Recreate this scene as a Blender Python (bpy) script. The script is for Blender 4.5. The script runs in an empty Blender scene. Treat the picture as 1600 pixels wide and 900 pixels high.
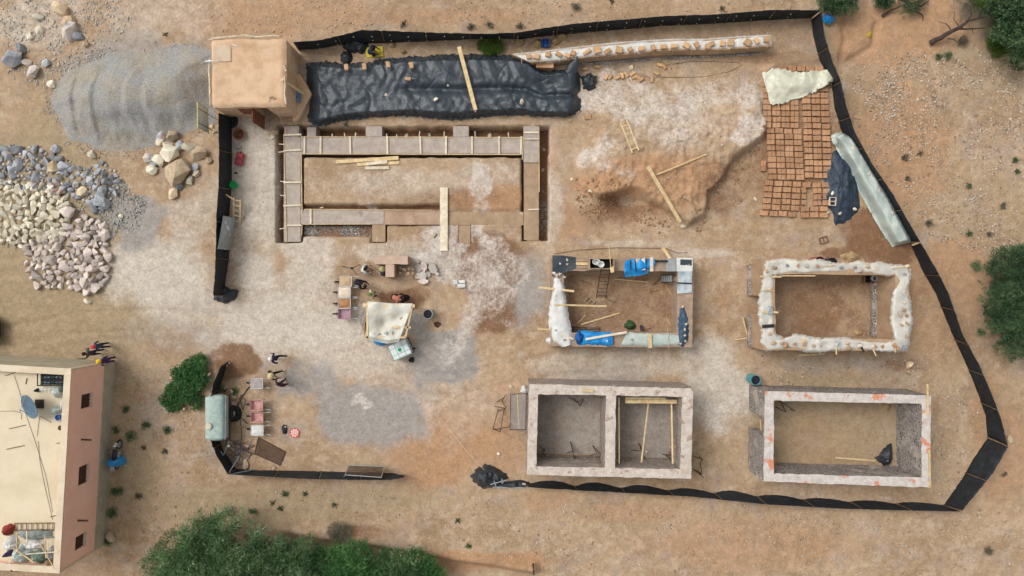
import bpy, bmesh, math, random
import numpy as np
from mathutils import Vector, Matrix
random.seed(7); RNG = np.random.default_rng(7)
SC = bpy.context.scene
COL = SC.collection
PI = math.pi; R = math.radians
# ------------------------------------------------------------------ camera, sky, sun, exposure
H = 42.667                                    # drone height in metres, 24 mm lens: 25 photo pixels = 1 m on the ground
cam = bpy.data.cameras.new('camera'); cam.lens = 24; cam.sensor_width = 36; cam.clip_end = 3000
camo = bpy.data.objects.new('camera', cam); COL.objects.link(camo)
camo.location = (0, 0, H); camo.rotation_euler = (0, 0, 0); SC.camera = camo
SUN_EL, SUN_AZ = R(52), R(300)                # light comes from the upper left of the picture
W = bpy.data.worlds.new('World'); SC.world = W; W.use_nodes = True
wn = W.node_tree.nodes; wl = W.node_tree.links
sky = wn.new('ShaderNodeTexSky'); sky.sky_type = 'NISHITA'; sky.sun_disc = False
sky.sun_elevation = SUN_EL; sky.sun_rotation = SUN_AZ; sky.dust_density = 4; sky.air_density = 1.0
hs = wn.new('ShaderNodeHueSaturation'); hs.inputs['Saturation'].default_value = 0.10
wl.new(sky.outputs[0], hs.inputs['Color']); wl.new(hs.outputs[0], wn['Background'].inputs[0])
wn['Background'].inputs[1].default_value = 0.135
sl = bpy.data.lights.new('sun', 'SUN'); sl.energy = 0.95; sl.angle = R(26); sl.color = (1, .95, .88)
so = bpy.data.objects.new('sun', sl); COL.objects.link(so)
sd_ = Vector((math.sin(SUN_AZ) * math.cos(SUN_EL), math.cos(SUN_AZ) * math.cos(SUN_EL), math.sin(SUN_EL)))
so.rotation_euler = sd_.to_track_quat('Z', 'Y').to_euler(); so.location = (0, 0, 60)
vs = SC.view_settings; vs.view_transform = 'Standard'; vs.look = 'None'; vs.exposure = 0.36; vs.gamma = 1; vs.use_curve_mapping = False
SC.cycles.use_denoising = True; SC.cycles.adaptive_threshold = .03; SC.cycles.max_bounces = 3; SC.cycles.transparent_max_bounces = 8

# ------------------------------------------------------------------ numeric helpers
def P(px, py, z=0.0):
    f = (1 - z / H) / 25.0
    return ((px - 800) * f, (450 - py) * f, z)
def vn(x, y, s, seed=0):
    x = np.asarray(x, float) * s + seed * 17.13; y = np.asarray(y, float) * s - seed * 9.71
    xi = np.floor(x); yi = np.floor(y); fx = x - xi; fy = y - yi
    fx = fx * fx * (3 - 2 * fx); fy = fy * fy * (3 - 2 * fy)
    def h(a, b):
        v = np.sin(a * 127.1 + b * 311.7 + seed * 74.7) * 43758.5453
        return v - np.floor(v)
    return (h(xi, yi) * (1 - fx) + h(xi + 1, yi) * fx) * (1 - fy) + (h(xi, yi + 1) * (1 - fx) + h(xi + 1, yi + 1) * fx) * fy
def fbm(x, y, s, seed=0, o=4):
    t = 0; a = .5; n = 0
    for k in range(o):
        t = t + a * vn(x, y, s * 2 ** k, seed + k * 3); n += a; a *= .5
    return t / n
def ridge(x, y, s, seed=0, o=3):
    t = 0; a = .5; n = 0
    for k in range(o):
        t = t + a * (1 - np.abs(2 * vn(x, y, s * 2 ** k, seed + k * 5) - 1)); n += a; a *= .5
    return t / n
def sst(t):
    t = np.clip(t, 0, 1); return t * t * (3 - 2 * t)
def psd(px, py, poly):                        # signed distance (pixels on the ground plan), inside positive
    px = np.asarray(px, float); py = np.asarray(py, float)
    d = np.full(px.shape, 1e9); ins = np.zeros(px.shape, bool); n = len(poly)
    for i in range(n):
        x0, y0 = poly[i]; x1, y1 = poly[(i + 1) % n]
        ex, ey = x1 - x0, y1 - y0; L = ex * ex + ey * ey + 1e-9
        t = np.clip(((px - x0) * ex + (py - y0) * ey) / L, 0, 1)
        d = np.minimum(d, np.hypot(px - x0 - t * ex, py - y0 - t * ey))
        c = (y0 > py) != (y1 > py)
        with np.errstate(divide='ignore', invalid='ignore'):
            xx = (x1 - x0) * (py - y0) / ((y1 - y0) if y1 != y0 else 1e-9) + x0
        ins ^= c & (px < xx)
    return np.where(ins, d, -d)
def ldist(px, py, line):
    d = np.full(np.shape(px), 1e9)
    for (x0, y0), (x1, y1) in zip(line[:-1], line[1:]):
        ex, ey = x1 - x0, y1 - y0
        t = np.clip(((px - x0) * ex + (py - y0) * ey) / (ex * ex + ey * ey + 1e-9), 0, 1)
        d = np.minimum(d, np.hypot(px - x0 - t * ex, py - y0 - t * ey))
    return d
def resamp(pts, n):
    p = np.array(pts, float); s = np.r_[0, np.cumsum(np.hypot(*np.diff(p[:, :2], axis=0).T))]
    t = np.linspace(0, s[-1], n)
    return np.stack([np.interp(t, s, p[:, k]) for k in range(p.shape[1])], 1)

# ------------------------------------------------------------------ materials (all procedural)
def c(r, g, b, k=.86):
    f = lambda v: (v / 255 / 12.92 if v <= 10 else ((v / 255 + .055) / 1.055) ** 2.4) * k
    return (f(r), f(g), f(b), 1)
def nth(k):
    w = 'first second third fourth fifth sixth seventh eighth ninth tenth eleventh twelfth thirteenth fourteenth fifteenth sixteenth seventeenth eighteenth nineteenth twentieth'.split()
    return w[k] if k < 20 else 'twenty-' + w[k - 20]
class NT:
    def __init__(s, name):
        s.m = bpy.data.materials.new(name); s.m.use_nodes = True
        s.n = s.m.node_tree.nodes; s.l = s.m.node_tree.links
        s.b = s.n['Principled BSDF']; s.pos = s.n.new('ShaderNodeNewGeometry').outputs['Position']
    def noise(s, sc, det=5, rough=.6, vec=None, dist=0):
        t = s.n.new('ShaderNodeTexNoise'); t.inputs['Scale'].default_value = sc; t.inputs['Detail'].default_value = det
        t.inputs['Roughness'].default_value = rough; t.inputs['Distortion'].default_value = dist
        s.l.new(vec or s.pos, t.inputs['Vector']); return t.outputs['Fac']
    def voro(s, sc, feat='F1', out='Distance'):
        t = s.n.new('ShaderNodeTexVoronoi'); t.feature = feat; t.inputs['Scale'].default_value = sc
        s.l.new(s.pos, t.inputs['Vector']); return t.outputs[out]
    def rng(s, v, a, b, lo=0., hi=1.):
        t = s.n.new('ShaderNodeMapRange'); t.interpolation_type = 'SMOOTHSTEP'; s.l.new(v, t.inputs[0])
        for i, q in enumerate((a, b, lo, hi)): t.inputs[i + 1].default_value = q
        return t.outputs[0]
    def math(s, op, a, b=None):
        t = s.n.new('ShaderNodeMath'); t.operation = op
        for i, q in enumerate((a, b)):
            if q is None: continue
            if isinstance(q, (int, float)): t.inputs[i].default_value = q
            else: s.l.new(q, t.inputs[i])
        return t.outputs[0]
    def mix(s, f, a, b, mode='MIX'):
        t = s.n.new('ShaderNodeMix'); t.data_type = 'RGBA'; t.blend_type = mode
        for i, q in ((0, f), (6, a), (7, b)):
            if isinstance(q, (int, float, tuple)): t.inputs[i].default_value = q
            else: s.l.new(q, t.inputs[i])
        return t.outputs[2]
    def attr(s, name):
        t = s.n.new('ShaderNodeAttribute'); t.attribute_name = name; return t.outputs['Fac']
    def bump(s, h, st, d=.02):
        t = s.n.new('ShaderNodeBump'); t.inputs['Strength'].default_value = st; t.inputs['Distance'].default_value = d
        s.l.new(h, t.inputs['Height']); s.l.new(t.outputs[0], s.b.inputs['Normal'])
    def out(s, col, rough=.9, spec=.25, metal=0.):
        if isinstance(col, tuple): s.b.inputs['Base Color'].default_value = col
        else: s.l.new(col, s.b.inputs['Base Color'])
        s.b.inputs['Roughness'].default_value = rough; s.b.inputs['Specular IOR Level'].default_value = spec
        s.b.inputs['Metallic'].default_value = metal
        return s.m
def M(name, a, b=None, sc=2., fine=.12, fsc=25., rough=.9, bump=.3, bsc=30., bd=.02, rnd=0., spec=.25, metal=0., spots=None, lo=.35, hi=.65):
    t = NT(name); b = b or tuple(v * .78 for v in a[:3]) + (1,)
    col = t.mix(t.rng(t.noise(sc, 6, .65), lo, hi), a, b)
    if spots:                                  # (colour, scale, threshold): stains with edges of their own
        col = t.mix(t.rng(t.noise(spots[1], 4, .6), spots[2], spots[2] + .08), col, spots[0])
    f = t.rng(t.noise(fsc, 3, .7), .25, .75, 1 - fine, 1 + fine)
    g = t.n.new('ShaderNodeVectorMath'); g.operation = 'SCALE'; t.l.new(col, g.inputs[0])
    if rnd:
        oi = t.n.new('ShaderNodeObjectInfo')
        f = t.math('MULTIPLY', f, t.rng(oi.outputs['Random'], 0, 1, 1 - rnd, 1 + rnd))
    t.l.new(f, g.inputs['Scale']); col = g.outputs[0]
    if bump: t.bump(t.noise(bsc, 5, .65), bump, bd)
    return t.out(col, rough, spec, metal)

# ------------------------------------------------------------------ mesh helpers
def np_mesh(name, v, f, smooth=False):
    v = np.asarray(v, np.float32); f = np.asarray(f, np.int32); k = f.shape[1]
    me = bpy.data.meshes.new(name); me.vertices.add(len(v)); me.vertices.foreach_set('co', v.ravel())
    me.loops.add(f.size); me.loops.foreach_set('vertex_index', f.ravel())
    me.polygons.add(len(f)); me.polygons.foreach_set('loop_start', np.arange(0, f.size, k, dtype=np.int32))
    if smooth: me.polygons.foreach_set('use_smooth', np.ones(len(f), bool))
    me.update(calc_edges=True); return me
def link(name, me, mat=None, parent=None):
    o = bpy.data.objects.new(name, me); COL.objects.link(o)
    if mat and me is not None and not me.materials: me.materials.append(mat)
    if parent is not None: o.parent = parent
    return o
def tag(o, label=None, cat=None, group=None, kind=None):
    if label: o['label'] = label
    if cat: o['category'] = cat
    if group: o['group'] = group
    if kind: o['kind'] = kind
    return o
def thing(name, label, cat, loc=(0, 0, 0), rz=0., group=None):
    o = bpy.data.objects.new(name, None); COL.objects.link(o); o.empty_display_size = .1
    o.location = loc; o.rotation_euler = (0, 0, rz); return tag(o, label, cat, group)
def wloc(o):
    v = Vector((0, 0, 0))
    while o is not None: v += o.location; o = o.parent
    return np.array(v)
class MB:
    def __init__(s): s.v = []; s.f = []
    def add(s, vs, fs):
        n = len(s.v); s.v += [tuple(map(float, q)) for q in vs]; s.f += [tuple(n + i for i in q) for q in fs]; return s
    def box(s, ctr, size, rz=0., jit=0., m=None):
        hx, hy, hz = (q / 2 for q in size); cs, sn = math.cos(rz), math.sin(rz); vs = []
        for dz in (-hz, hz):
            for dx, dy in ((-hx, -hy), (hx, -hy), (hx, hy), (-hx, hy)):
                dx += random.uniform(-jit, jit); dy += random.uniform(-jit, jit)
                q = Vector((dx, dy, dz + random.uniform(-jit, jit)))
                if m: q = m @ q
                else: q = Vector((q.x * cs - q.y * sn, q.x * sn + q.y * cs, q.z))
                vs.append((ctr[0] + q.x, ctr[1] + q.y, ctr[2] + q.z))
        return s.add(vs, [(3, 2, 1, 0), (4, 5, 6, 7), (0, 1, 5, 4), (1, 2, 6, 5), (2, 3, 7, 6), (3, 0, 4, 7)])
    def beam(s, a, b, w, h, up=(0, 0, 1)):    # rectangular bar from a to b
        a = Vector(a); b = Vector(b); d = (b - a); L = d.length; d.normalize()
        sd = d.cross(Vector(up))
        if sd.length < 1e-4: sd = Vector((1, 0, 0))
        sd.normalize(); u = sd.cross(d)
        m = Matrix((d, sd, u)).transposed()
        return s.box((a + b) / 2, (L, w, h), m=m)
    def tube(s, pts, r, n=6, cap=True):
        pts = [Vector(p) for p in pts]; rs = r if isinstance(r, (list, tuple)) else [r] * len(pts); rings = []
        ref = Vector((.31, .17, .93))
        for i, p in enumerate(pts):
            d = (pts[min(i + 1, len(pts) - 1)] - pts[max(i - 1, 0)])
            if d.length < 1e-6: d = Vector((0, 0, 1))
            d.normalize(); a = d.cross(ref)
            if a.length < .05: a = d.cross(Vector((1, 0, 0)))
            a.normalize(); b = d.cross(a)
            rings.append([p + (a * math.cos(2 * PI * k / n) + b * math.sin(2 * PI * k / n)) * rs[i] for k in range(n)])
        vs = [q for rg in rings for q in rg]; fs = []
        for i in range(len(pts) - 1):
            for k in range(n):
                k2 = (k + 1) % n; fs.append((i * n + k, i * n + k2, (i + 1) * n + k2, (i + 1) * n + k))
        if cap: fs += [tuple(range(n))[::-1], tuple((len(pts) - 1) * n + k for k in range(n))]
        return s.add(vs, fs)
    def lathe(s, prof, ctr=(0, 0, 0), n=20, m=None):   # profile of (r, z)
        vs = []; fs = []
        for r, z in prof:
            for k in range(n):
                q = Vector((r * math.cos(2 * PI * k / n), r * math.sin(2 * PI * k / n), z))
                if m: q = m @ q
                vs.append((ctr[0] + q.x, ctr[1] + q.y, ctr[2] + q.z))
        for i in range(len(prof) - 1):
            for k in range(n):
                k2 = (k + 1) % n; fs.append((i * n + k, i * n + k2, (i + 1) * n + k2, (i + 1) * n + k))
        R_ = max(q[0] for q in prof)
        if len(prof) > 3 and prof[0] != prof[-1] and abs(prof[0][0] - prof[-1][0]) < .2 * R_ and prof[0][0] > .001:   # ring: close it on itself
            j = (len(prof) - 1) * n; fs += [(j + k, j + (k + 1) % n, (k + 1) % n, k) for k in range(n)]; return s.add(vs, fs)
        if prof[0] == prof[-1] or abs(prof[0][1] - prof[-1][1]) < 1e-6: return s.add(vs, fs)
        if prof[0][0] > .001: fs.append(tuple(range(n))[::-1])
        if prof[-1][0] > .001: fs.append(tuple((len(prof) - 1) * n + k for k in range(n)))
        return s.add(vs, fs)
    def prism(s, top, z0, z1):                 # plan polygon (metres), straight sides
        n = len(top); vs = [(x, y, z0) for x, y in top] + [(x, y, z1) for x, y in top]
        a = sum(top[i][0] * top[(i + 1) % n][1] - top[(i + 1) % n][0] * top[i][1] for i in range(n))
        o = list(range(n)) if a > 0 else list(range(n))[::-1]
        fs = [tuple(n + i for i in o), tuple(o[::-1])]
        for k in range(n): i, j = o[k], o[(k + 1) % n]; fs.append((i, j, n + j, n + i))
        return s.add(vs, fs)
    def build(s, name, mat, parent=None, local=False, smooth=False, bevel=0.):
        v = np.array(s.v, float)
        if parent is not None:
            if not local: v = v - wloc(parent)
            loc = None
        else:
            loc = np.array([v[:, 0].mean(), v[:, 1].mean(), v[:, 2].min()]); v = v - loc
        me = bpy.data.meshes.new(name); me.from_pydata(v.tolist(), [], s.f)
        if smooth: me.polygons.foreach_set('use_smooth', np.ones(len(me.polygons), bool))
        me.update(); o = link(name, me, mat, parent)
        if loc is not None: o.location = loc
        if bevel:
            bm_ = o.modifiers.new('edge', 'BEVEL'); bm_.width = bevel; bm_.segments = 2
        return o
def copy_tree(o, parent=None):
    q = o.copy(); COL.objects.link(q); q.parent = parent
    for ch in list(o.children): copy_tree(ch, q)
    return q
def grid_faces(nu, nv):
    i = np.arange(nu * nv).reshape(nu, nv)
    return np.stack([i[:-1, :-1].ravel(), i[1:, :-1].ravel(), i[1:, 1:].ravel(), i[:-1, 1:].ravel()], 1)
def crease(x, y, seed, w0=.5, w1=1.7, n=7):      # sharp straight folds of stiff plastic
    rg = np.random.default_rng(seed); t = 0
    for k in range(n):
        a = rg.uniform(0, PI); w = rg.uniform(w0, w1); q = (x * math.cos(a) + y * math.sin(a)) / w + rg.uniform(0, 9) + .5 * fbm(x, y, .5, seed + k, 2)
        t = t + np.abs((q % 1) * 2 - 1) * w * sst((vn(x, y, .7, seed + 20 + k) - .35) / .3)
    return t / n
def sheet(name, ea, eb, zf, mat, nu=60, nv=14, wr=.03, ws=2.5, seed=1, parent=None, edge=0., thick=0., cr=0.):
    """cloth lofted between two edge lines; zf(u, v) is its height above the datum"""
    A = resamp(ea, nu); B = resamp(eb, nu); u = np.linspace(0, 1, nu)[:, None]; v = np.linspace(0, 1, nv)[None, :]
    px = A[:, :1] * (1 - v) + B[:, :1] * v; py = A[:, 1:2] * (1 - v) + B[:, 1:2] * v
    if edge:
        e = (fbm(px * .04, py * .04, 8, seed + 40, 3) - .5) * edge * 25 * np.abs(2 * v - 1) ** 2
        py = py + e; px = px + (fbm(px * .04, py * .04, 8, seed + 60, 3) - .5) * edge * 25 * np.abs(2 * v - 1) ** 2
    x = px / 25 - 32; y = 18 - py / 25
    z = zf(u, v) + 0 * px
    z = z + wr * (ridge(x + .6 * fbm(x, y, .8, seed + 3), y + .6 * fbm(x, y, .8, seed + 9), ws * .4, seed, 3) - .6) * 2 + wr * .5 * (fbm(x, y, ws * 2.2, seed + 5, 3) - .5)
    if cr: z = z + cr * (crease(x, y, seed) - .2)
    f = (1 - z / H) / 25
    V = np.stack([(px - 800) * f, (450 - py) * f, z], -1).reshape(-1, 3)
    if parent is not None: V = V - wloc(parent); loc = None
    else: loc = np.array([V[:, 0].mean(), V[:, 1].mean(), V[:, 2].min()]); V = V - loc
    me = np_mesh(name, V, grid_faces(nu, nv), True); o = link(name, me, mat, parent)
    if loc is not None: o.location = loc
    if thick: s = o.modifiers.new('thickness', 'SOLIDIFY'); s.thickness = thick
    return o
def crumple(name, cx, cy, rx, ry, h, mat, seed=1, z0=0., n=26, m=44, rot=0., wr=.5, parent=None):
    """bunched-up cloth or bag: a folded dome, cx cy rx ry in photo pixels"""
    X, Y, _ = P(cx, cy, z0 + h * .4); r = np.linspace(0, 1, n)[:, None]; a = np.linspace(0, 2 * PI, m, endpoint=False)[None, :]
    rad = .78 + .4 * (vn(np.cos(a) * 2 + 5, np.sin(a) * 2 + 5, 1.1, seed) - .5) + .22 * (vn(np.cos(a) * 2 + 5, np.sin(a) * 2 + 5, 3.5, seed + 2) - .5) + 0 * r
    k = (1 - z0 / H) / 25
    x = r * rad * np.cos(a) * rx * k * 1.2; y = r * rad * np.sin(a) * ry * k * 1.2
    cs, sn = math.cos(rot), math.sin(rot); x, y = x * cs - y * sn, x * sn + y * cs
    z = h * (1 - r ** 2.2) * (1 - wr + 1.6 * wr * ridge(x + 3 + seed, y + X, 1.6, seed, 3)) + h * .18 * (ridge(x + X, y, 4.5, seed + 4, 2) - .5) * (1 - r ** 4)
    z = np.maximum(z, 0) * 1.0
    V = np.stack([x, y, z], -1).reshape(-1, 3); i = np.arange(n * m).reshape(n, m); j = np.roll(i, -1, 1)
    F = np.stack([i[:-1].ravel(), i[1:].ravel(), j[1:].ravel(), j[:-1].ravel()], 1)
    me = np_mesh(name, V, F, True); o = link(name, me, mat, parent)
    o.location = Vector((X, Y, z0)) - (Vector(wloc(parent)) if parent else Vector()); return o
def hull_mesh(name, sx, sy, sz, n=16, seed=0, sub=0):
    rg = np.random.default_rng(seed); bm = bmesh.new()
    p = rg.normal(size=(n, 3)); p /= np.linalg.norm(p, axis=1)[:, None]; p *= rg.uniform(.82, 1.05, (n, 1))
    for q in p: bm.verts.new((q[0] * sx, q[1] * sy, q[2] * sz))
    r = bmesh.ops.convex_hull(bm, input=bm.verts)
    bmesh.ops.delete(bm, geom=[v for v in bm.verts if not v.link_faces], context='VERTS')
    bmesh.ops.recalc_face_normals(bm, faces=bm.faces)
    me = bpy.data.meshes.new(name); bm.to_mesh(me); bm.free(); return me
# ------------------------------------------------------------------ ground: one sheet with trenches, bank, mound
MOUND = [(893,235),(890,180),(905,125),(1000,118),(1185,140),(1197,190),(1192,217),(1165,236),(1147,252),(1128,287),(1108,303),(1103,338),(1072,356),(1052,338),(1022,328),(1003,315),(990,301),(962,304),(935,306),(905,285)]
ROCKS_BLUE = [(0,228),(40,228),(75,238),(105,258),(140,262),(160,252),(183,268),(186,300),(160,332),(128,312),(95,304),(60,298),(0,290)]
ROCKS_CREAM = [(0,282),(60,286),(98,296),(112,318),(112,345),(98,372),(62,372),(42,385),(0,378)]
ROCKS_PINK = [(64,372),(96,355),(128,338),(160,346),(171,372),(172,400),(166,445),(135,456),(110,448),(60,450),(52,432),(40,405),(42,388)]
TRENCH = [((432,196,470,378),1.1),((442,198,858,242),1.1),((816,198,857,376),1.0),((469,236,474,330),.6),((466,237,822,245),.6),((466,320,690,352),.6),
          ((446,348,472,379),.6),((471,348,584,370),.42),((580,348,604,378),.5),((604,351,716,372),.1),((716,350,736,380),.3),((738,353,822,374),.1),((690,328,822,352),.12)]
def terr(x, y):
    x = np.asarray(x, float); y = np.asarray(y, float); px = 800 + 25 * x; py = 450 - 25 * y
    far = sst((np.maximum(np.abs(x) - 40, np.abs(y) - 25)) / 200)
    site = sst((psd(px, py, [(420,185),(870,185),(870,390),(420,390)]) + 20) / 40)
    z = (.10 * (fbm(x, y, .12, 1) - .5) + .05 * (fbm(x, y, .9, 2) - .5)) * (1 - site) + .022 * (fbm(x, y, 3.5, 4, 3) - .5)
    rough = sst((px - 1330) / 120) * sst((470 - py) / 200) + .7 * sst((py - 770) / 60) + .6 * sst((60 - py) / 60)
    z = z + rough * (.16 * (fbm(x, y, .7, 11, 4) - .5) + .05 * (ridge(x, y, 2.5, 12, 2) - .5))
    z = z + 6 * far * (fbm(x, y, .01, 6, 3) - .4)
    # excavated mound with a cut face towards the middle of the site
    w = (fbm(x, y, .7, 21, 4) - .5) * 26
    m = psd(px, py, MOUND) + w * .55
    steep = sst((m + 3) / 11); ramp = sst((py - 112) / 120) * sst((px - 888) / 70)
    z = z + (0.75 * steep * ramp) * (.62 + .55 * fbm(x, y, .35, 23, 3)) + steep * ramp * (0.42 * (ridge(x + .8 * fbm(x, y, .9, 27), y, .55, 25, 4) - .55) + .2 * (ridge(x, y, 2.2, 26, 2) - .5) + .1 * (fbm(x, y, 4.5, 28, 2) - .5))
    z = z - .8 * np.exp(-(((px - 974) / 26) ** 2 + ((py - 316) / 13) ** 2)) - .2 * np.exp(-(((px - 975) / 40) ** 2 + ((py - 335) / 22) ** 2)) - .12 * np.exp(-(((px - 978) / 9) ** 2 + ((py - 351) / 9) ** 2))
    # foundation trenches
    d = np.zeros_like(z); jw = (fbm(x, y, 1.6, 31, 3) - .5) * 7
    for (x0, y0, x1, y1), dep in TRENCH:
        q = np.minimum(np.minimum(px - x0, x1 - px), np.minimum(py - y0, y1 - py)) + jw * .5
        d = np.maximum(d, dep * sst((q + 1.5) / 3.0))
    z = z - d
    # rock pile base, bank at the bottom, gully at the upper right, low ridge beside the drying blocks
    for pl, h in ((ROCKS_BLUE, .22), (ROCKS_CREAM, .3), (ROCKS_PINK, .34)): z = z + h * sst((psd(px, py, pl) + 4) / 30)
    bank = ldist(px, py, [(430,822),(520,836),(600,846),(700,866),(770,874),(835,888)])
    z = z + .42 * np.exp(-(bank / 11) ** 2) * sst((px - 400) / 60) * sst((850 - px) / 20)
    d_ = ldist(px, py, [(0,530),(120,505),(240,500),(360,505),(480,540),(600,600),(720,600),(860,570),(1000,562)]); z = z - .035 * np.exp(-((d_ - 16) / 4) ** 2) + .02 * np.exp(-((d_ - 22) / 3) ** 2)
    z = z - .35 * sst((py - (838 + (px - 520) * .16)) / 14) * sst((px - 480) / 60) * sst((850 - px) / 25)
    gul = ldist(px, py, [(1322,0),(1318,30),(1322,60),(1314,100),(1340,88),(1365,72),(1370,40)])
    z = z - .22 * np.exp(-(gul / 6) ** 2)
    lip = ldist(px, py, [(1196,112),(1210,100),(1262,93),(1290,90)])
    z = z + .15 * np.exp(-(lip / 7) ** 2)
    for qx, qy, r_, h_ in ((700,555,46,.10),(1115,630,12,-.06),(985,92,60,.0)): z = z + h_ * np.exp(-(((px - qx) / r_) ** 2 + ((py - qy) / r_) ** 2) ** 2)
    return z
def axis(a, step, far, grow=1.35):
    c_ = list(np.arange(-a, a + 1e-6, step)); s = step; v = a
    while v < far: s *= grow; v += s; c_.append(v); c_.insert(0, -v)
    return np.array(c_)
gx = axis(34.5, .1, 900); gy = axis(20.5, .1, 900)
GX, GY = np.meshgrid(gx, gy, indexing='ij'); GZ = terr(GX, GY)
def tz(x, y):                                  # terrain height looked up on the sheet itself
    x = np.asarray(x, float); y = np.asarray(y, float); i = np.clip(np.searchsorted(gx, x) - 1, 0, len(gx) - 2); j = np.clip(np.searchsorted(gy, y) - 1, 0, len(gy) - 2)
    u = (x - gx[i]) / (gx[i + 1] - gx[i]); v = (y - gy[j]) / (gy[j + 1] - gy[j])
    return (GZ[i, j] * (1 - u) + GZ[i + 1, j] * u) * (1 - v) + (GZ[i, j + 1] * (1 - u) + GZ[i + 1, j + 1] * u) * v
def gz(x, y): return float(tz(x, y))
def PG(px, py, dz=0.):                         # a photo point lying on the ground
    x, y, _ = P(px, py); z = gz(x, y); x, y, _ = P(px, py, z); return (x, y, z + dz)
gpx = (800 + 25 * GX).ravel(); gpy = (450 - 25 * GY).ravel(); gxx = GX.ravel(); gyy = GY.ravel()
warp = (fbm(gxx, gyy, .35, 50, 6) - .5) * 2.1
def blobs(lst, wamp=60):                       # soil patches: (x, y, rx, ry, strength) with ragged outlines
    m = np.zeros_like(gpx)
    for x0, y0, rx, ry, s in lst:
        d = np.hypot((gpx - x0) / rx, (gpy - y0) / ry) + warp * wamp / max(rx, ry) * 1.1
        m = np.maximum(m, s * sst((1.4 - d) / .95))
    return m
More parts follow.
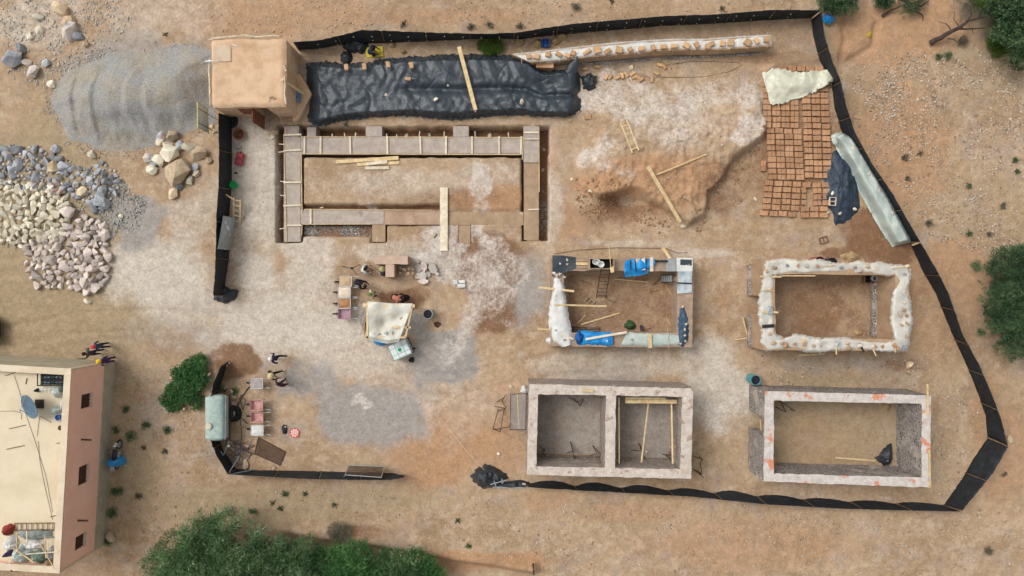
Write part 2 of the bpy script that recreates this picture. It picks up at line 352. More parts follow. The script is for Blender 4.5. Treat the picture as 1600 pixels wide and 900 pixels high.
masks = {
 'pale': blobs([(620,285,150,30,.38),(760,270,60,18,.3),(420,500,120,60,.8),(560,560,120,40,.6),(380,540,60,30,.5),(880,570,60,20,.45),(700,570,90,60,.35),(640,620,60,60,.4),(1090,560,80,30,.6),(470,400,60,40,.7),(860,200,20,60,.3),(1000,380,120,8,.4),(520,540,80,40,.7),(255,440,95,62,.85),(300,480,110,40,.6),(400,290,36,100,.75),(400,430,50,60,.8),(480,430,70,60,.7),(500,520,110,45,.85),(300,350,34,50,.45),(640,395,150,20,.5),(1115,600,70,75,.75),(1050,570,110,22,.5),(940,580,80,14,.4),(600,590,60,50,.4),(860,330,20,70,.5),(1120,395,80,12,.5),(730,625,60,70,.3),(230,450,60,60,.6),(250,20,110,45,.35),(60,40,70,45,.45)]),
 'olive': blobs([(200,600,60,70,.6),(200,720,60,110,.7),(400,790,220,40,.6),(560,780,120,26,.5),(1300,590,120,18,.6),(1470,700,40,80,.5),(1180,690,20,90,.5),(880,760,80,8,.5),(1110,720,40,30,.5),(20,220,60,60,.7),(60,500,170,70,1.),(30,440,110,110,1.2),(120,500,140,80,1.1),(130,540,110,40,.8),(90,300,130,90,.9),(60,190,70,60,.6),(190,390,50,60,.7),(1560,330,110,90,.35),(1530,110,100,60,.35),(60,130,90,60,.4),(1330,590,140,26,.35),(1480,600,50,130,.3),(300,800,110,50,.35),(1100,105,60,20,.4)]),
 'grey': blobs([(700,555,60,46,1.25),(655,505,30,28,1.),(560,655,88,54,1.2),(475,610,60,50,1.1),(470,665,60,40,.5),(822,470,44,66,.9),(215,330,26,36,.95),(190,300,22,30,.7),(270,520,110,34,.35),(640,600,60,36,.3),(900,650,95,66,.45),(1010,650,65,66,.45),(690,410,60,22,.4),(330,480,90,30,.3),(1330,570,150,16,.4),(330,700,40,50,.45),(240,640,60,60,.4),(950,110,60,14,.3),(1380,600,60,90,.3),(200,110,130,60,.6)]),
 'lime': blobs([(728,485,46,44,.6),(722,440,34,26,.5),(800,440,26,30,.4),(765,460,50,50,.36),(1040,180,120,60,.5),(945,225,46,36,.75),(940,165,40,30,.55),(1090,150,90,36,.6),(1165,205,34,22,.7),(1010,215,50,20,.55),(990,150,70,25,.4),(800,520,26,40,.5),(745,285,10,22,.6),(560,288,12,14,.4),(575,318,12,8,.5),(1290,780,60,8,.25),(560,628,7,6,.55),(545,682,11,10,.45),(690,385,20,20,.6),(1120,640,25,20,.5)], 90),
 'darker': blobs([(752,446,34,30,1.2),(776,500,48,40,1.1),(756,395,56,22,1.),(785,425,26,20,.8),(645,470,40,16,.9),(672,468,26,20,.8),(790,480,24,40,.7),(745,500,40,34,.5),(735,455,24,20,.5),(1375,360,50,44,.9),(1330,350,40,24,.5),(975,330,52,28,.75),(1130,310,40,60,.5),(368,570,26,34,.95),(1000,475,80,45,.45),(1270,480,75,52,.55),(1300,395,50,10,.7),(700,310,90,22,.4),(930,335,40,30,.4),(1150,270,40,40,.4),(700,505,9,6,.9),(800,410,12,28,.6),(575,830,60,14,.5),(690,385,0.1,0.1,0),(1240,245,70,110,.55),(1220,90,110,12,.35),(1400,480,30,60,.3),(1180,480,20,60,.3),(420,745,50,10,.4),(255,680,24,30,.35),(1300,690,90,50,.2),(1430,570,60,12,.4)]),  # damp soil patches, darker brown
 'rust': blobs([(1400,250,90,120,.55),(1500,420,80,60,.5),(1440,480,60,90,.4),(1180,850,250,50,.4),(960,800,120,30,.4),(1560,700,60,120,.45),(1290,690,90,50,.3),(660,690,60,60,.6),(380,20,200,50,.4),(700,690,110,60,.75),(680,735,60,20,.7),(760,610,50,40,.4),(620,590,60,30,.5),(1000,275,90,40,.8),(1060,290,60,50,.7),(950,290,60,22,.75),(760,310,60,18,.9),(770,425,60,40,.6),(650,880,200,20,.7),(760,872,80,10,1.),(1400,40,90,60,.6),(1420,140,60,40,.4),(1480,520,60,80,.4),(1540,640,40,90,.5),(560,600,80,30,.35),(780,700,36,70,.5),(150,238,22,10,.6),(1130,470,40,50,.4),(890,350,50,40,.4),(1170,80,60,40,.3),(350,20,120,40,.45),(620,25,300,18,.4),(1000,15,280,14,.3),(870,780,80,20,.4),(860,250,14,110,.4),(1380,230,60,60,.3)]),
 'gravelly': blobs([(1480,500,60,90,.5),(1250,830,300,50,.5),(1450,160,110,80,1.),(1540,260,90,100,1.),(1440,280,60,70,.7),(1350,590,170,26,.9),(1480,620,50,150,.7),(1190,60,110,30,.8),(120,60,120,70,.8),(215,330,40,50,1.),(1000,830,500,60,.5),(330,700,60,60,.6),(210,640,50,80,.6),(1540,850,60,40,.7),(600,800,200,30,.5),(60,300,150,100,.5)]),
}
tm = np.zeros_like(gpx)
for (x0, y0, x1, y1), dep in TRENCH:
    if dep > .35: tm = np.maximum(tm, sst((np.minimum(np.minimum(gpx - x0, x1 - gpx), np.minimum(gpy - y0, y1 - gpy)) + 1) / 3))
masks['darker'] = np.maximum(masks['darker'], .95 * tm)  # deeper trench cuts take the same darker brown
for pl, k_, st_ in (([(1208,428),(1398,428),(1398,530),(1208,530)], 'darker', .38), ([(885,425),(1060,425),(1060,520),(885,520)], 'darker', .42), ([(840,612),(1060,612),(1060,730),(838,730)], 'grey', .62), ([(1205,620),(1440,620),(1440,745),(1205,745)], 'olive', .5)):
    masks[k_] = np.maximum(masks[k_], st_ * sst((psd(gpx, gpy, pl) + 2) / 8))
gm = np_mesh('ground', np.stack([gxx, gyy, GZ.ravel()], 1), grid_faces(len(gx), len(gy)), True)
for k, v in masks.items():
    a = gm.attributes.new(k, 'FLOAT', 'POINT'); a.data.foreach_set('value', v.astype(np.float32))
t = NT('bare_earth')
n1 = t.noise(.22, 2, .62); n2 = t.noise(.9, 4, .72); n3 = t.noise(5, 4, .72); n4 = t.noise(24, 2, .75)
col = t.mix(t.rng(n1, .38, .62), c(188,160,130), c(172,144,114))
col = t.mix(t.rng(n2, .46, .68), col, c(190,168,143))
col = t.mix(t.rng(t.noise(.5, 3, .7), .5, .7, 0, .6), col, c(176,158,144))
nzb = t.math('ADD', t.math('SUBTRACT', n2, .5), t.math('MULTIPLY', t.math('SUBTRACT', n3, .5), .9))
def lay(col, key, cc, amp=1.1, edge=.35, k=.92):
    a_ = t.attr(key); f = t.math('MULTIPLY', t.rng(t.math('ADD', a_, t.math('MULTIPLY', nzb, amp)), .42 - edge, .42 + edge), t.rng(a_, .0, .4))
    return t.mix(t.math('MULTIPLY', f, k), col, cc)
nzb2 = nzb
col = lay(col, 'olive', c(170,150,120))
col = lay(col, 'rust', c(184,144,109))
col = lay(col, 'pale', c(209,198,184), .55, .5, .92)
col = lay(col, 'grey', c(163,157,151), .6, .42, .92)
col = lay(col, 'darker', c(134,100,74), 1.4)
col = lay(col, 'lime', c(212,202,192), 1.9, .62, .9)
# pebbles and grit too small to model
v1 = t.voro(7.); vc = t.voro(7., out='Color'); sp = t.n.new('ShaderNodeSeparateColor'); t.l.new(vc, sp.inputs[0])
peb = t.math('MULTIPLY', t.rng(v1, .34, .2), t.rng(sp.outputs[0], .62, .70))
peb = t.math('MULTIPLY', peb, t.math('ADD', .32, t.math('MULTIPLY', t.attr('gravelly'), .6)))
col = t.mix(peb, col, t.mix(sp.outputs[1], c(222,206,184), c(116,94,76)))
v2 = t.voro(24., out='Color'); sp2 = t.n.new('ShaderNodeSeparateColor'); t.l.new(v2, sp2.inputs[0])
f = t.math('MULTIPLY', t.rng(n4, .2, .8, .88, 1.11), t.rng(sp2.outputs[0], 0, 1, .91, 1.08)); f = t.math('MULTIPLY', f, t.rng(n3, .28, .72, .87, 1.09)); f = t.math('MULTIPLY', f, t.rng(t.noise(2.2, 2, .65), .3, .7, .88, 1.08)); f = t.math('MULTIPLY', f, t.rng(n2, .3, .7, .93, 1.05))
g = t.n.new('ShaderNodeVectorMath'); g.operation = 'SCALE'; t.l.new(col, g.inputs[0]); t.l.new(f, g.inputs['Scale'])
t.bump(n3, .5, .08)
EARTH = t.out(g.outputs[0], .95, .15)
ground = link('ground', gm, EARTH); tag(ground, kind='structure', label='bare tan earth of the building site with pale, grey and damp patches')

# ------------------------------------------------------------------ shared materials
m_rock = {'blue': M('blue_grey_stone', c(178,181,184), c(142,146,152), 1.5, .2, 18, .85, .5, 14, .03, .35, spots=(c(176,150,138), .7, .56)),
          'cream': M('cream_stone', c(228,220,200), c(208,197,172), 1.5, .14, 18, .9, .5, 14, .03, .2),
          'pink': M('pinkish_stone', c(216,202,190), c(190,176,168), 1.5, .14, 18, .9, .5, 14, .03, .24, spots=(c(142,144,152), .9, .60)),
          'tan': M('tan_stone', c(214,194,164), c(186,160,128), 1.6, .16, 18, .9, .5, 14, .03, .22)}
m_adobe = M('adobe_earth', c(190,148,114), c(170,128,96), 1.2, .12, 30, .95, .4, 40, .015, .12)
m_adobe2 = M('dry_adobe_earth', c(210,172,130), c(190,150,108), 1.5, .12, 30, .95, .4, 40, .015, .16)
m_wood = M('sawn_pine', c(226,202,158), c(204,174,126), 4, .12, 40, .8, .25, 50, .01, .1)
m_woodw = M('pale_sawn_lath', c(232,222,200), c(212,196,166), 4, .1, 40, .8, .25, 50, .01, .06)
m_woodd = M('weathered_wood', c(150,122,92), c(112,88,66), 5, .2, 40, .85, .4, 50, .01, .1)
m_black = M('black_shade_net', (.012, .014, .017, 1), (.020, .024, .028, 1), 3, .3, 60, .7, .5, 40, .02, spec=.3)
m_tarp = M('black_polythene', (.020, .029, .038, 1), (.034, .046, .058, 1), 1.2, .2, 30, .42, .35, 9, .05, spec=.5, spots=(c(96,98,92), 2.2, .68))
m_net2 = M('crumpled_black_polythene', (.010, .014, .018, 1), (.03, .038, .046, 1), 2, .3, 30, .38, .6, 14, .06, spec=.5)
m_blue = M('bright_blue_tarpaulin', c(30,160,226), c(24,128,200), 2, .08, 20, .45, .5, 10, .04, spec=.4)
m_steel = M('dark_steel', c(70,62,58), c(92,74,60), 8, .2, 40, .6, .2, 40, .01, metal=.4)
m_rust = M('rusty_steel', c(120,84,62), c(88,66,54), 6, .25, 40, .8, .3, 40, .01)
m_galv = M('galvanised_sheet', c(176,184,186), c(150,160,164), 2, .08, 20, .4, .15, 20, .01, metal=.35, spots=(c(214,222,222), 2, .6))
m_white = M('white_plastic', c(236,238,236), c(214,218,216), 2, .05, 20, .5, .1, 20, .01, spec=.4)
m_conc = M('grey_concrete', c(188,174,162), c(170,156,146), 2.2, .08, 30, .9, .35, 40, .015, spots=(c(150,134,122), 1.4, .62))
m_dark = M('dark_rubber', c(34,34,36), c(50,50,50), 6, .2, 40, .8, .3, 40, .01)
def film(name, a, b, tr=.15):
    t = NT(name); col = t.mix(t.rng(t.noise(1.4, 6, .6), .35, .65), a, b)
    t.bump(t.noise(7, 4, .55, dist=1.2), .5, .05); m = t.out(col, .35, .45)
    tp = t.n.new('ShaderNodeBsdfTransparent'); mx = t.n.new('ShaderNodeMixShader'); mx.inputs[0].default_value = tr
    t.l.new(t.b.outputs[0], mx.inputs[1]); t.l.new(tp.outputs[0], mx.inputs[2])
    t.l.new(mx.outputs[0], t.n['Material Output'].inputs[0]); return m
m_film = film('milky_plastic_film', c(232,229,219), c(212,210,200), .22)
m_filmg = film('greenish_plastic_film', c(204,214,204), c(182,196,190), .10)
m_sheetw = film('white_plastic_sheet', c(228,226,220), c(212,212,208), .04)
m_cream = film('cream_cloth', c(228,226,204), c(206,206,184), .03)

# ------------------------------------------------------------------ stones lying about
rock_meshes = [hull_mesh('stone', random.uniform(.85, 1.15), random.uniform(.7, 1.), random.uniform(.55, .8), 15 + i % 5, 100 + i) for i in range(14)]
rock_by = {}
round_meshes = [hull_mesh('boulder', random.uniform(.85, 1.1), random.uniform(.75, 1.), random.uniform(.6, .8), 22, 300 + i) for i in range(14)]
def rock(px, py, r, kind, label, group, z=None, name='loose_stone', seed=None, cat='stone', sink=.25):
    rg = random.Random(seed if seed is not None else int(px * 131 + py * 17)); i = rg.randrange(14); key = (i, kind, name == 'boulder')
    if key not in rock_by:
        me = (round_meshes if name == 'boulder' else rock_meshes)[i].copy(); me.materials.clear(); me.materials.append(m_rock[kind] if isinstance(kind, str) else kind); rock_by[key] = me
    o = bpy.data.objects.new(name, rock_by[key]); COL.objects.link(o)
    rm = r / 25; s = (rm * rg.uniform(.9, 1.15), rm * rg.uniform(.85, 1.1), rm * rg.uniform(.75, 1.05))
    if z is None: x, y, z = PG(px, py)
    else: x, y, _ = P(px, py, z)
    o.scale = s; o.location = (x, y, z + s[2] * .7 * (1 - 2 * sink) * .9)
    o.rotation_euler = (rg.uniform(-.35, .35), rg.uniform(-.35, .35), rg.uniform(0, 6.28))
    return tag(o, label, cat, group)
def fill(poly, r0, r1, tries, seed, pk=.74):
    rg = random.Random(seed); xs = [p[0] for p in poly]; ys = [p[1] for p in poly]; out = []
    cand = np.array([(rg.uniform(min(xs), max(xs)), rg.uniform(min(ys), max(ys))) for _ in range(tries)])
    ok = psd(cand[:, 0], cand[:, 1], poly) > 0
    for (x, y), k in zip(cand, ok):
        if not k: continue
        r = r0 + (r1 - r0) * rg.random() ** 1.8
        if all((x - a) ** 2 + (y - b) ** 2 > ((r + q) * pk) ** 2 for a, b, q in out): out.append((x, y, r))
    return out
PILES = [('blue', ROCKS_BLUE, 3.2, 9.5, 'blue-grey rough stone heaped along the upper edge of the left stone pile', 'blue-grey stones of the left pile', 5),
         ('cream', ROCKS_CREAM, 4.6, 7.5, 'cream rounded stone packed in the middle of the left stone pile', 'cream stones of the left pile', 6),
         ('pink', ROCKS_PINK, 4.6, 9.5, 'pale pinkish stone heaped in the lower part of the left stone pile', 'pinkish stones of the left pile', 7)]
allst = []
for kind, poly, r0, r1, lab, grp, sd in PILES:
    allst += [(r, x, y, kind, lab, grp) for x, y, r in fill(poly, r0, r1, 5000, sd)]
allst.sort(key=lambda q: -q[0])
for r, x, y, kind, lab, grp in allst[:295]: rock(x, y, r * 1.38, kind, lab, grp, name='stone')
def pebbles(name, spots, mat, label, cat='gravel'):   # many small stones as one mass
    V = []; F = []; T = []; s = np.array(spots); n = len(s)
    base = np.array([(1, 0, 0), (.1, 1, 0.1), (-1, .1, 0), (0, -1, -.1), (.1, .1, .55), (0, 0, -.6)])
    tri = np.array([(0, 1, 4), (1, 2, 4), (2, 3, 4), (3, 0, 4), (1, 0, 5), (2, 1, 5), (3, 2, 5), (0, 3, 5)])
    a = RNG.uniform(0, 2 * PI, n); v = base[None] * RNG.uniform(.7, 1.25, (n, 6, 1)) * (s[:, 2] / 25)[:, None, None]
    v[:, :, 1] *= RNG.uniform(.6, 1, (n, 1)); x = v[..., 0] * np.cos(a)[:, None] - v[..., 1] * np.sin(a)[:, None]; y = v[..., 0] * np.sin(a)[:, None] + v[..., 1] * np.cos(a)[:, None]
    X = s[:, 0] / 25 - 32; Y = 18 - s[:, 1] / 25; Z = tz(X, Y) + s[:, 2] / 25 * .2
    v = np.stack([x + X[:, None], y + Y[:, None], v[..., 2] + Z[:, None]], -1).reshape(-1, 3)
    f = (tri[None] + 6 * np.arange(n)[:, None, None]).reshape(-1, 3)
    me = np_mesh(name, v, f); at = me.attributes.new('tint', 'FLOAT', 'FACE'); at.data.foreach_set('value', np.repeat(RNG.random(n), 8).astype(np.float32))
    return tag(link(name, me, mat), label, cat, kind='stuff')
def pebmat(name, cols):
    t = NT(name); r = t.n.new('ShaderNodeValToRGB'); t.l.new(t.attr('tint'), r.inputs[0]); e = r.color_ramp.elements
    for i, q in enumerate(cols):
        k = e[i] if i < 2 else e.new(0)
        k.position = i / (len(cols) - 1); k.color = q
    return t.out(r.outputs[0], .9, .2)
m_peb = pebmat('mixed_pebbles', [c(150,122,96), c(168,138,108), c(186,156,124), c(202,180,150), c(160,136,114), c(214,196,170), c(178,150,122), c(222,210,192)])
m_pebg = pebmat('grey_pebbles', [c(110,112,116), c(142,144,146), c(172,170,166), c(128,126,126), c(204,200,192)])
m_clod = pebmat('earth_clods', [c(160,124,92), c(180,146,112), c(196,166,134), c(206,184,158), c(170,134,100)])
m_pebw = pebmat('pale_stones', [c(150,150,152), c(206,196,174), c(214,204,180), c(196,182,166), c(120,124,132), c(222,214,200)])
def scatter(poly, n, r0, r1, seed, dens=1.):
    rg = np.random.default_rng(seed); p = np.array(poly); x = rg.uniform(p[:, 0].min(), p[:, 0].max(), n); y = rg.uniform(p[:, 1].min(), p[:, 1].max(), n)
    k = psd(x, y, poly) + (vn(x, y, .05, seed) - .5) * 30 > 0
    k &= rg.random(n) < (.15 + 1.1 * sst((fbm(x * .04, y * .04, .8, seed, 3) - .35) / .3)) * dens
    r = r0 + (r1 - r0) * rg.random(n) ** 3
    return np.stack([x, y, r], 1)[k]
pebbles('loose_gravel', scatter([(1325,85),(1400,70),(1600,90),(1600,400),(1530,400),(1450,370),(1400,280),(1340,190)], 17000, .5, 2.3, 3), m_peb, 'loose stones strewn over the slope right of the black fence')
pebbles('loose_gravel', scatter([(1400,90),(1480,75),(1520,110),(1470,160),(1420,190),(1360,200),(1350,150)], 2600, .7, 2.8, 33), m_peb, 'dense patch of pale rubble on the upper right slope')
pebbles('loose_gravel', scatter([(0,0),(210,0),(200,70),(140,110),(60,140),(20,110),(0,60)], 3600, .6, 2.6, 4), m_pebw, 'pale rubble scattered round the rocks at top left')
pebbles('loose_gravel', scatter([(145,270),(200,285),(235,320),(228,355),(180,370),(140,385),(150,330)], 3600, .8, 2.4, 5, 1.2), m_pebg, 'grey crushed gravel spilling from the stone pile')
SMALL = [(x, y, r) for r, x, y, k_, l_, g_ in allst[295:]]
pebbles('loose_gravel', scatter([(0,225),(180,260),(175,440),(60,455),(0,385)], 2600, 1., 3., 35), m_pebg, 'stone chips between the stones of the left pile')
if SMALL: pebbles('small_stones', [(x, y, r * 1.1) for x, y, r in SMALL], m_pebw, 'smaller stones filling the left stone pile')
print('PILE', len(allst))
pebbles('loose_gravel', scatter([(640,770),(800,775),(1500,805),(1600,780),(1600,900),(840,900),(700,850)], 4200, .6, 2.2, 6), m_peb, 'small pebbles on the bare ground below the lower fence')
pebbles('loose_gravel', scatter([(1170,555),(1440,555),(1540,640),(1540,700),(1500,780),(1460,765),(1460,610),(1175,600)], 4200, .7, 2.4, 7), m_peb, 'gravelly soil between the two right-hand houses and the fence')
pebbles('loose_gravel', scatter([(900,100),(1200,90),(1200,230),(1100,340),(1020,330),(900,290)], 2600, .6, 1.9, 8, .8), m_peb, 'chips of stone over the dug earth mound')
pebbles('loose_gravel', scatter([(180,560),(330,560),(340,760),(620,760),(700,840),(420,810),(200,880),(170,700)], 3000, .6, 2.2, 9), m_peb, 'small pebbles round the shrub and lower left fence')
pebbles('loose_gravel', scatter([(320,0),(1290,0),(1270,20),(600,45),(460,60),(330,50)], 2600, .6, 2.0, 10), m_peb, 'small pebbles on the ground above the top fence')
pebbles('loose_gravel', scatter([(470,350),(583,350),(583,368),(470,368)], 1500, .8, 2., 12, 2.) , m_pebg, 'gravel lying in the lower trench of the foundation')
pebbles('loose_gravel', scatter([(843,290),(857,290),(857,372),(843,372)], 700, .8, 2., 13, 2.) , m_pebg, 'gravel lying in the right trench of the foundation')
pebbles('loose_gravel', scatter([(360,180),(1170,200),(1170,740),(640,740),(400,740)], 4500, .5, 1.4, 14, .7), m_peb, 'sparse pebbles trodden into the middle of the site')
pebbles('loose_gravel', scatter([(900,270),(960,295),(1010,312),(1060,335),(1110,300),(1150,250),(1195,200),(1200,235),(1160,290),(1115,350),(1060,370),(960,365),(900,330)], 3800, .7, 3.2, 16, 1.), m_clod, 'clods and chips of dug earth along the broken edge of the mound')
edge_ = scatter([(60,140),(100,95),(180,70),(330,60),(345,200),(300,225),(210,250),(120,240),(70,200)], 9000, .6, 1.9, 17, 1.); eg_ = psd(edge_[:, 0], edge_[:, 1], [(76,165),(92,120),(140,95),(185,80),(262,74),(330,70),(336,190),(262,222),(215,234),(150,234),(108,215)])
pebbles('loose_gravel', edge_[(eg_ < 3) & (eg_ > -14)], m_pebg, 'loose grey gravel strewn round the foot of the gravel heap')
BIG = [(58,93),(24,93,16,'blue','large blue-grey boulder at the left edge of the top-left rocks'),(36,76,8,'blue','small grey stone above the large boulder at top left'),(98,16,12,'tan','pale squared block uppermost of the top-left rocks'),(110,34,10,'tan','small cream cube-like stone between two larger blocks at top left'),
       (114,50,14,'pink','pinkish grey boulder at the end of the top-left row'),(124,58,8,'blue','dark grey stone against the pinkish boulder at top left'),(62,27,7,'cream','white stone amid pale chips at top left'),(63,48,7,'cream','white rounded stone left of the boulder row at top left'),(48,57,6,'cream','lone cream stone lying below the pale chips at top left'),
       (54,112,10,'pink','purplish stone lowest of the top-left rocks'),(73,99,6,'blue','small bluish stone beside the purplish one at top left'),(44,98,6,'pink','small flat stone right of the large left boulder'),(82,132,6,'cream','cream stone alone above the gravel heap tip'),(135,70,5,'tan','small tan stone below the pinkish boulder'),
       (253,213,9,'blue','grey rounded stone upper left of the boulder group'),(272,213,11,'tan','tan angular boulder at the top of the boulder group'),(251,223,6,'cream','small cream stone tucked under the upper grey stone'),(284,228,7,'blue','small bluish stone in the middle of the boulder group'),(297,230,10,'cream','cream boulder right of the bluish stone in the group'),
       (309,240,12,'tan','long olive-tan boulder right side of the boulder group'),(268,240,13,'cream','wide cream boulder centre of the boulder group'),(250,251,9,'cream','cream stone left of the wide boulder'),(235,249,9,'pink','pale stone at the left end of the boulder group'),(238,266,8,'cream','squarish cream stone lower left of the group'),(240,256,6,'blue','dark stone between two pale ones at the group left'),
       (283,268,19,'tan','largest tan boulder of the group near the fence'),(306,262,7,'blue','blue-grey stone right of the largest boulder'),(298,282,7,'cream','cream stone below right of the largest boulder'),(307,272,6,'cream','small pale stone at the right foot of the largest boulder'),(281,291,8,'blue','blue stone below the largest boulder'),(271,303,9,'tan','tan stone lowest of the boulder group'),(322,243,5,'tan','small tan cobble right of the olive-tan boulder'),(327,251,5,'tan','small tan cobble nearest the fence beside the boulder group'),(262,228,8,'cream','flat pale stone under the top boulder'),
       (88,233,9,'blue','isolated blue-grey stone above the stone pile'),(145,242,8,'cream','white rough stone standing apart above the bluish stones'),(93,248,9,'blue','flat grey stone at the upper edge of the stone pile'),(85,262,13,'tan','large brownish boulder among the bluish stones'),(108,332,13,'pink','long pale slab boulder in the middle of the pile'),(158,313,13,'blue','blue flat stone at the right of the bare hollow'),(148,326,11,'blue','grey stone below the blue flat stone by the hollow'),
       (130,300,10,'tan','brownish boulder at the top of the bare hollow'),(190,338,5,'cream','lone cream stone on the grey gravel spill'),(138,470,6,'cream','lone pale stone below the stone pile'),(1420,570,6,'tan','round tan stone right of the plastic-covered house'),(1418,581,4,'tan','small stone under the round tan stone'),(1577,685,5,'tan','stone outside the right corner of the fence'),(1545,650,0,'tan',''),(175,838,9,'tan','large flat tan stone by the pink building'),(1555,458,4,'cream','white stone beside the small bush at right')]
for b in BIG:
    if len(b) == 5 and b[2] > 0: rock(b[0], b[1], b[2] * (1.05 if b[0] < 200 and b[1] > 220 else 1.3), b[3], b[4], None, sink=.25, name='boulder', cat='boulder')

# ------------------------------------------------------------------ gravel heap with tipped ridges
HEAP = [(76,165),(92,120),(140,95),(185,80),(240,76),(262,74),(300,68),(338,76),(345,130),(336,190),(300,208),(262,222),(215,234),(150,234),(108,215)]
hx = np.arange(2.6, 14.2, .09) - 32; hy = 18 - np.arange(2.4, 9.8, .09); HX, HY = np.meshgrid(hx, hy, indexing='ij')
hp = 800 + 25 * HX; hq = 450 - 25 * HY; sdv = psd(hp, hq, HEAP) + (fbm(HX, HY, 1.2, 71, 3) - .5) * 16
bend = hp + 26 * np.sin((hq - 80) / 150 * PI * .9) * np.where(hp > 190, -1, .15) * -.9
rg_ = np.interp(bend, [60, 118, 121, 126, 155, 158, 164, 196, 202, 208, 228, 236, 258, 266, 400], [0, .28, .0, .05, .26, .02, .05, .30, .02, .2, .03, .28, .04, .22, .2])
HZ = (1.1 * sst((sdv + 2) / 75) + rg_ * .6 * sst(sdv / 40) * sst((hq - 84) / 40)) + .05 * (fbm(HX, HY, 1.4, 72, 3) - .5) * sst(sdv / 30)
HZ = np.where(sdv > -4, HZ - .06 + .06 * sst((sdv + 4) / 6), -.06) + terr(HX, HY)
ff = grid_faces(*HX.shape); keep = (sdv.ravel()[ff] > -6).all(1)
hv = np.stack([HX.ravel(), HY.ravel(), HZ.ravel()], 1)
tt = NT('crushed_grey_gravel'); cc = tt.mix(tt.rng(tt.noise(.5, 5, .6), .4, .62), c(160,158,155), c(166,158,144))
vv = tt.voro(26., out='Color'); s3 = tt.n.new('ShaderNodeSeparateColor'); tt.l.new(vv, s3.inputs[0])
gg = tt.n.new('ShaderNodeVectorMath'); gg.operation = 'SCALE'; tt.l.new(cc, gg.inputs[0]); tt.l.new(tt.math('MULTIPLY', tt.rng(s3.outputs[0], 0, 1, .74, 1.22), tt.rng(tt.noise(6, 5, .7), .3, .7, .92, 1.06)), gg.inputs['Scale'])
tt.bump(tt.voro(26.), .6, .03); m_gravel = tt.out(gg.outputs[0], .95, .15)
ho = link('gravel_heap', np_mesh('gravel_heap', hv, ff[keep], True), m_gravel); tag(ho, 'wide heap of grey crushed gravel with tipped ridges beside the earth hut', 'gravel heap', kind='stuff')
bm = bmesh.new(); bm.from_mesh(ho.data); bmesh.ops.delete(bm, geom=[v for v in bm.verts if not v.link_faces], context='VERTS'); bm.to_mesh(ho.data); bm.free()
# ------------------------------------------------------------------ black net fences
def fence(label, base, top, posts, h=1.7, seed=1, bulge=.0, pmat=m_woodd, eyelets=False):
    """base and top: photo points of the foot and of the upper hem; posts: how many bays"""
    n = max(40, posts * 12); A = resamp(base, n); B = resamp(top, n)
    x0, y0, _ = PG(*A[0]); root = thing('net_fence', label, 'fence', (x0, y0, gz(x0, y0)))
    cut = [int(round(k * (n - 1) / posts)) for k in range(posts + 1)]
    for a, b in zip(cut[:-1], cut[1:]):
        m = b - a + 1; nv = 9; V = []
        for i in range(m):
            u = i / (m - 1); bow = math.sin(PI * u)
            bx, by, bz = PG(*A[a + i]); hh = h * (1 - .06 * bow * random.uniform(.5, 1.2)); tx, ty, tz = P(B[a + i][0], B[a + i][1], hh + bz)
            dx, dy = bx - tx, by - ty; L = math.hypot(dx, dy) + .05
            for k in range(nv):
                v = k / (nv - 1); w = (vn(bx * 1.0 + by, v * 2.0, 2.6, seed) - .5) * .16 * (1 - abs(2 * v - 1) ** 3) + (vn(bx + by, v * .6, 9., seed + 3) - .5) * .05
                w += bulge * bow * (1 - v) ** 2
                gx_, gy_ = -bx, -by; q = math.hypot(gx_, gy_) + 1e-6
                V.append((bx + (tx - bx) * v + gx_ / q * w, by + (ty - by) * v + gy_ / q * w, bz - .03 + (tz - bz + .03) * v))
        me = np_mesh('net_panel', np.array(V) - wloc(root), grid_faces(m, nv), True); o = link('net_panel', me, m_black, root)
        s = o.modifiers.new('thickness', 'SOLIDIFY'); s.thickness = .012
    for a in cut:
        bx, by, bz = PG(*A[a]); tx, ty, tz = P(B[a][0], B[a][1], h + bz); q = math.hypot(bx, by) + 1e-6
        ox, oy = -bx / q * .06, -by / q * .06
        MB().tube([(bx + ox, by + oy, bz - .15), ((bx + tx) / 2 + ox * 1.5 + random.uniform(-.02, .02), (by + ty) / 2 + oy * 1.5, (bz + tz) / 2), (tx + ox, ty + oy, tz + .06)], [.022, .019, .015], 6).build('post', pmat, root)
    if eyelets:
        for i in range(6, n - 4, 5):
            for v in (.35, .75):
                bx, by, bz = PG(*A[i]); tx, ty, tz_ = P(B[i][0], B[i][1], h + bz); q = math.hypot(bx, by); v += random.uniform(-.1, .1)
                MB().box((bx + (tx - bx) * v - bx / q * .13, by + (ty - by) * v - by / q * .13, bz + (tz_ - bz) * v), (.05, .03, .04)).build('tie', m_woodw, root)
    return root
fence('black net fence running straight down from the earth hut to the entrance',
      [(362,182),(362,230),(362,290),(358,340),(358,400),(352,440),(350,462)], [(341,176),(342,230),(341,290),(338,340),(337,400),(335,440),(333,462)], 5, 1.75, 2)
fence('black net fence along the top of the site behind the tarp-covered stack',
      [(466,78),(500,76),(530,70),(575,68),(640,66),(700,63),(760,60),(810,61),(850,57),(900,52),(960,47),(1040,40),(1100,38),(1190,32),(1268,28)],
      [(458,66),(500,63),(530,56),(566,47),(640,50),(700,52),(760,53),(810,51),(845,45),(900,37),(960,32),(1040,25),(1115,23),(1200,16),(1282,16)], 12, 1.55, 3, eyelets=True)
fence('black net fence down the right side from the top corner to the plastic-covered stack',
      [(1268,30),(1270,55),(1281,95),(1299,125),(1303,165),(1315,205),(1342,250),(1375,300),(1400,345),(1420,378)],
      [(1284,18),(1288,55),(1300,95),(1313,125),(1322,165),(1336,208),(1362,255),(1396,305),(1418,345),(1438,378)], 7, 1.55, 4)
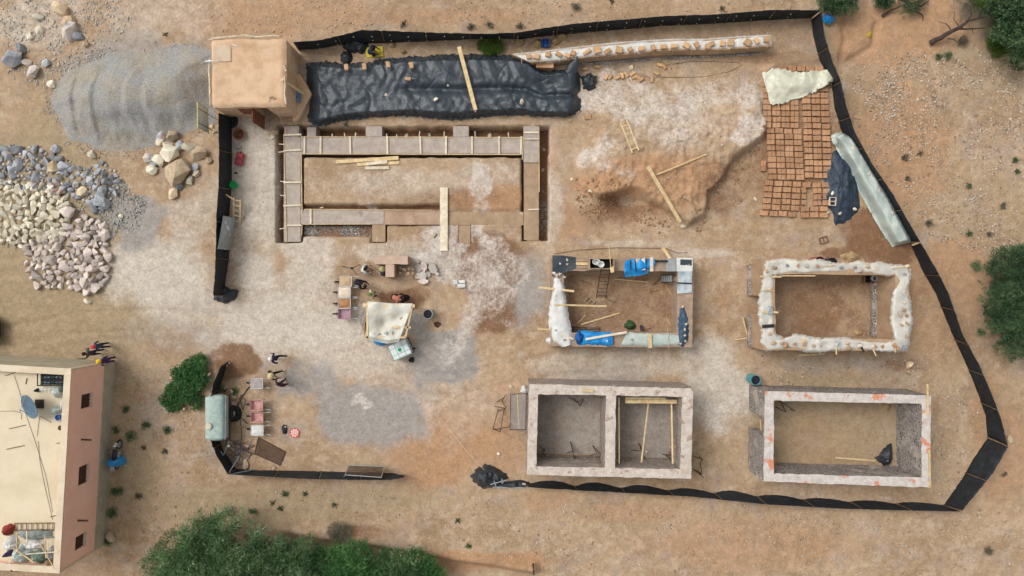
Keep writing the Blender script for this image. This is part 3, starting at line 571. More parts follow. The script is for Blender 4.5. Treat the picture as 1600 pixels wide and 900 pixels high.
fence('black net fence down the lower right side, ending at the pointed corner',
      [(1422,380),(1440,420),(1462,458),(1487,520),(1510,570),(1530,620),(1540,650),(1543,682)], [(1439,380),(1461,418),(1481,456),(1505,525),(1530,570),(1551,620),(1564,655),(1575,697)], 6, 1.5, 5)
fence('broad black net fence panel slanting at the lower right corner of the site',
      [(1543,684),(1520,718),(1505,745),(1474,790)], [(1575,698),(1552,738),(1532,763),(1503,798)], 2, 1.6, 6)
fence('long black net fence along the bottom of the site below the two lower houses',
      [(1472,789),(1400,787),(1300,783),(1200,777),(1150,772),(1085,769),(1000,764),(905,760),(826,757)], [(1501,799),(1400,797),(1300,794),(1200,788),(1150,783),(1085,776),(1000,771),(905,766),(825,761)], 9, .9, 7, .34)
fence('black net fence at the bottom left of the yard with a sieve frame against it',
      [(368,733),(400,735),(470,736),(560,738),(610,739),(628,743)], [(357,741),(400,744),(470,748),(560,750),(610,750),(633,746)], 4, 1.3, 8)
fence('black net fence bent round the green water tank',
      [(356,564),(348,590),(338,625),(337,670),(349,705),(369,733)], [(345,572),(333,600),(325,640),(326,680),(339,714),(356,741)], 4, 1.45, 9)
for i, (x, y, rx, ry, h, lab) in enumerate([(352,461,20,13,.5,'bunched black netting at the lower end of the left fence'),(762,745,30,20,.8,'dark heap of black sheeting beside the small metal frame at the bottom fence'),(557,72,20,13,.45,'crumpled black netting hanging inside the top fence near the yellow mat'),
        (541,90,10,13,.3,'strip of black sheeting trailing from the top fence to the covered stack'),(921,128,15,14,.5,'black plastic bag lying at the right end of the covered stack'),(800,757,28,6,.35,'low fold of black sheeting between the dark heap and the bottom fence')]):
    tag(crumple('black_sheeting', x, y, rx, ry, h, m_net2, 20 + i * 3, PG(x, y)[2] - .02), lab, 'sheeting')

# ------------------------------------------------------------------ walls drawn on plan
def xy(px, py, z): return P(px, py, z)[:2]
def wall(a, b, b2, a2, z0, z1, name, mat, parent, topmat=None, jit=.014, seg=.3, zt=None):
    """wall whose top outline is the photo quad a-b (outer), b2-a2 (inner); vertical sides, uneven arrises"""
    zt = zt or z1; A, B, B2, A2 = (np.array(xy(*q, zt)) for q in (a, b, b2, a2)); n = max(2, int(np.linalg.norm(B - A) / seg)); nz = max(2, int((z1 - z0) / .5))
    V = []; F = []; Fm = []
    for i in range(n + 1):
        u = i / n; o = A + (B - A) * u; q = A2 + (B2 - A2) * u; ring = []
        k = 0 if i in (0, n) else 1
        for j in range(nz + 1): ring.append((*(o + RNG.normal(0, jit, 2) * k), z0 + (z1 - z0) * j / nz + (RNG.normal(0, jit * .7) if j == nz else 0)))
        mid = (o + q) / 2; ring.append((*mid, z1 + RNG.normal(0, jit * .7) + .006))
        for j in range(nz, -1, -1): ring.append((*(q + RNG.normal(0, jit, 2) * k), z0 + (z1 - z0) * j / nz + (RNG.normal(0, jit * .7) if j == nz else 0)))
        V += ring
    m = 2 * nz + 3
    for i in range(n):
        for j in range(m - 1):
            F.append((i * m + j, (i + 1) * m + j, (i + 1) * m + j + 1, i * m + j + 1)); Fm.append(1 if j in (nz, nz + 1) else 0)
    F.append(tuple(range(m))); F.append(tuple(range(n * m, n * m + m))[::-1]); Fm += [0, 0]
    V = np.array(V) - (wloc(parent) if parent else 0)
    me = bpy.data.meshes.new(name); me.from_pydata(V.tolist(), [], F); me.materials.append(mat); me.materials.append(topmat or mat)
    me.polygons.foreach_set('material_index', np.array(Fm, np.int32)); bm = bmesh.new(); bm.from_mesh(me); bmesh.ops.recalc_face_normals(bm, faces=bm.faces); bm.to_mesh(me); bm.free()
    return link(name, me, None, parent)
def rubble_mat(name, cols, mortar, sc, amt=.9):
    t = NT(name); v = t.voro(sc, out='Color'); e = t.voro(sc, 'DISTANCE_TO_EDGE'); s = t.n.new('ShaderNodeSeparateColor'); t.l.new(v, s.inputs[0])
    r = t.n.new('ShaderNodeValToRGB'); t.l.new(s.outputs[0], r.inputs[0])
    for i, q in enumerate(cols):
        k = r.color_ramp.elements[i] if i < 2 else r.color_ramp.elements.new(0); k.position = i / (len(cols) - 1); k.color = q
    col = t.mix(t.rng(e, .02, .09), mortar, r.outputs[0]); col = t.mix(t.rng(t.noise(1.2, 5, .6), .52, .66, 0, .6), col, mortar)
    t.bump(t.rng(e, 0, .15), .8, .05); return t.out(col, .92, .2)
m_rub = rubble_mat('rubble_masonry', [c(164,150,140), c(196,176,160), c(202,160,136), c(184,176,172), c(222,210,196), c(144,132,126)], c(204,190,174), 5.5)
m_rubg = rubble_mat('grey_rubble_masonry', [c(146,140,138), c(204,198,192), c(166,158,154), c(224,218,212), c(190,164,148), c(112,106,106)], c(206,194,180), 5.5)
m_top = M('white_mortar_bed', c(212,200,188), c(192,178,165), 2.6, .16, 14, .92, .6, 12, .04, spots=(c(166,144,130), 2.2, .58))
m_topr = M('white_mortar_bed_with_brick_dust', c(212,204,196), c(192,182,174), 2.6, .16, 14, .92, .6, 12, .04, spots=(c(212,140,108), 1.3, .585))
m_pise = M('rammed_earth', c(190,160,126), c(170,138,104), 1.4, .1, 26, .95, .35, 24, .02)
m_plast = M('earth_plaster', c(184,156,127), c(166,138,109), 1.1, .1, 22, .95, .4, 18, .03)
LR = lambda a, b, t: (a[0] + (b[0] - a[0]) * t, a[1] + (b[1] - a[1]) * t)
def house(name, label, o, i, h, mat, top, door=None, inside=None):
    """o, i: outer and inner corner photo points at wall-top height, clockwise from upper left; door: share of the left wall"""
    bx, by, _ = P(*o[3], 0); root = thing(name, label, 'unfinished house', (bx, by, 0)); z0 = -.25
    wall(o[0], o[1], i[1], i[0], z0, h, 'wall', mat, root, top); wall(o[1], o[2], i[2], i[1], z0, h, 'wall', mat, root, top); wall(o[2], o[3], i[3], i[2], z0, h, 'wall', mat, root, top)
    if door:
        a, b = door; O = lambda t: LR(o[3], o[0], t); I = lambda t: LR(i[3], i[0], t)
        wall(O(0), O(a), I(a), I(0), z0, h, 'wall', mat, root, top); wall(O(b), O(1), I(1), I(b), z0, h, 'wall', mat, root, top)
        wall(O(a), O(b), I(b), I(a), h - .28, h, 'lintel', mat, root, top)
    else: wall(o[3], o[0], i[0], i[3], z0, h, 'wall', mat, root, top)
    return root
HD = 2.65
hD = house('stone_house', 'roofless stone house at lower right with brick-dusted white wall tops', [(1195,611),(1455,618),(1453,762),(1193,752)], [(1209,626),(1440,631),(1440,746),(1209,740)], HD, m_rubg, m_topr, (.50, .70))
HC = 2.6
hC = house('two_room_house', 'roofless two-room stone house at bottom centre with whitish wall tops', [(827,600),(1083,607),(1080,748),(823,742)], [(841,616),(1066,620),(1063,733),(838,729)], HC, m_rub, m_top)
wall((947,617.6), (945,730.8), (961,731.2), (962.5,618.1), -.25, HC - .004, 'partition_wall', m_rub, hC, m_top)
HB = 2.3
hB = house('plastered_house', 'earth-plastered roofless house at right with plastic sheeting over its wall tops', [(1192,410),(1421,414),(1419,548),(1192,547)], [(1210,428),(1399,430),(1398,530),(1212,528)], HB, m_plast, m_plast, (.40, .62))
for a, b, b2, a2 in (((1399,430),(1398,530),(1396,529),(1397,431)),):   # exposed stone footing at the foot of the right wall
    x0, y0 = xy(1398.5,430,HB); x1, y1 = xy(1397.5,530,HB)
    MB().prism([(x0 - .26, y0 - .02), (x0 + .02, y0 - .02), (x1 + .02, y1 + .02), (x1 - .26, y1 + .02)], -.2, .32).build('footing', m_rubg, hB)
for s0, s1 in ((412,462),(494,546)):
    x0, y0 = xy(1192, s0, HB); x1, y1 = xy(1192, s1, HB); MB().prism([(x0 - .16, y0), (x0 + .03, y0), (x1 + .03, y1), (x1 - .16, y1)], -.2, .3).build('footing', m_rubg, hB)
m_pile = M('grey_pise', c(176,154,134), c(156,134,114), 1.3, .1, 22, .95, .35, 20, .02)
HA = 1.5
hA = house('rammed_earth_house', 'half-built rammed earth house at centre right, walls partly under tarps', [(862,403),(1084,404),(1081,543),(860,541)], [(880,423),(1058,424),(1058,520),(886,520)], HA, m_pile, m_pile)
m_boards = M('shutter_board', c(186,160,132), c(160,134,108), 3, .12, 30, .85, .3, 30, .01)
# formwork box with a dark pit in the top wall of that house, boards beside it
def dark_box(px0, py0, px1, py1, z, hgt, parent, mat, name='formwork_board', t=.05):
    x0, y0 = xy(px0, py0, z); x1, y1 = xy(px1, py1, z); zc = z - hgt / 2 + .1
    for cx, cy, sx, sy in (((x0 + x1) / 2, y0, abs(x1 - x0), t), ((x0 + x1) / 2, y1, abs(x1 - x0), t), (x0, (y0 + y1) / 2, t, abs(y1 - y0) - t * 1.2), (x1, (y0 + y1) / 2, t, abs(y1 - y0) - t * 1.2)):
        MB().box((cx, cy, zc), (sx, sy, hgt)).build(name, mat, parent)
fwr = thing('formwork_box', 'timber formwork box on the top wall of the rammed earth house holding white buckets', 'formwork', P(940, 412, HA)); dark_box(921, 404, 959, 420, HA + .45, .55, fwr, m_boards)
x0, y0 = xy(922.5, 405.5, HA + .05); x1, y1 = xy(957.5, 418.5, HA + .05); MB().prism([(x0, y0), (x1, y0), (x1, y1), (x0, y1)], HA + .012, HA + .03).build('floor_board', M('black_formwork_floor', c(44,42,38), c(30,30,28), 4), fwr)
for k, (a, b, cc_, d, w) in enumerate(((900,407,921,407,.12),(900,412,919,412,.18),(900,417,921,417.5,.1),(916,421,962,421.5,.07))):
    p = P(a, b, HA + .08); q = P(cc_, d, HA + .08); tag(MB().beam(p, q, w, .05).build('board', m_wood if k == 1 else m_boards), ['narrow board along the upper edge left of the formwork box', 'pale short board left of the formwork box', 'board along the lower edge left of the formwork box', 'long thin board under the front of the formwork box'][k], 'board')

# ------------------------------------------------------------------ earth hut at upper left
HH = 2.5; hut_t = [(327,62),(352,58),(378,55),(400,58),(446,56),(449,110),(447,166),(400,167),(330,166),(328,110)]
m_hut = M('straw_earth_render', c(222,190,158), c(204,168,134), 1.3, .16, 34, .97, .7, 26, .03, spots=(c(216,186,154), .9, .62))
hx0, hy0, _ = P(447, 166, 0); hut = thing('earth_hut', 'flat-roofed earth hut beside the gravel heap', 'hut', (hx0, hy0, 0))
tp = [xy(a, b, HH) for a, b in hut_t]; cx_ = sum(q[0] for q in tp) / 10; cy_ = sum(q[1] for q in tp) / 10
NX = 30; u = np.linspace(0, 1, NX)
ax0, ay1 = xy(329, 60, HH); ax1, ay0 = xy(447, 167, HH)
UX, UY = np.meshgrid(ax0 + (ax1 - ax0) * u, ay0 + (ay1 - ay0) * u, indexing='ij'); eg = np.minimum(np.minimum(UX - ax0, ax1 - UX), np.minimum(UY - ay0, ay1 - UY))
UZ = HH + .05 * (fbm(UX, UY, 1.2, 81, 4) - .5) + .06 * np.exp(-((eg - .3) / .2) ** 2) - .10 * sst((.12 - eg) / .12)
V = np.stack([UX + (fbm(UX, UY, 1.5, 82, 3) - .5) * .12, UY + (fbm(UX, UY, 1.5, 83, 3) - .5) * .12, UZ], -1).reshape(-1, 3)
link('roof', np_mesh('roof', V - wloc(hut), grid_faces(NX, NX), True), m_hut, hut)
# walls: south face with a door opening, others plain
def slab(x0, y0, x1, y1, z0, z1, nm='wall', mt=m_hut, par=hut): return MB().box(((x0 + x1) / 2, (y0 + y1) / 2, (z0 + z1) / 2), (abs(x1 - x0), abs(y1 - y0), z1 - z0)).build(nm, mt, par, bevel=.03)
zt = HH - .09
slab(ax0 + .03, ay1 - .45, ax1 - .03, ay1 - .02, -.2, zt); slab(ax0 + .03, ay0 + .46, ax0 + .45, ay1 - .46, -.2, zt); slab(ax1 - .45, ay0 + .46, ax1 - .03, ay1 - .46, -.2, zt)
d0, d1 = ax0 + 2.25, ax0 + 3.15
slab(ax0 + .03, ay0 + .03, d0, ay0 + .45, -.2, zt); slab(d1, ay0 + .03, ax1 - .03, ay0 + .45, -.2, zt); slab(d0 + .002, ay0 + .035, d1 - .002, ay0 + .445, 2.05, zt - .004, 'lintel')
MB().box((d0 + .03, ay0 - .36, 1.05), (.05, .82, 2.0)).build('door', M('red_brown_door', c(140,88,62), c(112,70,52), 5, .15, 30, .7, .2, 30, .01), hut)
MB().box((d0 - .5, ay0 + .015, 1.4), (.8, .05, 1.1)).build('shutter', M('brown_shutter', c(150,98,72), c(124,80,60), 5), hut)
m_straw = M('whitish_straw_edge', c(228,216,194), c(206,186,158), 5, .15, 30, .95, .5, 30, .02)
for pts in ([(327,63),(331,60),(345,59),(360,58),(374,56),(380,54),(388,57),(405,58),(428,56),(440,56)], [(328,92),(327,110),(328,128),(328,150),(329,166)], [(443,102),(446,108),(447,112)], [(444,120),(446,134),(445,148),(447,163)]):
    q = resamp(pts, 16); MB().tube([P(a + random.uniform(-.5, .5), b + random.uniform(-.5, .5), HH + .02 + random.uniform(-.02, .02)) for a, b in q], [random.uniform(.035, .075) for _ in q], 5).build('straw_edging', m_straw, hut, smooth=True)
x, y, z = P(348, 84, HH); MB().prism([(x - .5, y - .5), (x + .5, y - .45), (x + .48, y + .5), (x - .52, y + .48)], HH - .02, HH + .05).build('lime_patch', M('lime_render_patch', c(212,192,168), c(200,174,146), 1.5, .1, 30, .97, .5, 30, .02), hut)
MB().beam(P(320.5, 96, 2.75), P(334, 95, 2.75), .07, .07).build('drain_spout', m_galv, hut)
bx0, by0, _ = P(472, 112); MB().prism([P(472,118)[:2], P(490,150)[:2], P(476,176)[:2], P(468,190)[:2], P(460,192)[:2], P(462,120)[:2]], -.1, .42).build('earth_bench', m_hut, hut, bevel=.06)
def plank(name, a, b, w, th, mat, label, za, zb=None, cat='plank', group=None):
    zb = za if zb is None else zb
    return tag(MB().beam(P(*a, za), P(*b, zb), w, th).build(name, mat, bevel=.006), label, cat, group)
plank('wooden_beam', (441,125), (474,146), .16, .12, m_wood, 'short wooden beam lying from the hut roof edge towards the blue panel', HH + .1, .62)
sp = thing('solar_panel', 'small blue panel in a grey frame on the bench beside the hut', 'panel', P(465, 150, .5))
pm = Matrix.Rotation(.12, 3, 'X') @ Matrix.Rotation(-.15, 3, 'Z'); MB().box((0, 0, .05), (.52, .78, .04), m=pm).build('frame', m_galv, sp, local=True)
for i in range(3):
    for j in range(4):
        q = pm @ Vector((-.16 + i * .16, -.27 + j * .18, .026)); MB().box((q.x, q.y, q.z + .05), (.135, .155, .012), m=pm).build('cell', M('blue_cell', c(60,104,150), c(120,150,180), 6, .2, 30, .3, 0) if i == j == 0 else bpy.data.materials['blue_cell'], sp, local=True)
for k, (x, y, r, l) in enumerate(((424,152,5,'upper'),(421,158,4.4,'left'),(430,155,4.2,'right'))): rock(x, y, r, 'tan', f'small tan stone, {l} of three weighing down a wire on the hut roof', None, HH)
tag(MB().tube([P(362, 69, HH + .04), P(367, 71, HH + .06), P(372, 72, HH + .04)], .03, 5).build('rag', m_white), 'white twisted rag on the upper left of the hut roof', 'rag')
tag(MB().tube([P(426, 156, HH + .1), P(436, 180, 1.6), P(444, 200, .03)], .008, 4).build('wire', m_white), 'pale wire running from the hut roof stones down to the trench', 'wire')

# ------------------------------------------------------------------ pink rendered building at lower left
BH = 4.25; PLH = 1.1
m_pink = M('salmon_render', c(255,206,184), c(248,194,170), 1.0, .05, 18, .9, .15, 30, .01, lo=.3, hi=.75)
m_plin = M('grey_green_render', c(186,176,152), c(168,158,136), 1.2, .08, 20, .93, .2, 30, .01)
m_roofc = M('cream_roof_screed', c(226,211,182), c(214,198,168), .6, .06, 18, .9, .2, 20, .01, spots=(c(206,178,134), .5, .62))
m_trim = M('cream_parapet', c(226,210,184), c(212,194,166), 1.5, .06, 18, .9, .2, 20, .01)
ne = np.array(xy(111, 577, BH)); se = np.array(xy(93, 894, BH)); ed = se - ne; nrm = np.array([-ed[1], ed[0]]) / np.linalg.norm(ed); nrm = nrm if nrm[0] > 0 else -nrm; ed = ed / np.linalg.norm(ed); LB = np.linalg.norm(se - ne)
bld = thing('pink_building', 'flat-roofed building with a salmon pink side wall and cream roof terrace', 'building', (ne[0], ne[1], 0))
BW = 13.5; bp = lambda s, d: tuple(ne + ed * s + nrm * d)       # s along the wall from the north corner, d outwards
def bprism(s0, s1, d0, d1, z0, z1, nm, mt, bev=0., par=None): return MB().prism([bp(s0, d0), bp(s1, d0), bp(s1, d1), bp(s0, d1)], z0, z1).build(nm, mt, par or bld, bevel=bev)
wins = [(1.62, 2.45, 2.25, 3.15), (5.85, 6.95, 2.15, 3.0), (9.95, 10.75, 2.1, 2.95)]
edges = [0] + [q for w in wins for q in w[:2]] + [LB]
for k in range(0, len(edges), 2): bprism(edges[k], edges[k + 1], -.3, 0, PLH, BH, 'wall', m_pink)
m_grille = M('brown_window_wood', c(92,66,52), c(70,52,42), 6, .15, 30, .6, .2, 40, .01)
for s0, s1, z0, z1 in wins:
    bprism(s0 + .002, s1 - .002, -.3, -.003, PLH, z0, 'wall', m_pink); bprism(s0 + .002, s1 - .002, -.3, -.003, z1, BH - .002, 'wall', m_pink)
    w_ = bprism(s0, s1, -.16, -.10, z0, z1, 'window', m_grille)
    for q in np.linspace(s0 + .08, s1 - .08, 5):
        a = ne + ed * q - nrm * .05; MB().tube([(a[0], a[1], z0), (a[0], a[1], z1)], .014, 5).build('bar', m_steel, w_)
    bprism(s0 - .06, s1 + .06, -.1, .07, z0 - .07, z0 - .005, 'sill', m_trim, par=w_)
bprism(-.02, LB + .02, -.32, .035, -.3, PLH - .002, 'plinth', m_plin, .02)
bprism(0, .28, -BW, -.302, -.3, BH, 'wall', m_plin); bprism(LB - .28, LB, -BW, -.302, -.3, BH, 'wall', m_pink)
bprism(.05, LB - .05, -BW, -.15, BH - .75, BH - .42, 'roof', m_roofc)
bprism(-.05, LB + .05, -.34, .05, BH + .002, BH + .07, 'parapet_cap', m_trim, .01); bprism(-.05, .33, -BW, -.342, BH + .002, BH + .07, 'parapet_cap', m_trim, .01); bprism(LB - .33, LB + .05, -BW, -.342, BH + .002, BH + .07, 'parapet_cap', m_trim, .01)
for s in (0, LB): bprism(s - .05, s + .05, -.02, .055, PLH, BH, 'corner_trim', m_trim)
for s, z in ((4.25, 2.95), (9.0, 2.85)):
    a = ne + ed * s; MB().beam((a[0], a[1], z), (a[0] + nrm[0] * .55, a[1] + nrm[1] * .55, z - .05), .09, .08).build('drain_spout', m_rust, bld)
RZ = BH - .42
def cable(pts, r, label, z, mat=m_steel, name='cable'):
    return tag(MB().tube([P(a, b, z if not callable(z) else z(i)) for i, (a, b) in enumerate(resamp(pts, max(8, len(pts) * 4)))], r, 4).build(name, mat), label, 'cable')
for k, pts in enumerate(([(22,586),(30,610),(38,640),(55,690),(72,745),(82,800)], [(58,682),(62,650),(80,660)], [(0,643),(20,642),(34,645),(33,655)], [(60,690),(62,720),(70,760),(82,812)])):
    cable(pts, .009, ['thin dark cable running down the length of the cream roof', 'short cable beside the satellite dish foot', 'dark cable bent across the left of the cream roof', 'second long thin cable on the cream roof, nearer the parapet'][k], RZ + .02)
for k, (a, b, d, e) in enumerate(((14,670,40,664),(10,702,38,696),(8,587,24,582),(88,693,103,690),(40,600,42,591),(78,808,96,803))):
    tag(MB().beam(P(a, b, RZ + .03), P(d, e, RZ + .03), .028, .03).build('iron_bar', m_rust), f'short rusty bar lying on the cream roof, {["upper of the two at left","lower of the two at left","in the upper left corner","beside the parapet","small upright one near the top","beside the lower heap"][k]}', 'bar')
# satellite dish
ds = thing('satellite_dish', 'blue-grey satellite dish with a feed arm on the cream roof', 'satellite dish', P(62, 631, RZ))
dm = Matrix.Rotation(R(-28), 3, 'Y') @ Matrix.Rotation(R(16), 3, 'X'); m_dish = M('blue_grey_dish', c(98,124,142), c(84,108,126), 2, .06, 20, .5, .05, 20, .01)
prof = [(.001, .0)] + [(.72 * k / 8, .16 * (k / 8) ** 2) for k in range(1, 9)]
MB().lathe(prof + [(q, z - .02) for q, z in prof[::-1]], (0, 0, .62), 32, dm).build('reflector', m_dish, ds, local=True, smooth=True)
tipv = dm @ Vector((0, 0, .62)) + Vector((0, 0, .62))
for an in (90, 215, 330):
    e_ = dm @ Vector((.7 * math.cos(R(an)), .7 * math.sin(R(an)), .17)) + Vector((0, 0, .62)); MB().tube([e_, tipv], .014, 5).build('feed_arm', m_galv, ds, local=True)
MB().lathe([(.05, 0), (.06, .1), (.03, .14)], tipv, 10).build('feed_horn', m_white, ds, local=True); MB().tube([(0, 0, 0), (0, 0, .6)], .04, 8).build('mast', m_steel, ds, local=True); MB().box((0, 0, .02), (.5, .5, .04)).build('base_plate', m_steel, ds, local=True)
# scrap on the roof
rk = thing('metal_rack', 'black metal rack full of bottles in the upper corner of the cream roof', 'rack', P(86, 592, RZ))
for sx in (-.72, 0, .68):
    MB().beam((sx, -.33, .4), (sx, .36, .4), .04, .04).build('rail', m_dark, rk, local=True)
for sy in (-.33, .36): MB().beam((-.74, sy, .36), (.7, sy, .36), .05, .05).build('rail', m_dark, rk, local=True)
for sx in (-.72, .68):
    for sy in (-.33, .36): MB().beam((sx, sy, 0), (sx, sy, .4), .04, .04).build('leg', m_dark, rk, local=True)
MB().box((-.02, .01, .16), (1.36, .62, .04)).build('shelf', m_dark, rk, local=True)
m_bot = M('clear_bottle', c(176,196,200), c(90,110,120), 9, .2, 40, .3, 0, spec=.6); m_grn = M('dull_green_plastic', c(120,140,126), c(92,112,100), 4)
for k in range(12):
    x_, y_ = -.55 + (k % 6) * .22, -.16 + (k // 6) * .3; MB().lathe([(.05, 0), (.055, .16), (.02, .22), (.02, .26)], (x_, y_, .18), 8).build('bottle', m_bot if k % 3 else m_grn, rk, local=True)
an = thing('roof_antenna', 'white cross-shaped aerial lying beside the dish', 'antenna', P(75, 608, RZ))
MB().beam((-.45, -.05, .06), (.5, .06, .06), .05, .04).build('boom', m_white, an, local=True)
for q in (-.3, -.1, .1, .3): MB().beam((q - .02, -.22, .09), (q + .02, .22, .09), .025, .02).build('element', m_white, an, local=True)
m_bag = M('pale_plastic_bag', c(206,214,208), c(178,192,186), 3, .1, 20, .5, .5, 12, .05); m_bagw = M('white_sacking', c(228,226,220), c(204,204,200), 3, .1, 20, .8, .5, 12, .05)
m_cloth = M('dark_cloth', c(50,52,64), c(74,72,80), 4, .15, 30, .9, .5, 12, .05); m_redn = M('red_net_sack', c(168,72,62), c(132,56,50), 9, .25, 30, .8, .6, 20, .04)
for k, (x, y, rx, ry, h, mt, lab) in enumerate([(92,612,12,10,.45,m_bag,'pale green plastic bag heaped under the rack on the roof'),(98,606,7,8,.5,m_grn,'dull green bundle beside the parapet corner'),(99,632,5,12,.3,m_bagw,'narrow white sheet crumpled along the parapet'),(86,641,9,8,.3,m_bag,'pale bag right beside the satellite dish'),
      (92,653,9,7,.25,m_bagw,'white sheet under the blue bucket on the roof'),(57,610,4,3,.3,m_dark,'small black cone-like bag left of the aerial'),(95,669,6,5,.25,m_rust,'rusty brown bowl at the foot of the roof junk'),(104,600,0,0,.2,m_bag,''),
      (11,828,9,10,.55,m_redn,'red net sack at the upper left of the lower roof heap'),(52,836,34,8,.3,M('grey_tarpaulin', c(150,158,152), c(126,134,130), 2, .1, 20, .6, .5, 10, .05),'grey tarpaulin folded along the top of the lower roof heap'),(16,852,12,12,.5,m_bagw,'white bag at the left of the lower roof heap'),(30,868,16,14,.5,m_bag,'pale plastic bag in the middle of the lower roof heap'),
      (52,852,16,9,.4,m_bagw,'crumpled white sheeting across the lower roof heap'),(62,870,14,12,.4,m_grn,'greenish bundle in the lower roof heap'),(28,888,14,8,.45,m_cloth,'dark clothing at the bottom of the lower roof heap'),(79,885,9,12,.35,m_woodd,'brown brushwood bundle in the corner of the lower roof heap'),(15,864,5,6,.6,M('purple_rag', c(104,86,128), c(84,66,108), 4),'purple rag on the white bag'),(80,865,6,12,.3,m_galv,'grey pipe-like sheet beside the parapet at the lower heap')]):
    if rx: tag(crumple('bundle', x, y, rx, ry, h, mt, 60 + k, RZ), lab, 'bundle')
bk = thing('bucket', 'bright blue bucket standing on the white sheet near the dish', 'bucket', P(96, 651, RZ + .1)); m_blued = M('blue_plastic', c(46,104,190), c(36,84,160), 3, .05, 20, .45, .05)
MB().lathe([(.11, 0), (.16, .32), (.165, .33), (.14, .33), (.10, .03), (.001, .03)], n=18).build('body', m_blued, bk, local=True, smooth=True); MB().tube([(.16 * math.cos(a), .16 * math.sin(a) * .2, .33 + .14 * math.sin(a)) for a in np.linspace(0, PI, 9)], .008, 5).build('handle', m_steel, bk, local=True)
ld = thing('roof_ladder', 'weathered ladder lying on the roof above the lower heap', 'ladder', P(55, 823, RZ))
for s in (-.18, .2): MB().beam((-1.15, s, .06), (1.1, s + .03, .06), .05, .05).build('rail', m_woodd, ld, local=True)
for k in range(8): MB().beam((-1.05 + k * .3, -.18, .07), (-1.05 + k * .3, .22, .07), .035, .03).build('rung', m_woodd, ld, local=True)
for k, (a, b, d, e, w) in enumerate(((70,840,72,872,.06),(76,842,74,870,.05),(20,856,52,878,.07),(34,848,14,880,.06),(60,846,86,890,.05),(40,866,92,862,.05),(26,832,26,858,.06),(42,830,42,846,.06))):
    plank('scrap_plank', (a, b), (d, e), w, .04, m_woodw if k % 2 else m_wood, f'scrap batten on the lower roof heap, {["left of the upright pair","right of the upright pair","slanting to lower right","slanting to lower left","long one beside the parapet","crosswise one","short one by the red sack","short one in the middle"][k]}', RZ + .42 + k * .03, RZ + .36 + k * .03)
# ------------------------------------------------------------------ foundation strips with laths
fo = thing('strip_foundation', 'concrete strip foundation with white lath formwork in its trench below the tarp', 'foundation', P(640, 300, -.5))
m_estrip = M('earth_coloured_concrete', c(178,152,124), c(160,134,108), 1.6, .1, 24, .93, .35, 24, .02, spots=(c(200,178,154), 1.2, .6))
def strip(x0, y0, x1, y1, zt, mat, nm='strip'):
    a = P(x0, y0, 0); b = P(x1, y1, 0); q = wloc(fo)
    return MB().prism([(a[0], a[1]), (b[0], a[1]), (b[0], b[1]), (a[0], b[1])], -.95, zt).build(nm, mat, fo, bevel=.012)
strip(470, 214, 817.5, 240, .02, m_conc); strip(443.5, 214, 469.7, 378, .025, m_conc); strip(444, 197, 467, 213.7, .022, m_conc, 'buttress'); strip(571.5, 197, 597, 213.7, .022, m_conc, 'buttress'); strip(708, 197, 732.5, 213.7, .022, m_conc, 'buttress')
strip(818, 197, 841.5, 254, .023, m_conc); strip(480, 199, 494, 213.6, .05, m_conc, 'block')
strip(470, 327.5, 600, 350, .02, m_conc); strip(600.3, 328, 688, 351, .0, M('pinkish_screed', c(186,158,136), c(168,138,116), 1.2, .08, 24, .93, .3, 24, .02, spots=(c(152,112,86), 1.4, .62))); strip(581.5, 350.3, 602, 378, .01, m_estrip, 'buttress')
strip(818.5, 254.3, 842, 375, -.06, m_estrip); strip(700, 331, 818, 351.5, -.06, m_estrip); strip(717, 352, 735, 381, -.08, m_estrip, 'buttress'); strip(823, 375.3, 845, 379.5, -.1, m_estrip, 'buttress'); strip(688.4, 329, 699.6, 351, -.03, m_estrip)
def lath(x0, y0, x1, y1, w=.07, z=.05, mat=m_woodw, nm='lath'): return MB().beam(P(x0, y0, z), P(x1, y1, z + random.uniform(-.01, .01)), w, .05).build(nm, mat, fo)
for a in ((443.5,212,448,378),(470.5,238,472,333),(470,213.5,572,214),(597,214,708,214.5),(733,214.5,818,215),(471,240.5,640,241),(640,241,815,241.5),(447,198,447,212),(473,350.5,581,350),(476,327,675,328.5),(449,352,473,352),(472,352,471,368),(842,198,842.5,300),(818,213,816,250)): lath(*a, w=.045, mat=m_wood)
for x, w in ((476,.1),(501,.12),(547,.1),(605,.12),(656.5,.1),(697,.12),(737.5,.11),(779.5,.11),(814.5,.11)): lath(x, 213, x + random.uniform(-1, 1), 241, w, .09)
for y in (211, 235.5, 285, 321.5): lath(443, y, 471, y - random.uniform(0, 1.5), .1, .09)
lath(485.5, 327, 485.5, 350, .11, .09); lath(449, 352, 471, 352, .1, .1); lath(819, 207, 841, 207, .1, .09); lath(819, 217, 841, 217, .08, .1); lath(825, 327.5, 842, 327, .07, .0)
for x, y, d in ((519,209,6),(538,208,8),(556,207,10),(604,209,8),(620,210,5),(656,205,9),(694,206,10),(742,205,9),(794,207,8),(436,225,10),(435,238,12),(500,325,5),(438,283,7),(438,305,8),(437,358,10)):
    lath(x, y, x + (random.uniform(-2, 2) if y < 214 else d), y + (d if y < 214 else random.uniform(-2, 2)), .05, .03)
stk = [(636,214,6,'pale chunk of stone in the upper trench left of the second buttress'),(672,211,5,'pale stone in the upper trench'),(765,212,5,'stone in the upper trench near the right corner'),(848,266,4,'small cube of rubble in the right trench'),(850,234,3,'chip of wood-pale stone high in the right trench'),(428,208,8,'grey-tan stone left of the upper left buttress'),(677,367,6,'grey stone at the foot of the gangway plank'),(426,213,6,'tan stone beside the grey-tan one left of the foundation')]
for x, y, r, l in stk: rock(x, y, r, 'cream' if r < 7 else 'tan', l, None)
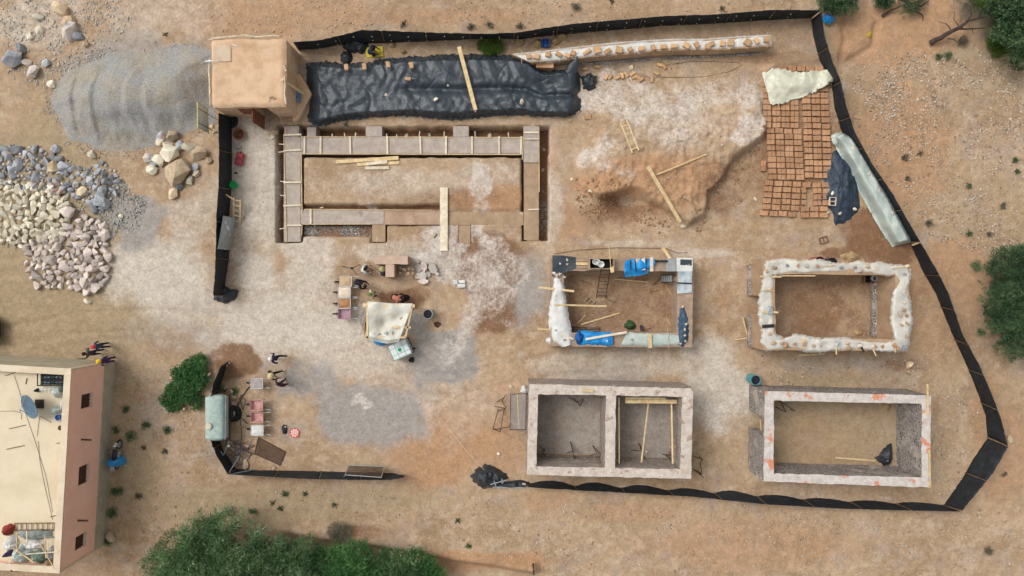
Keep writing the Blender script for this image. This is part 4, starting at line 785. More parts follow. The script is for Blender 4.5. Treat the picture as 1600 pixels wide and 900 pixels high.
plank('gangway_plank', (693.5,293), (693.5,392), .48, .05, m_woodw, 'wide pale gangway plank across the lower foundation strip', .12, .06)
for k, (a, b, w, m_, z) in enumerate((((525,253),(623,246.5),.22,m_wood,.06),((573,250),(622,247.5),.2,m_wood,.115),((558,257),(624,254),.2,m_wood,.06),((573,256),(605,252.5),.2,m_woodw,.17),((570,262.5),(608,262),.2,m_woodw,.06))):
    plank('plank', a, b, w, .05, m_, ['longest of the planks stacked inside the foundation','plank lying on the longest one inside the foundation','tan plank under the white board inside the foundation','short white board on top of the plank stack','lowest short white plank of the stack inside the foundation'][k], z + PG(*a)[2])
# ------------------------------------------------------------------ long stack under black polythene
TA = [(478,98),(505,96),(530,98),(560,97),(600,92),(650,87),(690,85),(740,84),(790,86),(825,91),(838,104),(850,112),(880,108),(900,108),(907,120)]
TB = [(481,196),(503,198),(520,193),(540,188),(575,185),(640,182),(690,186),(720,187),(760,183),(800,180),(850,182),(885,183),(908,174)]
def ztarp(u, v):
    e = np.minimum(sst(u / .05), sst((1 - u) / .05)); prof = sst(v / .10) * sst((1 - v) / .13)
    return 0.02 + .85 * prof * e * (.9 + .05 * np.sin(u * 9) * np.cos(v * 4)) - .045 * sum(np.exp(-((u - a - k * (v - .5) - .012 * np.sin(v * 9 + a * 40)) / .005) ** 2) * sst((v - lo_) / .2) * sst((hi_ - v) / .25) for a, k, lo_, hi_ in ((.06,.03,.1,.7),(.21,.06,.4,1.),(.27,-.04,.0,.5),(.44,-.08,.3,.95),(.6,.12,.0,.6),(.68,-.1,.1,.8),(.74,.07,.4,1.),(.81,-.14,.0,.7),(.9,.1,.2,.9))) * prof - .28 * np.exp(-((v - .55) / .07) ** 2) * sst((u - .3) / .1) * prof - .35 * np.exp(-(((u - .86) / .06) ** 2 + ((v - .3) / .2) ** 2)) 
tag(sheet('black_tarp', TA, TB, ztarp, m_tarp, 340, 110, .02, 6.0, 12, edge=.28, cr=.42), 'long black polythene tarp draped over a stack of earth blocks', 'tarpaulin')
# the wall of blocks the tarp covers
bs = thing('block_stack', 'long stack of earth blocks showing at the gap in the black tarp', 'block stack', P(690, 140, 0))
xa, ya = P(492, 112)[:2]; xb, yb = P(838, 170)[:2]; MB().prism([(xa, ya), (xb, ya), (xb, yb), (xa, yb)], -.05, .3).build('core', m_adobe, bs)
for k, x in enumerate((842, 851, 860)): MB().box(P(x, 103, .3), (.36, .40, .6), 0, .01).build('block', m_adobe2, bs, bevel=.015)
fl = sheet('tarp_flap', [(872,122),(884,108),(893,92),(899,83)], [(893,127),(900,118),(904,104),(905,92)], lambda u, v: .35 + .55 * u + .12 * np.sin(v * PI), m_tarp, 24, 10, .05, 3, 15, thick=.006)
tag(fl, 'lifted corner flap of black polythene pointing up at the right end of the stack', 'tarpaulin')
plank('long_plank', (717,73), (743,172), .24, .05, m_wood, 'long sawn plank lying across the black tarp', 1.12, 1.0); plank('batten', (741,165), (743,175), .08, .05, m_woodw, 'thin batten end beside the long plank on the tarp', 1.0, .85)
TBR = [(542,106,6.5),(570,105,6.5),(607,102,6.5),(643,103,6),(638,124,4),(604,150,5),(681,155,4),(815,159,4.5),(584,149,0),(700,134,3),(884,205,0)]
blk_me = {}
def block(px, py, w, d, h, rz, z, label, group=None, mat=m_adobe2, name='earth_block', cat='block', seed=0):
    key = (round(w, 2), round(d, 2), round(h, 2), mat.name, seed % 4)
    if key not in blk_me:
        o = MB().box((0, 0, h / 2), (w, d, h), 0, .012).build('tmp', mat); bm = bmesh.new(); bm.from_mesh(o.data); bmesh.ops.bevel(bm, geom=list(bm.edges), offset=.02, segments=1, affect='EDGES')
        me = bpy.data.meshes.new(name); bm.to_mesh(me); bm.free(); me.materials.append(mat); bpy.data.objects.remove(o); blk_me[key] = me
        for v in me.vertices: pass
    o = bpy.data.objects.new(name, blk_me[key]); COL.objects.link(o); x, y, _ = P(px, py, z); zz = min(v.co.z for v in blk_me[key].vertices); o.location = (x, y, z - zz); o.rotation_euler = (0, 0, rz)
    return tag(o, label, cat, group)
for k, (x, y, r) in enumerate(TBR):
    if r: 
        if k < 5: block(x, y, .24 if k != 4 else .34, .38 if k != 4 else .2, .18, random.uniform(-.2, .3), 1.0, f'pale block weighting the black tarp, {["first from the left in the upper row","second from the left in the upper row","third from the left in the upper row","rightmost in the upper row","alone just below the upper row"][k]}', None)
        else: rock(x, y, r, 'cream', f'small pale stone on the black tarp, {["left of centre near its lower side","just left of the plank foot","near its right end","","beside the middle of the plank"][k-5] or "lower"}', None, 1.0)
# white-sheeted low wall with blocks
LA = [(800,84),(850,79),(900,73),(960,66),(1040,61),(1110,60),(1160,56),(1204,54)]; LB2 = [(832,99),(870,97),(900,92),(960,88),(1040,80),(1110,80),(1160,77),(1206,73)]
lw = thing('low_earth_wall', 'long low rammed earth wall below the white sheet at the top', 'wall', P(1000, 90, 0))
for k in range(8):
    a, b = resamp(LA, 9)[k:k + 2], resamp(LB2, 9)[k:k + 2]; wall((a[0][0], a[0][1] + 2), (a[1][0], a[1][1] + 2), (b[1][0], b[1][1] - 1.5), (b[0][0], b[0][1] - 1.5), -.2, .95, 'wall_section', m_plast, lw)
q = resamp([(900,100),(960,97),(1040,91),(1110,88),(1190,84)], 24)
MB().tube([PG(a, b, .02) for a, b in q], [random.uniform(.05, .13) for _ in q], 6).build('stone_footing', m_rubg, lw)
tag(sheet('white_sheet', LA, LB2, lambda u, v: .99 - .28 * np.abs(2 * v - 1) ** 4, m_sheetw, 260, 16, .02, 2.4, 31, edge=.08, cr=.15), 'long white plastic sheet covering the low earth wall at the top', 'plastic sheet')
wb = [(826,89,.3,.3),(838,89,.34,.34),(856,86,.3,.3),(873,86,.42,.24),(886,88,.36,.2),(895,84,.3,.3),(917,82,.5,.2),(933,79,.42,.4),(949,81,.42,.24),(967,79,.4,.38),(984,78,.28,.26),(1002,77,.4,.26),(1020,75,.24,.34),(1036,74,.36,.26),(1053,73,.42,.24),(1072,72,.4,.32),(1088,71,.26,.36),(1105,74,.3,.3),(1111,70,.36,.26),(1128,69,.3,.34),(1141,68,.38,.38),(1167,67,.4,.38),(1181,65,.26,.36),(1197,63,.36,.34)]
for k, (x, y, w, d) in enumerate(wb): block(x, y, w, d, .2, random.uniform(-.6, .6), .99, f'tan earth block on the long white sheet at the top, {nth(k)} from the left', 'blocks along the white sheet', seed=k)
for k in range(14):
    x = 815 + k * 29.5; ya = np.interp(x, [q[0] for q in LA], [q[1] for q in LA]); yb = np.interp(x, [q[0] for q in LB2], [q[1] for q in LB2])
    tag(MB().tube([P(x, ya - 3, .55), P(x, ya + 1, .97), P(x, (ya + yb) / 2, 1.03), P(x, yb - 1, .97), P(x, yb + 3, .55)], .014, 4).build('tie_wire', m_woodw), f'pale tie strap across the long white sheet, {nth(k)} from the left', 'strap', 'straps over the white sheet')
for k, (x, y, rz) in enumerate(sorted([(947,121,1.0),(953,121,1.0),(964,122,.5),(972,119,-1.3),(978,117,-.8),(991,121,.5),(988,116,.6),(997,122,-.5),(1001,125,.6),(1018,125,1.55),(1025,115,-.4),(1030,102,-.2),(1037,104,-1.),(933,105,0),(914,108,.1)])):
    block(x, y, .38, .18, .14, rz, PG(x, y)[2], f'tan block lying below the white-sheeted wall, {nth(k)} from the left', 'loose blocks below the white-sheeted wall', seed=k)
rock(986, 106, 5.5, 'tan', 'round tan stone on the ground below the white-sheeted wall', None)
block(918, 214 - 30, .42, .3, .25, .1, PG(888, 186)[2], 'pale block at the lower right corner of the black tarp', None); rock(890, 188, 4, 'tan', 'tan stone at the lower right corner of the black tarp', None)
cable([(1040,102),(1080,96),(1120,96),(1155,98),(1160,102),(1140,112),(1100,120),(1060,121),(1000,120)], .012, 'thin dark cable looped on the ground below the white-sheeted wall', lambda i: PG(1080, 105)[2] + .03)
bb = thing('blue_crate', 'small bright blue crate between the top fence and the white sheet', 'crate', PG(852, 69)); 
for sx, sy, wx, wy in ((-.2, 0, .03, .42), (.2, 0, .03, .42), (0, -.22, .43, .03), (0, .22, .43, .03)): MB().box((sx, sy, .15), (wx, wy, .3)).build('side', m_blued, bb, local=True)
MB().box((0, 0, .02), (.38, .40, .03)).build('floor', m_blued, bb, local=True); MB().beam((0, -.21, .27), (0, .21, .27), .05, .03).build('bar', m_blued, bb, local=True)
for k, (x, y, r, l) in enumerate([(840,68,10,'left of the blue crate'),(868,64,9,'right of the blue crate'),(878,56,9,'under the top fence'),(812,66,9,'far left near the grass'),(560,70,0,''),(630,80,5,'below the top fence left'),(612,70,6,'beside the yellow mat')]):
    if r: tag(crumple('straw_heap', x, y, r, r * .8, .25, M('straw_%d' % k, c(190,166,124), c(160,134,96), 6, .3, 30, .97, .8, 30, .04) if k == 0 else bpy.data.materials['straw_0'], 90 + k, PG(x, y)[2]), f'heap of straw and earth {l}', 'straw')
# ------------------------------------------------------------------ items on the mound
def ladder(name, label, a, b, za, zb, w, n, mat, r=.05):
    A = Vector(P(*a, za)); B = Vector(P(*b, zb)); d = (B - A).normalized(); s = d.cross(Vector((0, 0, 1))).normalized() * w / 2
    t_ = thing(name, label, 'ladder', A)
    for q in (-1, 1): MB().beam(A + s * q, B + s * q, r, r).build('rail', mat, t_)
    for k in range(n): c0 = A.lerp(B, (k + .6) / n); MB().beam(c0 - s * 1.1, c0 + s * 1.1, r * .8, r * .6).build('rung', mat, t_)
    return t_
zm = lambda a, b: PG(a, b)[2]
ladder('wooden_ladder', 'short wooden ladder lying on the pale top of the mound', (974,189), (993,237), zm(974,189) + .08, zm(993,237) + .08, .42, 4, m_wood, .08)
def over(a, b):                                # lift that keeps a straight board above the ground between two points
    za, zb = zm(*a), zm(*b); return max(zm(a[0] + (b[0] - a[0]) * u, a[1] + (b[1] - a[1]) * u) - (za + (zb - za) * u) for u in np.linspace(0, 1, 15))
o_ = over((1012,260), (1063,347)) + .05; o2 = over((1026,273), (1104,241)) + .05
plank('long_plank', (1012,260), (1063,347), .22, .06, m_wood, 'wide plank lying down over the edge of the mound', zm(1012,260) + o_, zm(1063,347) + o_)
plank('batten', (1026,273), (1104,241), .09, .06, m_wood, 'narrow batten meeting the wide plank on the mound', zm(1026,273) + o2, zm(1104,241) + o2)
for k, (a, b, l) in enumerate((((985,287),(993,276),'short stick above the hollow of the mound'),((1012,330),(1018,318),'stick at the edge of the mound hollow'),((1064,307),(1089,322),'thin stick on the lower right of the mound'),((1002,236),(1007,231),'stick at the foot of the mound ladder'))): plank('stick', a, b, .03, .03, m_woodd, l, zm(*a) + .05, zm(*b) + .05, 'stick')
for x, y, r, l in ((1068,353,7,'pale round stone at the tip of the mound'),(922,299,4,'small cream stone below the mound on the left'),(1180,311,4,'pale stone in the dip right of the mound'),(893,280,3,'small pale stone left of the mound')): rock(x, y, r, 'cream', l, None)
# ------------------------------------------------------------------ adobe blocks drying in rows
def twin(seed):                                # two blocks from one mould: a groove runs down the middle
    rg = random.Random(seed); bm = bmesh.new()
    for s in (-1, 1):
        q = bmesh.ops.create_cube(bm, size=1)['verts']
        for v in q: v.co = Vector((v.co.x * .236 + s * .124 + rg.uniform(-.006, .006), v.co.y * .318 + rg.uniform(-.008, .008), v.co.z * .2 + .1 + rg.uniform(-.006, .006)))
    bmesh.ops.bevel(bm, geom=[e for e in bm.edges], offset=.012, segments=1, affect='EDGES')
    me = bpy.data.meshes.new('adobe_block'); bm.to_mesh(me); bm.free(); me.materials.append(m_adobe); return me
tw = [twin(i) for i in range(6)]
def adobe(x, y, rz=0., s=1., lab=None):
    o = bpy.data.objects.new('adobe_block', tw[random.randrange(6)]); COL.objects.link(o); X, Y, Z = PG(x, y); o.location = (X, Y, Z + .005); o.rotation_euler = (0, 0, rz + random.uniform(-.04, .04)); o.scale = (s, random.uniform(.96, 1.03), random.uniform(.9, 1.05))
    tag(o, lab, 'adobe block', 'adobe blocks drying in rows')
for k in range(19):                            # left four columns, upper part
    y = 115 + k * 9.0
    for j in range(4):
        x = 1197.5 + j * 14 + max(0, (y - 195)) * .055 + (4 if y > 204 else 0) * 1.0
        if y < 150 and 1200 < x < 1300 and not y < 118: continue
        adobe(x + random.uniform(-.5, .5), y + j * .35 + random.uniform(-.4, .4), .0, 1., f'adobe block in the upper left panel, {nth(k)} row from the top, {nth(j)} from the left')
for k in range(15):                            # right three columns
    y = 140 + k * 9.6
    for j in range(3):
        x = 1258 + j * 14.2 + (y - 140) * .035
        if y < 150 and x > 1255 and y < 138: continue
        if y > 262 and x > 1296: continue
        adobe(x + random.uniform(-.5, .5), y + random.uniform(-.4, .4) + j * .2, .0, 1., f'adobe block in the upper right panel, {nth(k)} row from the top, {nth(j)} from the left')
for k in range(6):                             # lower block of rows
    y = 286.5 + k * 9.4
    for j in range(4): adobe(1200 - k * .9 + j * 14.6 + random.uniform(-.5, .5) - (k == 5) * 3, y + j * .6 + random.uniform(-.4, .4), -.02, 1., f'adobe block in the lower panel, {nth(k)} row from the top, {nth(j)} from the left')
    for j in range(3):
        x = 1259 + j * 14.6 - (k > 3) * 3 + random.uniform(-.5, .5)
        if k in (1, 2, 3) and j == 0: adobe(1254, y + 2, .02, .55, f'half-size adobe block in the gap of the lower panel, {nth(k - 1)} from the top'); continue
        adobe(x + (k in (1, 2, 3)) * 2, y + 3 + random.uniform(-.4, .4), .03, 1. if x < 1290 else .8, f'adobe block in the lower panel, {nth(k)} row from the top, {nth(j + 4)} from the left')
for x, y, l in ((1191.5,256,'upper'),(1191,264,'lower')): adobe(x, y, 0, .6, f'{l} of two small adobe blocks sticking out left of the rows')
for j in range(5): adobe(1222 + j * 14, 109 + random.uniform(-.5, .5), .05, 1., f'adobe block showing above the cream cloth, {nth(j)} from the left')
CSA = [(1191,117),(1205,106),(1222,108),(1245,113),(1275,111),(1300,106)]; CSB = [(1204,162),(1212,164),(1228,160),(1250,153),(1275,143),(1301,127)]
tag(sheet('cream_cloth', CSA, CSB, lambda u, v: .22 + .13 * np.sin(v * PI) + .1 * (1 - u), m_cream, 80, 40, .06, 2.6, 41, edge=.25, cr=.5), 'cream cloth thrown over the top end of the drying adobe blocks', 'cloth')
plank('wooden_peg', (1299,123), (1316,118), .08, .07, m_wood, 'wooden stake holding the cream cloth at the fence', .3, 1.5, 'stake')
tag(crumple('dark_blue_tarp', 1315, 292, 33, 58, .38, M('dark_blue_polythene', (.012, .024, .042, 1), (.03, .046, .07, 1), 1.6, .2, 30, .5, .5, 12, .05, spec=.4), 77, PG(1317, 292)[2], 34, 60), 'dark blue tarp bunched up at the right of the adobe rows', 'tarpaulin')
for x, y, l in ((1300,302,'upper left'),(1293,332,'lower left'),(1312,334,'bottom middle'),(1335,327,'lower right')): rock(x, y, 3.6, 'cream', f'white stone holding the dark blue tarp, {l}', None, .22)
m_mould = M('pale_mould_wood', c(206,194,168), c(170,152,122), 5, .15, 30, .85, .2, 40, .01)
def mould(px, py, rz, z, label, mat):
    t_ = thing('block_mould', label, 'mould', P(px, py, z), rz)
    for sy in (-.19, .19): MB().box((0, sy, .07), (.52, .03, .13)).build('side', mat, t_, local=True)
    for sx in (-.245, 0, .245): MB().box((sx, 0, .07), (.03, .35, .12)).build('divider', mat, t_, local=True)
mould(1300, 315, 1.5, .33, 'white-edged double mould on the dark blue tarp', m_woodw); mould(1286, 375, .25, PG(1286, 375)[2], 'empty double brick mould on the damp ground below the adobe rows', m_woodd)
mould(921, 471, -.7, .02, 'square wooden mould on the floor of the rammed earth house', m_mould)
# stack under greenish plastic along the right fence
PA = [(1299,216),(1320,258),(1345,305),(1375,358),(1394,386)]; PB = [(1312,206),(1334,216),(1356,252),(1390,310),(1412,352),(1425,378)]
ps = thing('block_stack', 'stack of blocks under greenish plastic beside the right fence', 'block stack', P(1360, 300, 0))
A_ = resamp(PA, 9); B_ = resamp(PB, 9)
for k in range(1, 8): wall(tuple(A_[k] + (B_[k] - A_[k]) * .5), tuple(A_[k + 1] + (B_[k + 1] - A_[k + 1]) * .5) if k < 7 else tuple(A_[k] * .4 + A_[k+1] * .6 + (B_[k] - A_[k]) * .5), tuple(A_[k + 1] + (B_[k + 1] - A_[k + 1]) * .85) if k < 7 else tuple(A_[k] * .4 + A_[k+1] * .6 + (B_[k] - A_[k]) * .85), tuple(A_[k] + (B_[k] - A_[k]) * .85), -.1, .8, 'block_row', m_adobe, ps)
tag(sheet('green_plastic_cover', PA, PB, lambda u, v: .06 + .86 * sst(v / .55) * (1 - .5 * sst((v - .86) / .14)) * sst((u + .02) / .06) * sst((1.02 - u) / .05) , m_filmg, 140, 40, .02, 2.2, 51, edge=.12, cr=.4), 'greenish translucent plastic drawn over the block stack by the right fence', 'plastic sheet')
for k, (x, y) in enumerate(((1332,232),(1345,250),(1356,272),(1374,298),(1394,333))): rock(x, y, 4.2, 'pink', f'stone on the greenish plastic cover, {["first","second","third","fourth","fifth"][k]} from its upper end', None, .9)
tag(crumple('clear_plastic', 1313, 217, 16, 10, .3, m_filmg, 57, .35), 'crumpled clear plastic at the upper end of the covered stack', 'plastic sheet')
# ------------------------------------------------------------------ sheets and stones on the plastered house
SW = [('upper', [(1193,412),(1200,406),(1225,404),(1250,407),(1280,404),(1300,410),(1325,411),(1345,407),(1358,412),(1370,408),(1395,413),(1421,413)], [(1204,433),(1218,430),(1240,427),(1260,428),(1290,426),(1310,425),(1330,429),(1350,426),(1372,430),(1390,433),(1402,428)]),
      ('right', [(1393,424),(1404,440),(1394,458),(1392,480),(1391,505),(1396,524),(1396,536)], [(1421,413),(1424,428),(1420,450),(1424,480),(1427,502),(1423,525),(1419,550)]),
      ('lower', [(1400,531),(1380,534),(1355,532),(1330,528),(1305,526),(1285,529),(1265,525),(1245,521),(1225,528),(1212,530)], [(1420,549),(1390,550),(1365,548),(1330,546),(1305,549),(1280,551),(1260,550),(1235,545),(1215,547),(1197,549)]),
      ('left', [(1196,549),(1188,535),(1190,515),(1183,492),(1187,478),(1183,473),(1190,445),(1192,425),(1199,408)], [(1226,530),(1212,520),(1210,500),(1209,480),(1210,470),(1208,455),(1211,440),(1209,430),(1214,420)])]
for k, (nm, a, b) in enumerate(SW):
    tag(sheet('plastic_film', a, b, lambda u, v: HB + .04 + .02 * np.sin(u * 23) * np.cos(v * 3) - .30 * np.abs(2 * v - 1) ** 7 + .012 * k, m_film, 170, 24, .015, 5., 61 + k, edge=.2, cr=.3), f'milky plastic film over the {nm} wall of the plastered house', 'plastic sheet')
st = [(1209,418),(1229,415),(1246,415),(1260,416),(1277,416),(1314,418),(1335,418),(1344,422),(1367,420),(1356,417),(1413,428),(1411,458),(1413,473),(1412,485),(1406,492),(1416,493),(1408,508),(1417,505),(1203,430),(1202,452),(1203,522),(1208,536),(1221,536),(1227,539),(1241,538),(1256,537),(1270,540),(1281,539),(1307,537),(1324,536),(1325,543),(1343,540),(1362,541),(1367,542),(1379,542),(1397,539),(1402,544),(1412,543),(1417,416),(1198,424),(1414,526)]
cnt_ = {}
for k, (x, y) in enumerate(sorted(st, key=lambda q: q[0] if (q[1] < 424 and q[0] < 1400) or q[1] > 532 else q[1])):
    w_ = 'upper' if y < 424 and x < 1400 else 'right' if x > 1395 and y < 532 else 'lower' if y > 532 else 'left'
    rock(x, y, random.uniform(3.6, 5.2), random.choice(['pink', 'blue', 'tan', m_adobe, m_plast]), f'stone on the film of the {w_} wall of the plastered house, {nth(cnt_.setdefault(w_, 0))} along it', f'stones on the {w_} wall of the plastered house', HB + .08, sink=.1); cnt_[w_] += 1
for k, (a, b, w, l) in enumerate((((1187,432),(1221,432.5),.1,'across the upper left corner'),((1222,431),(1274,431),.06,'along the inside of the upper wall'),((1190,487.5),(1216,488),.1,'across the middle of the left wall'),((1255,528),(1256,545),.2,'flat on the lower wall left of centre'),((1306,536),(1307,554),.07,'hanging over the lower wall at centre'),((1364,546),(1369,556),.06,'hanging over the lower wall at right'),((1398,540),(1399,551),.08,'over the lower right corner'),((1284,416),(1305,414),.05,'on the upper wall at centre'),((1356,410),(1356,426),.05,'across the upper wall at right'),((1396,420),(1417,416),.06,'in the upper right corner'),((1191,454),(1208,454.5),.05,'small one on the left wall'),((1247,555),(1288,553),.1,'on the ground below the lower wall'))):
    plank('batten', a, b, w, .04, m_wood, f'batten {l} of the plastered house' if 'wall' in l else f'batten {l} of the sheeted walls', HB + .13 if k != 11 else .05, None, 'batten')
block(1203, 485, .26, .5, .1, 0, HB + .12, 'grey-blue slab on the left sheeted wall beside the batten', None, m_galv, 'slab', 'slab'); plank('black_strap', (1191,510), (1210,509), .2, .03, m_dark, 'black strap lying across the left sheeted wall', HB + .12, None, 'strap'); plank('black_strap', (1343,537), (1350,550), .1, .04, m_dark, 'black bent strap hanging over the lower sheeted wall', HB + .14, HB, 'strap')
# ------------------------------------------------------------------ barrels, buckets
def barrel(label, px, py, z, r, h, mat, inner=m_dark, name='barrel', water=False, cat='barrel'):
    t_ = thing(name, label, cat, P(px, py, z)); pr = [(r, 0), (r, h * .3), (r * 1.03, h * .33), (r, h * .36), (r, h * .64), (r * 1.03, h * .67), (r, h * .7), (r, h), (r * .94, h), (r * .94, h - .12)]
    MB().lathe(pr, n=24).build('shell', mat, t_, local=True, smooth=False); MB().lathe([(.001, h - .11), (r * .935, h - .11)], n=24).build('contents', inner, t_, local=True); MB().lathe([(r * .97, h - .01), (r * 1.04, h), (r * 1.04, h + .02), (r * .93, h + .02), (r * .93, h - .01)], n=24).build('rim', mat, t_, local=True); return t_
m_red = M('dull_red_drum', c(168,96,84), c(140,76,66), 3, .1, 20, .6, .1); m_teal = M('teal_drum', c(88,160,166), c(70,136,144), 3, .08, 20, .5, .1); m_dw = M('dark_water', (.012, .014, .018, 1), (.02, .022, .028, 1), 2, .1, 10, .15, .05, 6)
barrel('dull red barrel behind the plastered house, left of the dark one', 1271, 409, 0, .29, .9, m_red, m_dw); barrel('dark blue-black barrel behind the plastered house at right', 1290, 411, 0, .29, .9, m_cloth, m_dw)
barrel('teal barrel of dark water at the upper left corner of the lower right house', 1173, 591, 0, .3, .9, m_teal, m_dw); barrel('grey metal barrel of dark water right of the canopy', 671, 490, 0, .29, .85, m_galv, m_dw)
bx = thing('tool_box', 'open box holding a dark pot in the upper right corner of the plastered house', 'box', P(1354, 436, 0))
for sx, sy, wx, wy in ((-.3, 0, .04, .5), (.3, 0, .04, .5), (0, -.25, .64, .04), (0, .25, .64, .04)): MB().box((sx, sy, .2), (wx, wy, .4)).build('side', m_woodd, bx, local=True)
MB().box((0, 0, .03), (.56, .46, .04)).build('floor', m_dark, bx, local=True)
pt = thing('bucket', 'pale rimmed bucket in the corner box of the plastered house', 'bucket', P(1362, 435, .06)); MB().lathe([(.13, 0), (.17, .4), (.15, .4), (.12, .05), (.001, .05)], n=16).build('body', m_bagw, pt, local=True, smooth=True); MB().lathe([(.001, .34), (.145, .34)], n=16).build('contents', m_grn, pt, local=True)
fr = thing('corner_frame', 'L-shaped wooden frame lying left of the plastered house', 'frame', PG(1160, 515)); MB().beam(PG(1160,496,.04), PG(1168,526,.04), .07, .05).build('batten', m_wood, fr); MB().beam(PG(1168,528,.04), PG(1147,531,.04), .07, .05).build('batten', m_wood, fr); MB().beam(PG(1163,496,.09), PG(1168,522,.09), .04, .04).build('batten', m_woodd, fr)
# ------------------------------------------------------------------ rammed earth house: covers and gear
z = HA + .06
tag(sheet('dark_tarp', [(863,399),(880,399),(900,402)], [(863,432),(878,428),(901,418)], lambda u, v: z + .02 * np.sin(5 * u + 3 * v), m_tarp, 24, 18, .02, 2, 81), 'flat slate-grey tarp on the upper left corner of the rammed earth house', 'tarpaulin')
for x, y, l in ((875,412,'left'),(886,406,'upper right'),(886,413,'lower right')): rock(x, y, 2.4, 'cream', f'small white stone on the slate tarp, {l}', None, z + .02)
for k, (x, y) in enumerate(((866,427),(870,430),(875,428),(870,434),(882,433))): rock(x, y, 3.6, 'pink', f'pink-grey rubble stone between the slate tarp and the white sheet, {["leftmost","second","third","lowest","rightmost"][k]}', None, z)
tag(sheet('white_sheet', [(865,434),(862,460),(858,485),(857,505),(860,525),(864,534),(879,543)], [(877,436),(882,446),(883,460),(887,480),(891,505),(895,525),(894,538)], lambda u, v: z + .1 - .3 * np.abs(2 * v - 1) ** 4, m_sheetw, 90, 30, .02, 2.2, 83, edge=.12, cr=.35), 'long white sheet over the left wall of the rammed earth house', 'plastic sheet')
tag(crumple('white_rag', 859, 532, 7, 6, .2, m_sheetw, 85, HA - .3), 'white rag corner at the lower left of the rammed earth house', 'cloth')
for k, (x, y, l) in enumerate(((870,451,'upper'),(869,462,'second'),(869,516,'third'),(882,531,'lowest'))): rock(x, y, 3.2, 'blue', f'grey stone on the long white sheet, {l} one', None, z + .08)
plank('batten', (842,449), (897,455), .13, .05, m_wood, 'pale batten crossing the white sheet on the left wall', z + .17); plank('batten', (866,476), (948,478.5), .1, .06, m_wood, 'batten from the left wall into the rammed earth house', z + .17, z - .2); plank('batten', (840,514), (861,515), .1, .06, m_wood, 'batten end sticking out left of the rammed earth house', z - .1); plank('batten', (875,520), (896,530), .1, .03, m_woodw, 'short pale lath under the lower end of the white sheet', z + .12)
tag(sheet('blue_tarp', [(975,415),(977,408),(984,405),(1000,404),(1012,404),(1023,405)], [(976,433),(985,432),(998,431),(1010,428),(1018,424),(1024,415)], lambda u, v: z + .12 - .35 * sst((v - .55) / .45) + .05 * np.sin(u * 14), m_blue, 60, 30, .02, 3, 87, edge=.1, cr=.5), 'bright blue tarp hanging over the upper wall of the rammed earth house', 'tarpaulin')
for k, (a, b, w, m_, l) in enumerate((((1004.5,404),(1005.5,422),.22,m_woodw,'wide white board upright on the blue tarp, left one'),((1018,402),(1018.5,424),.2,m_woodw,'pinkish-white board on the right end of the blue tarp'),((996,404),(998,412),.26,m_wood,'short stub of board on the blue tarp'),((985,406),(985.5,421),.05,m_dark,'dark strap on the left of the blue tarp'),((992,405),(994,425),.05,m_dark,'dark strap in the middle of the blue tarp'),((1010,404),(1010,420),.04,m_dark,'dark strap between the two white boards'))): plank('board' if k < 3 else 'strap', a, b, w, .04, m_, l, z + .26, z + .18, 'board' if k < 3 else 'strap')
tag(sheet('blue_tarp', [(901,521),(906,518),(916,517),(930,519),(957,519)], [(905,538),(912,541),(930,539),(945,540),(958,541)], lambda u, v: z + .14 - .25 * np.abs(2 * v - 1) ** 4, m_blue, 60, 24, .03, 3, 88, edge=.2, cr=.5), 'bright blue tarp on the lower wall of the rammed earth house', 'tarpaulin')
tag(crumple('blue_bundle', 905, 528, 7, 11, .3, M('deep_blue_polythene', c(24,96,170), c(18,70,130), 3, .1, 20, .5, .5, 10, .05), 89, z), 'deep blue crumpled end of the lower blue tarp', 'tarpaulin')
plank('white_batten', (915,530), (979,519), .13, .06, m_woodw, 'white batten lying across the lower blue tarp', z + .3); rock(949, 533, 2.6, 'cream', 'small pale stone at the right of the lower blue tarp', None, z + .15)
tag(sheet('clear_film', [(980,519),(1000,520),(1030,521),(1060,522)], [(968,543),(990,540),(1015,543),(1040,541),(1062,539)], lambda u, v: z + .1 - .2 * np.abs(2 * v - 1) ** 4, m_filmg, 60, 16, .04, 2.5, 90, edge=.12), 'clear greenish film over the lower right wall of the rammed earth house', 'plastic sheet')
plank('board', (1015,522), (1016,544), .24, .04, m_wood, 'tan board standing across the clear film on the lower wall', z + .2); rock(987, 531, 3.5, 'pink', 'pinkish stone under the clear film', None, z + .08)
tag(sheet('dark_blue_tarp', [(1061,465),(1060,485),(1058,505),(1060,525),(1058,537)], [(1066,464),(1074,490),(1077,510),(1076,530),(1068,543)], lambda u, v: z - .7 * (1 - sst(u / .25)) - .1 * np.abs(2 * v - 1) ** 3, M('slate_blue_polythene', c(58,84,104), c(40,58,78), 1.6, .2, 30, .45, .5, 12, .05, spec=.4), 50, 18, .09, 2.8, 91, edge=.15), 'slate blue tarp strip down the right side of the rammed earth house', 'tarpaulin')
for k, (x, y) in enumerate(((1067,479),(1072,506),(1070,515),(1070,524),(1071,533),(1063,537))): rock(x, y, 2.6, 'cream', f'white stone on the slate blue tarp strip, {["topmost","second","third","fourth","fifth","lowest"][k]}', None, z + .08)
mm = M('clear_sheet_with_glare', c(198,206,206), c(150,166,176), 2.4, .1, 20, .3, .4, 8, .05, spots=(c(110,126,138), 1.3, .58))
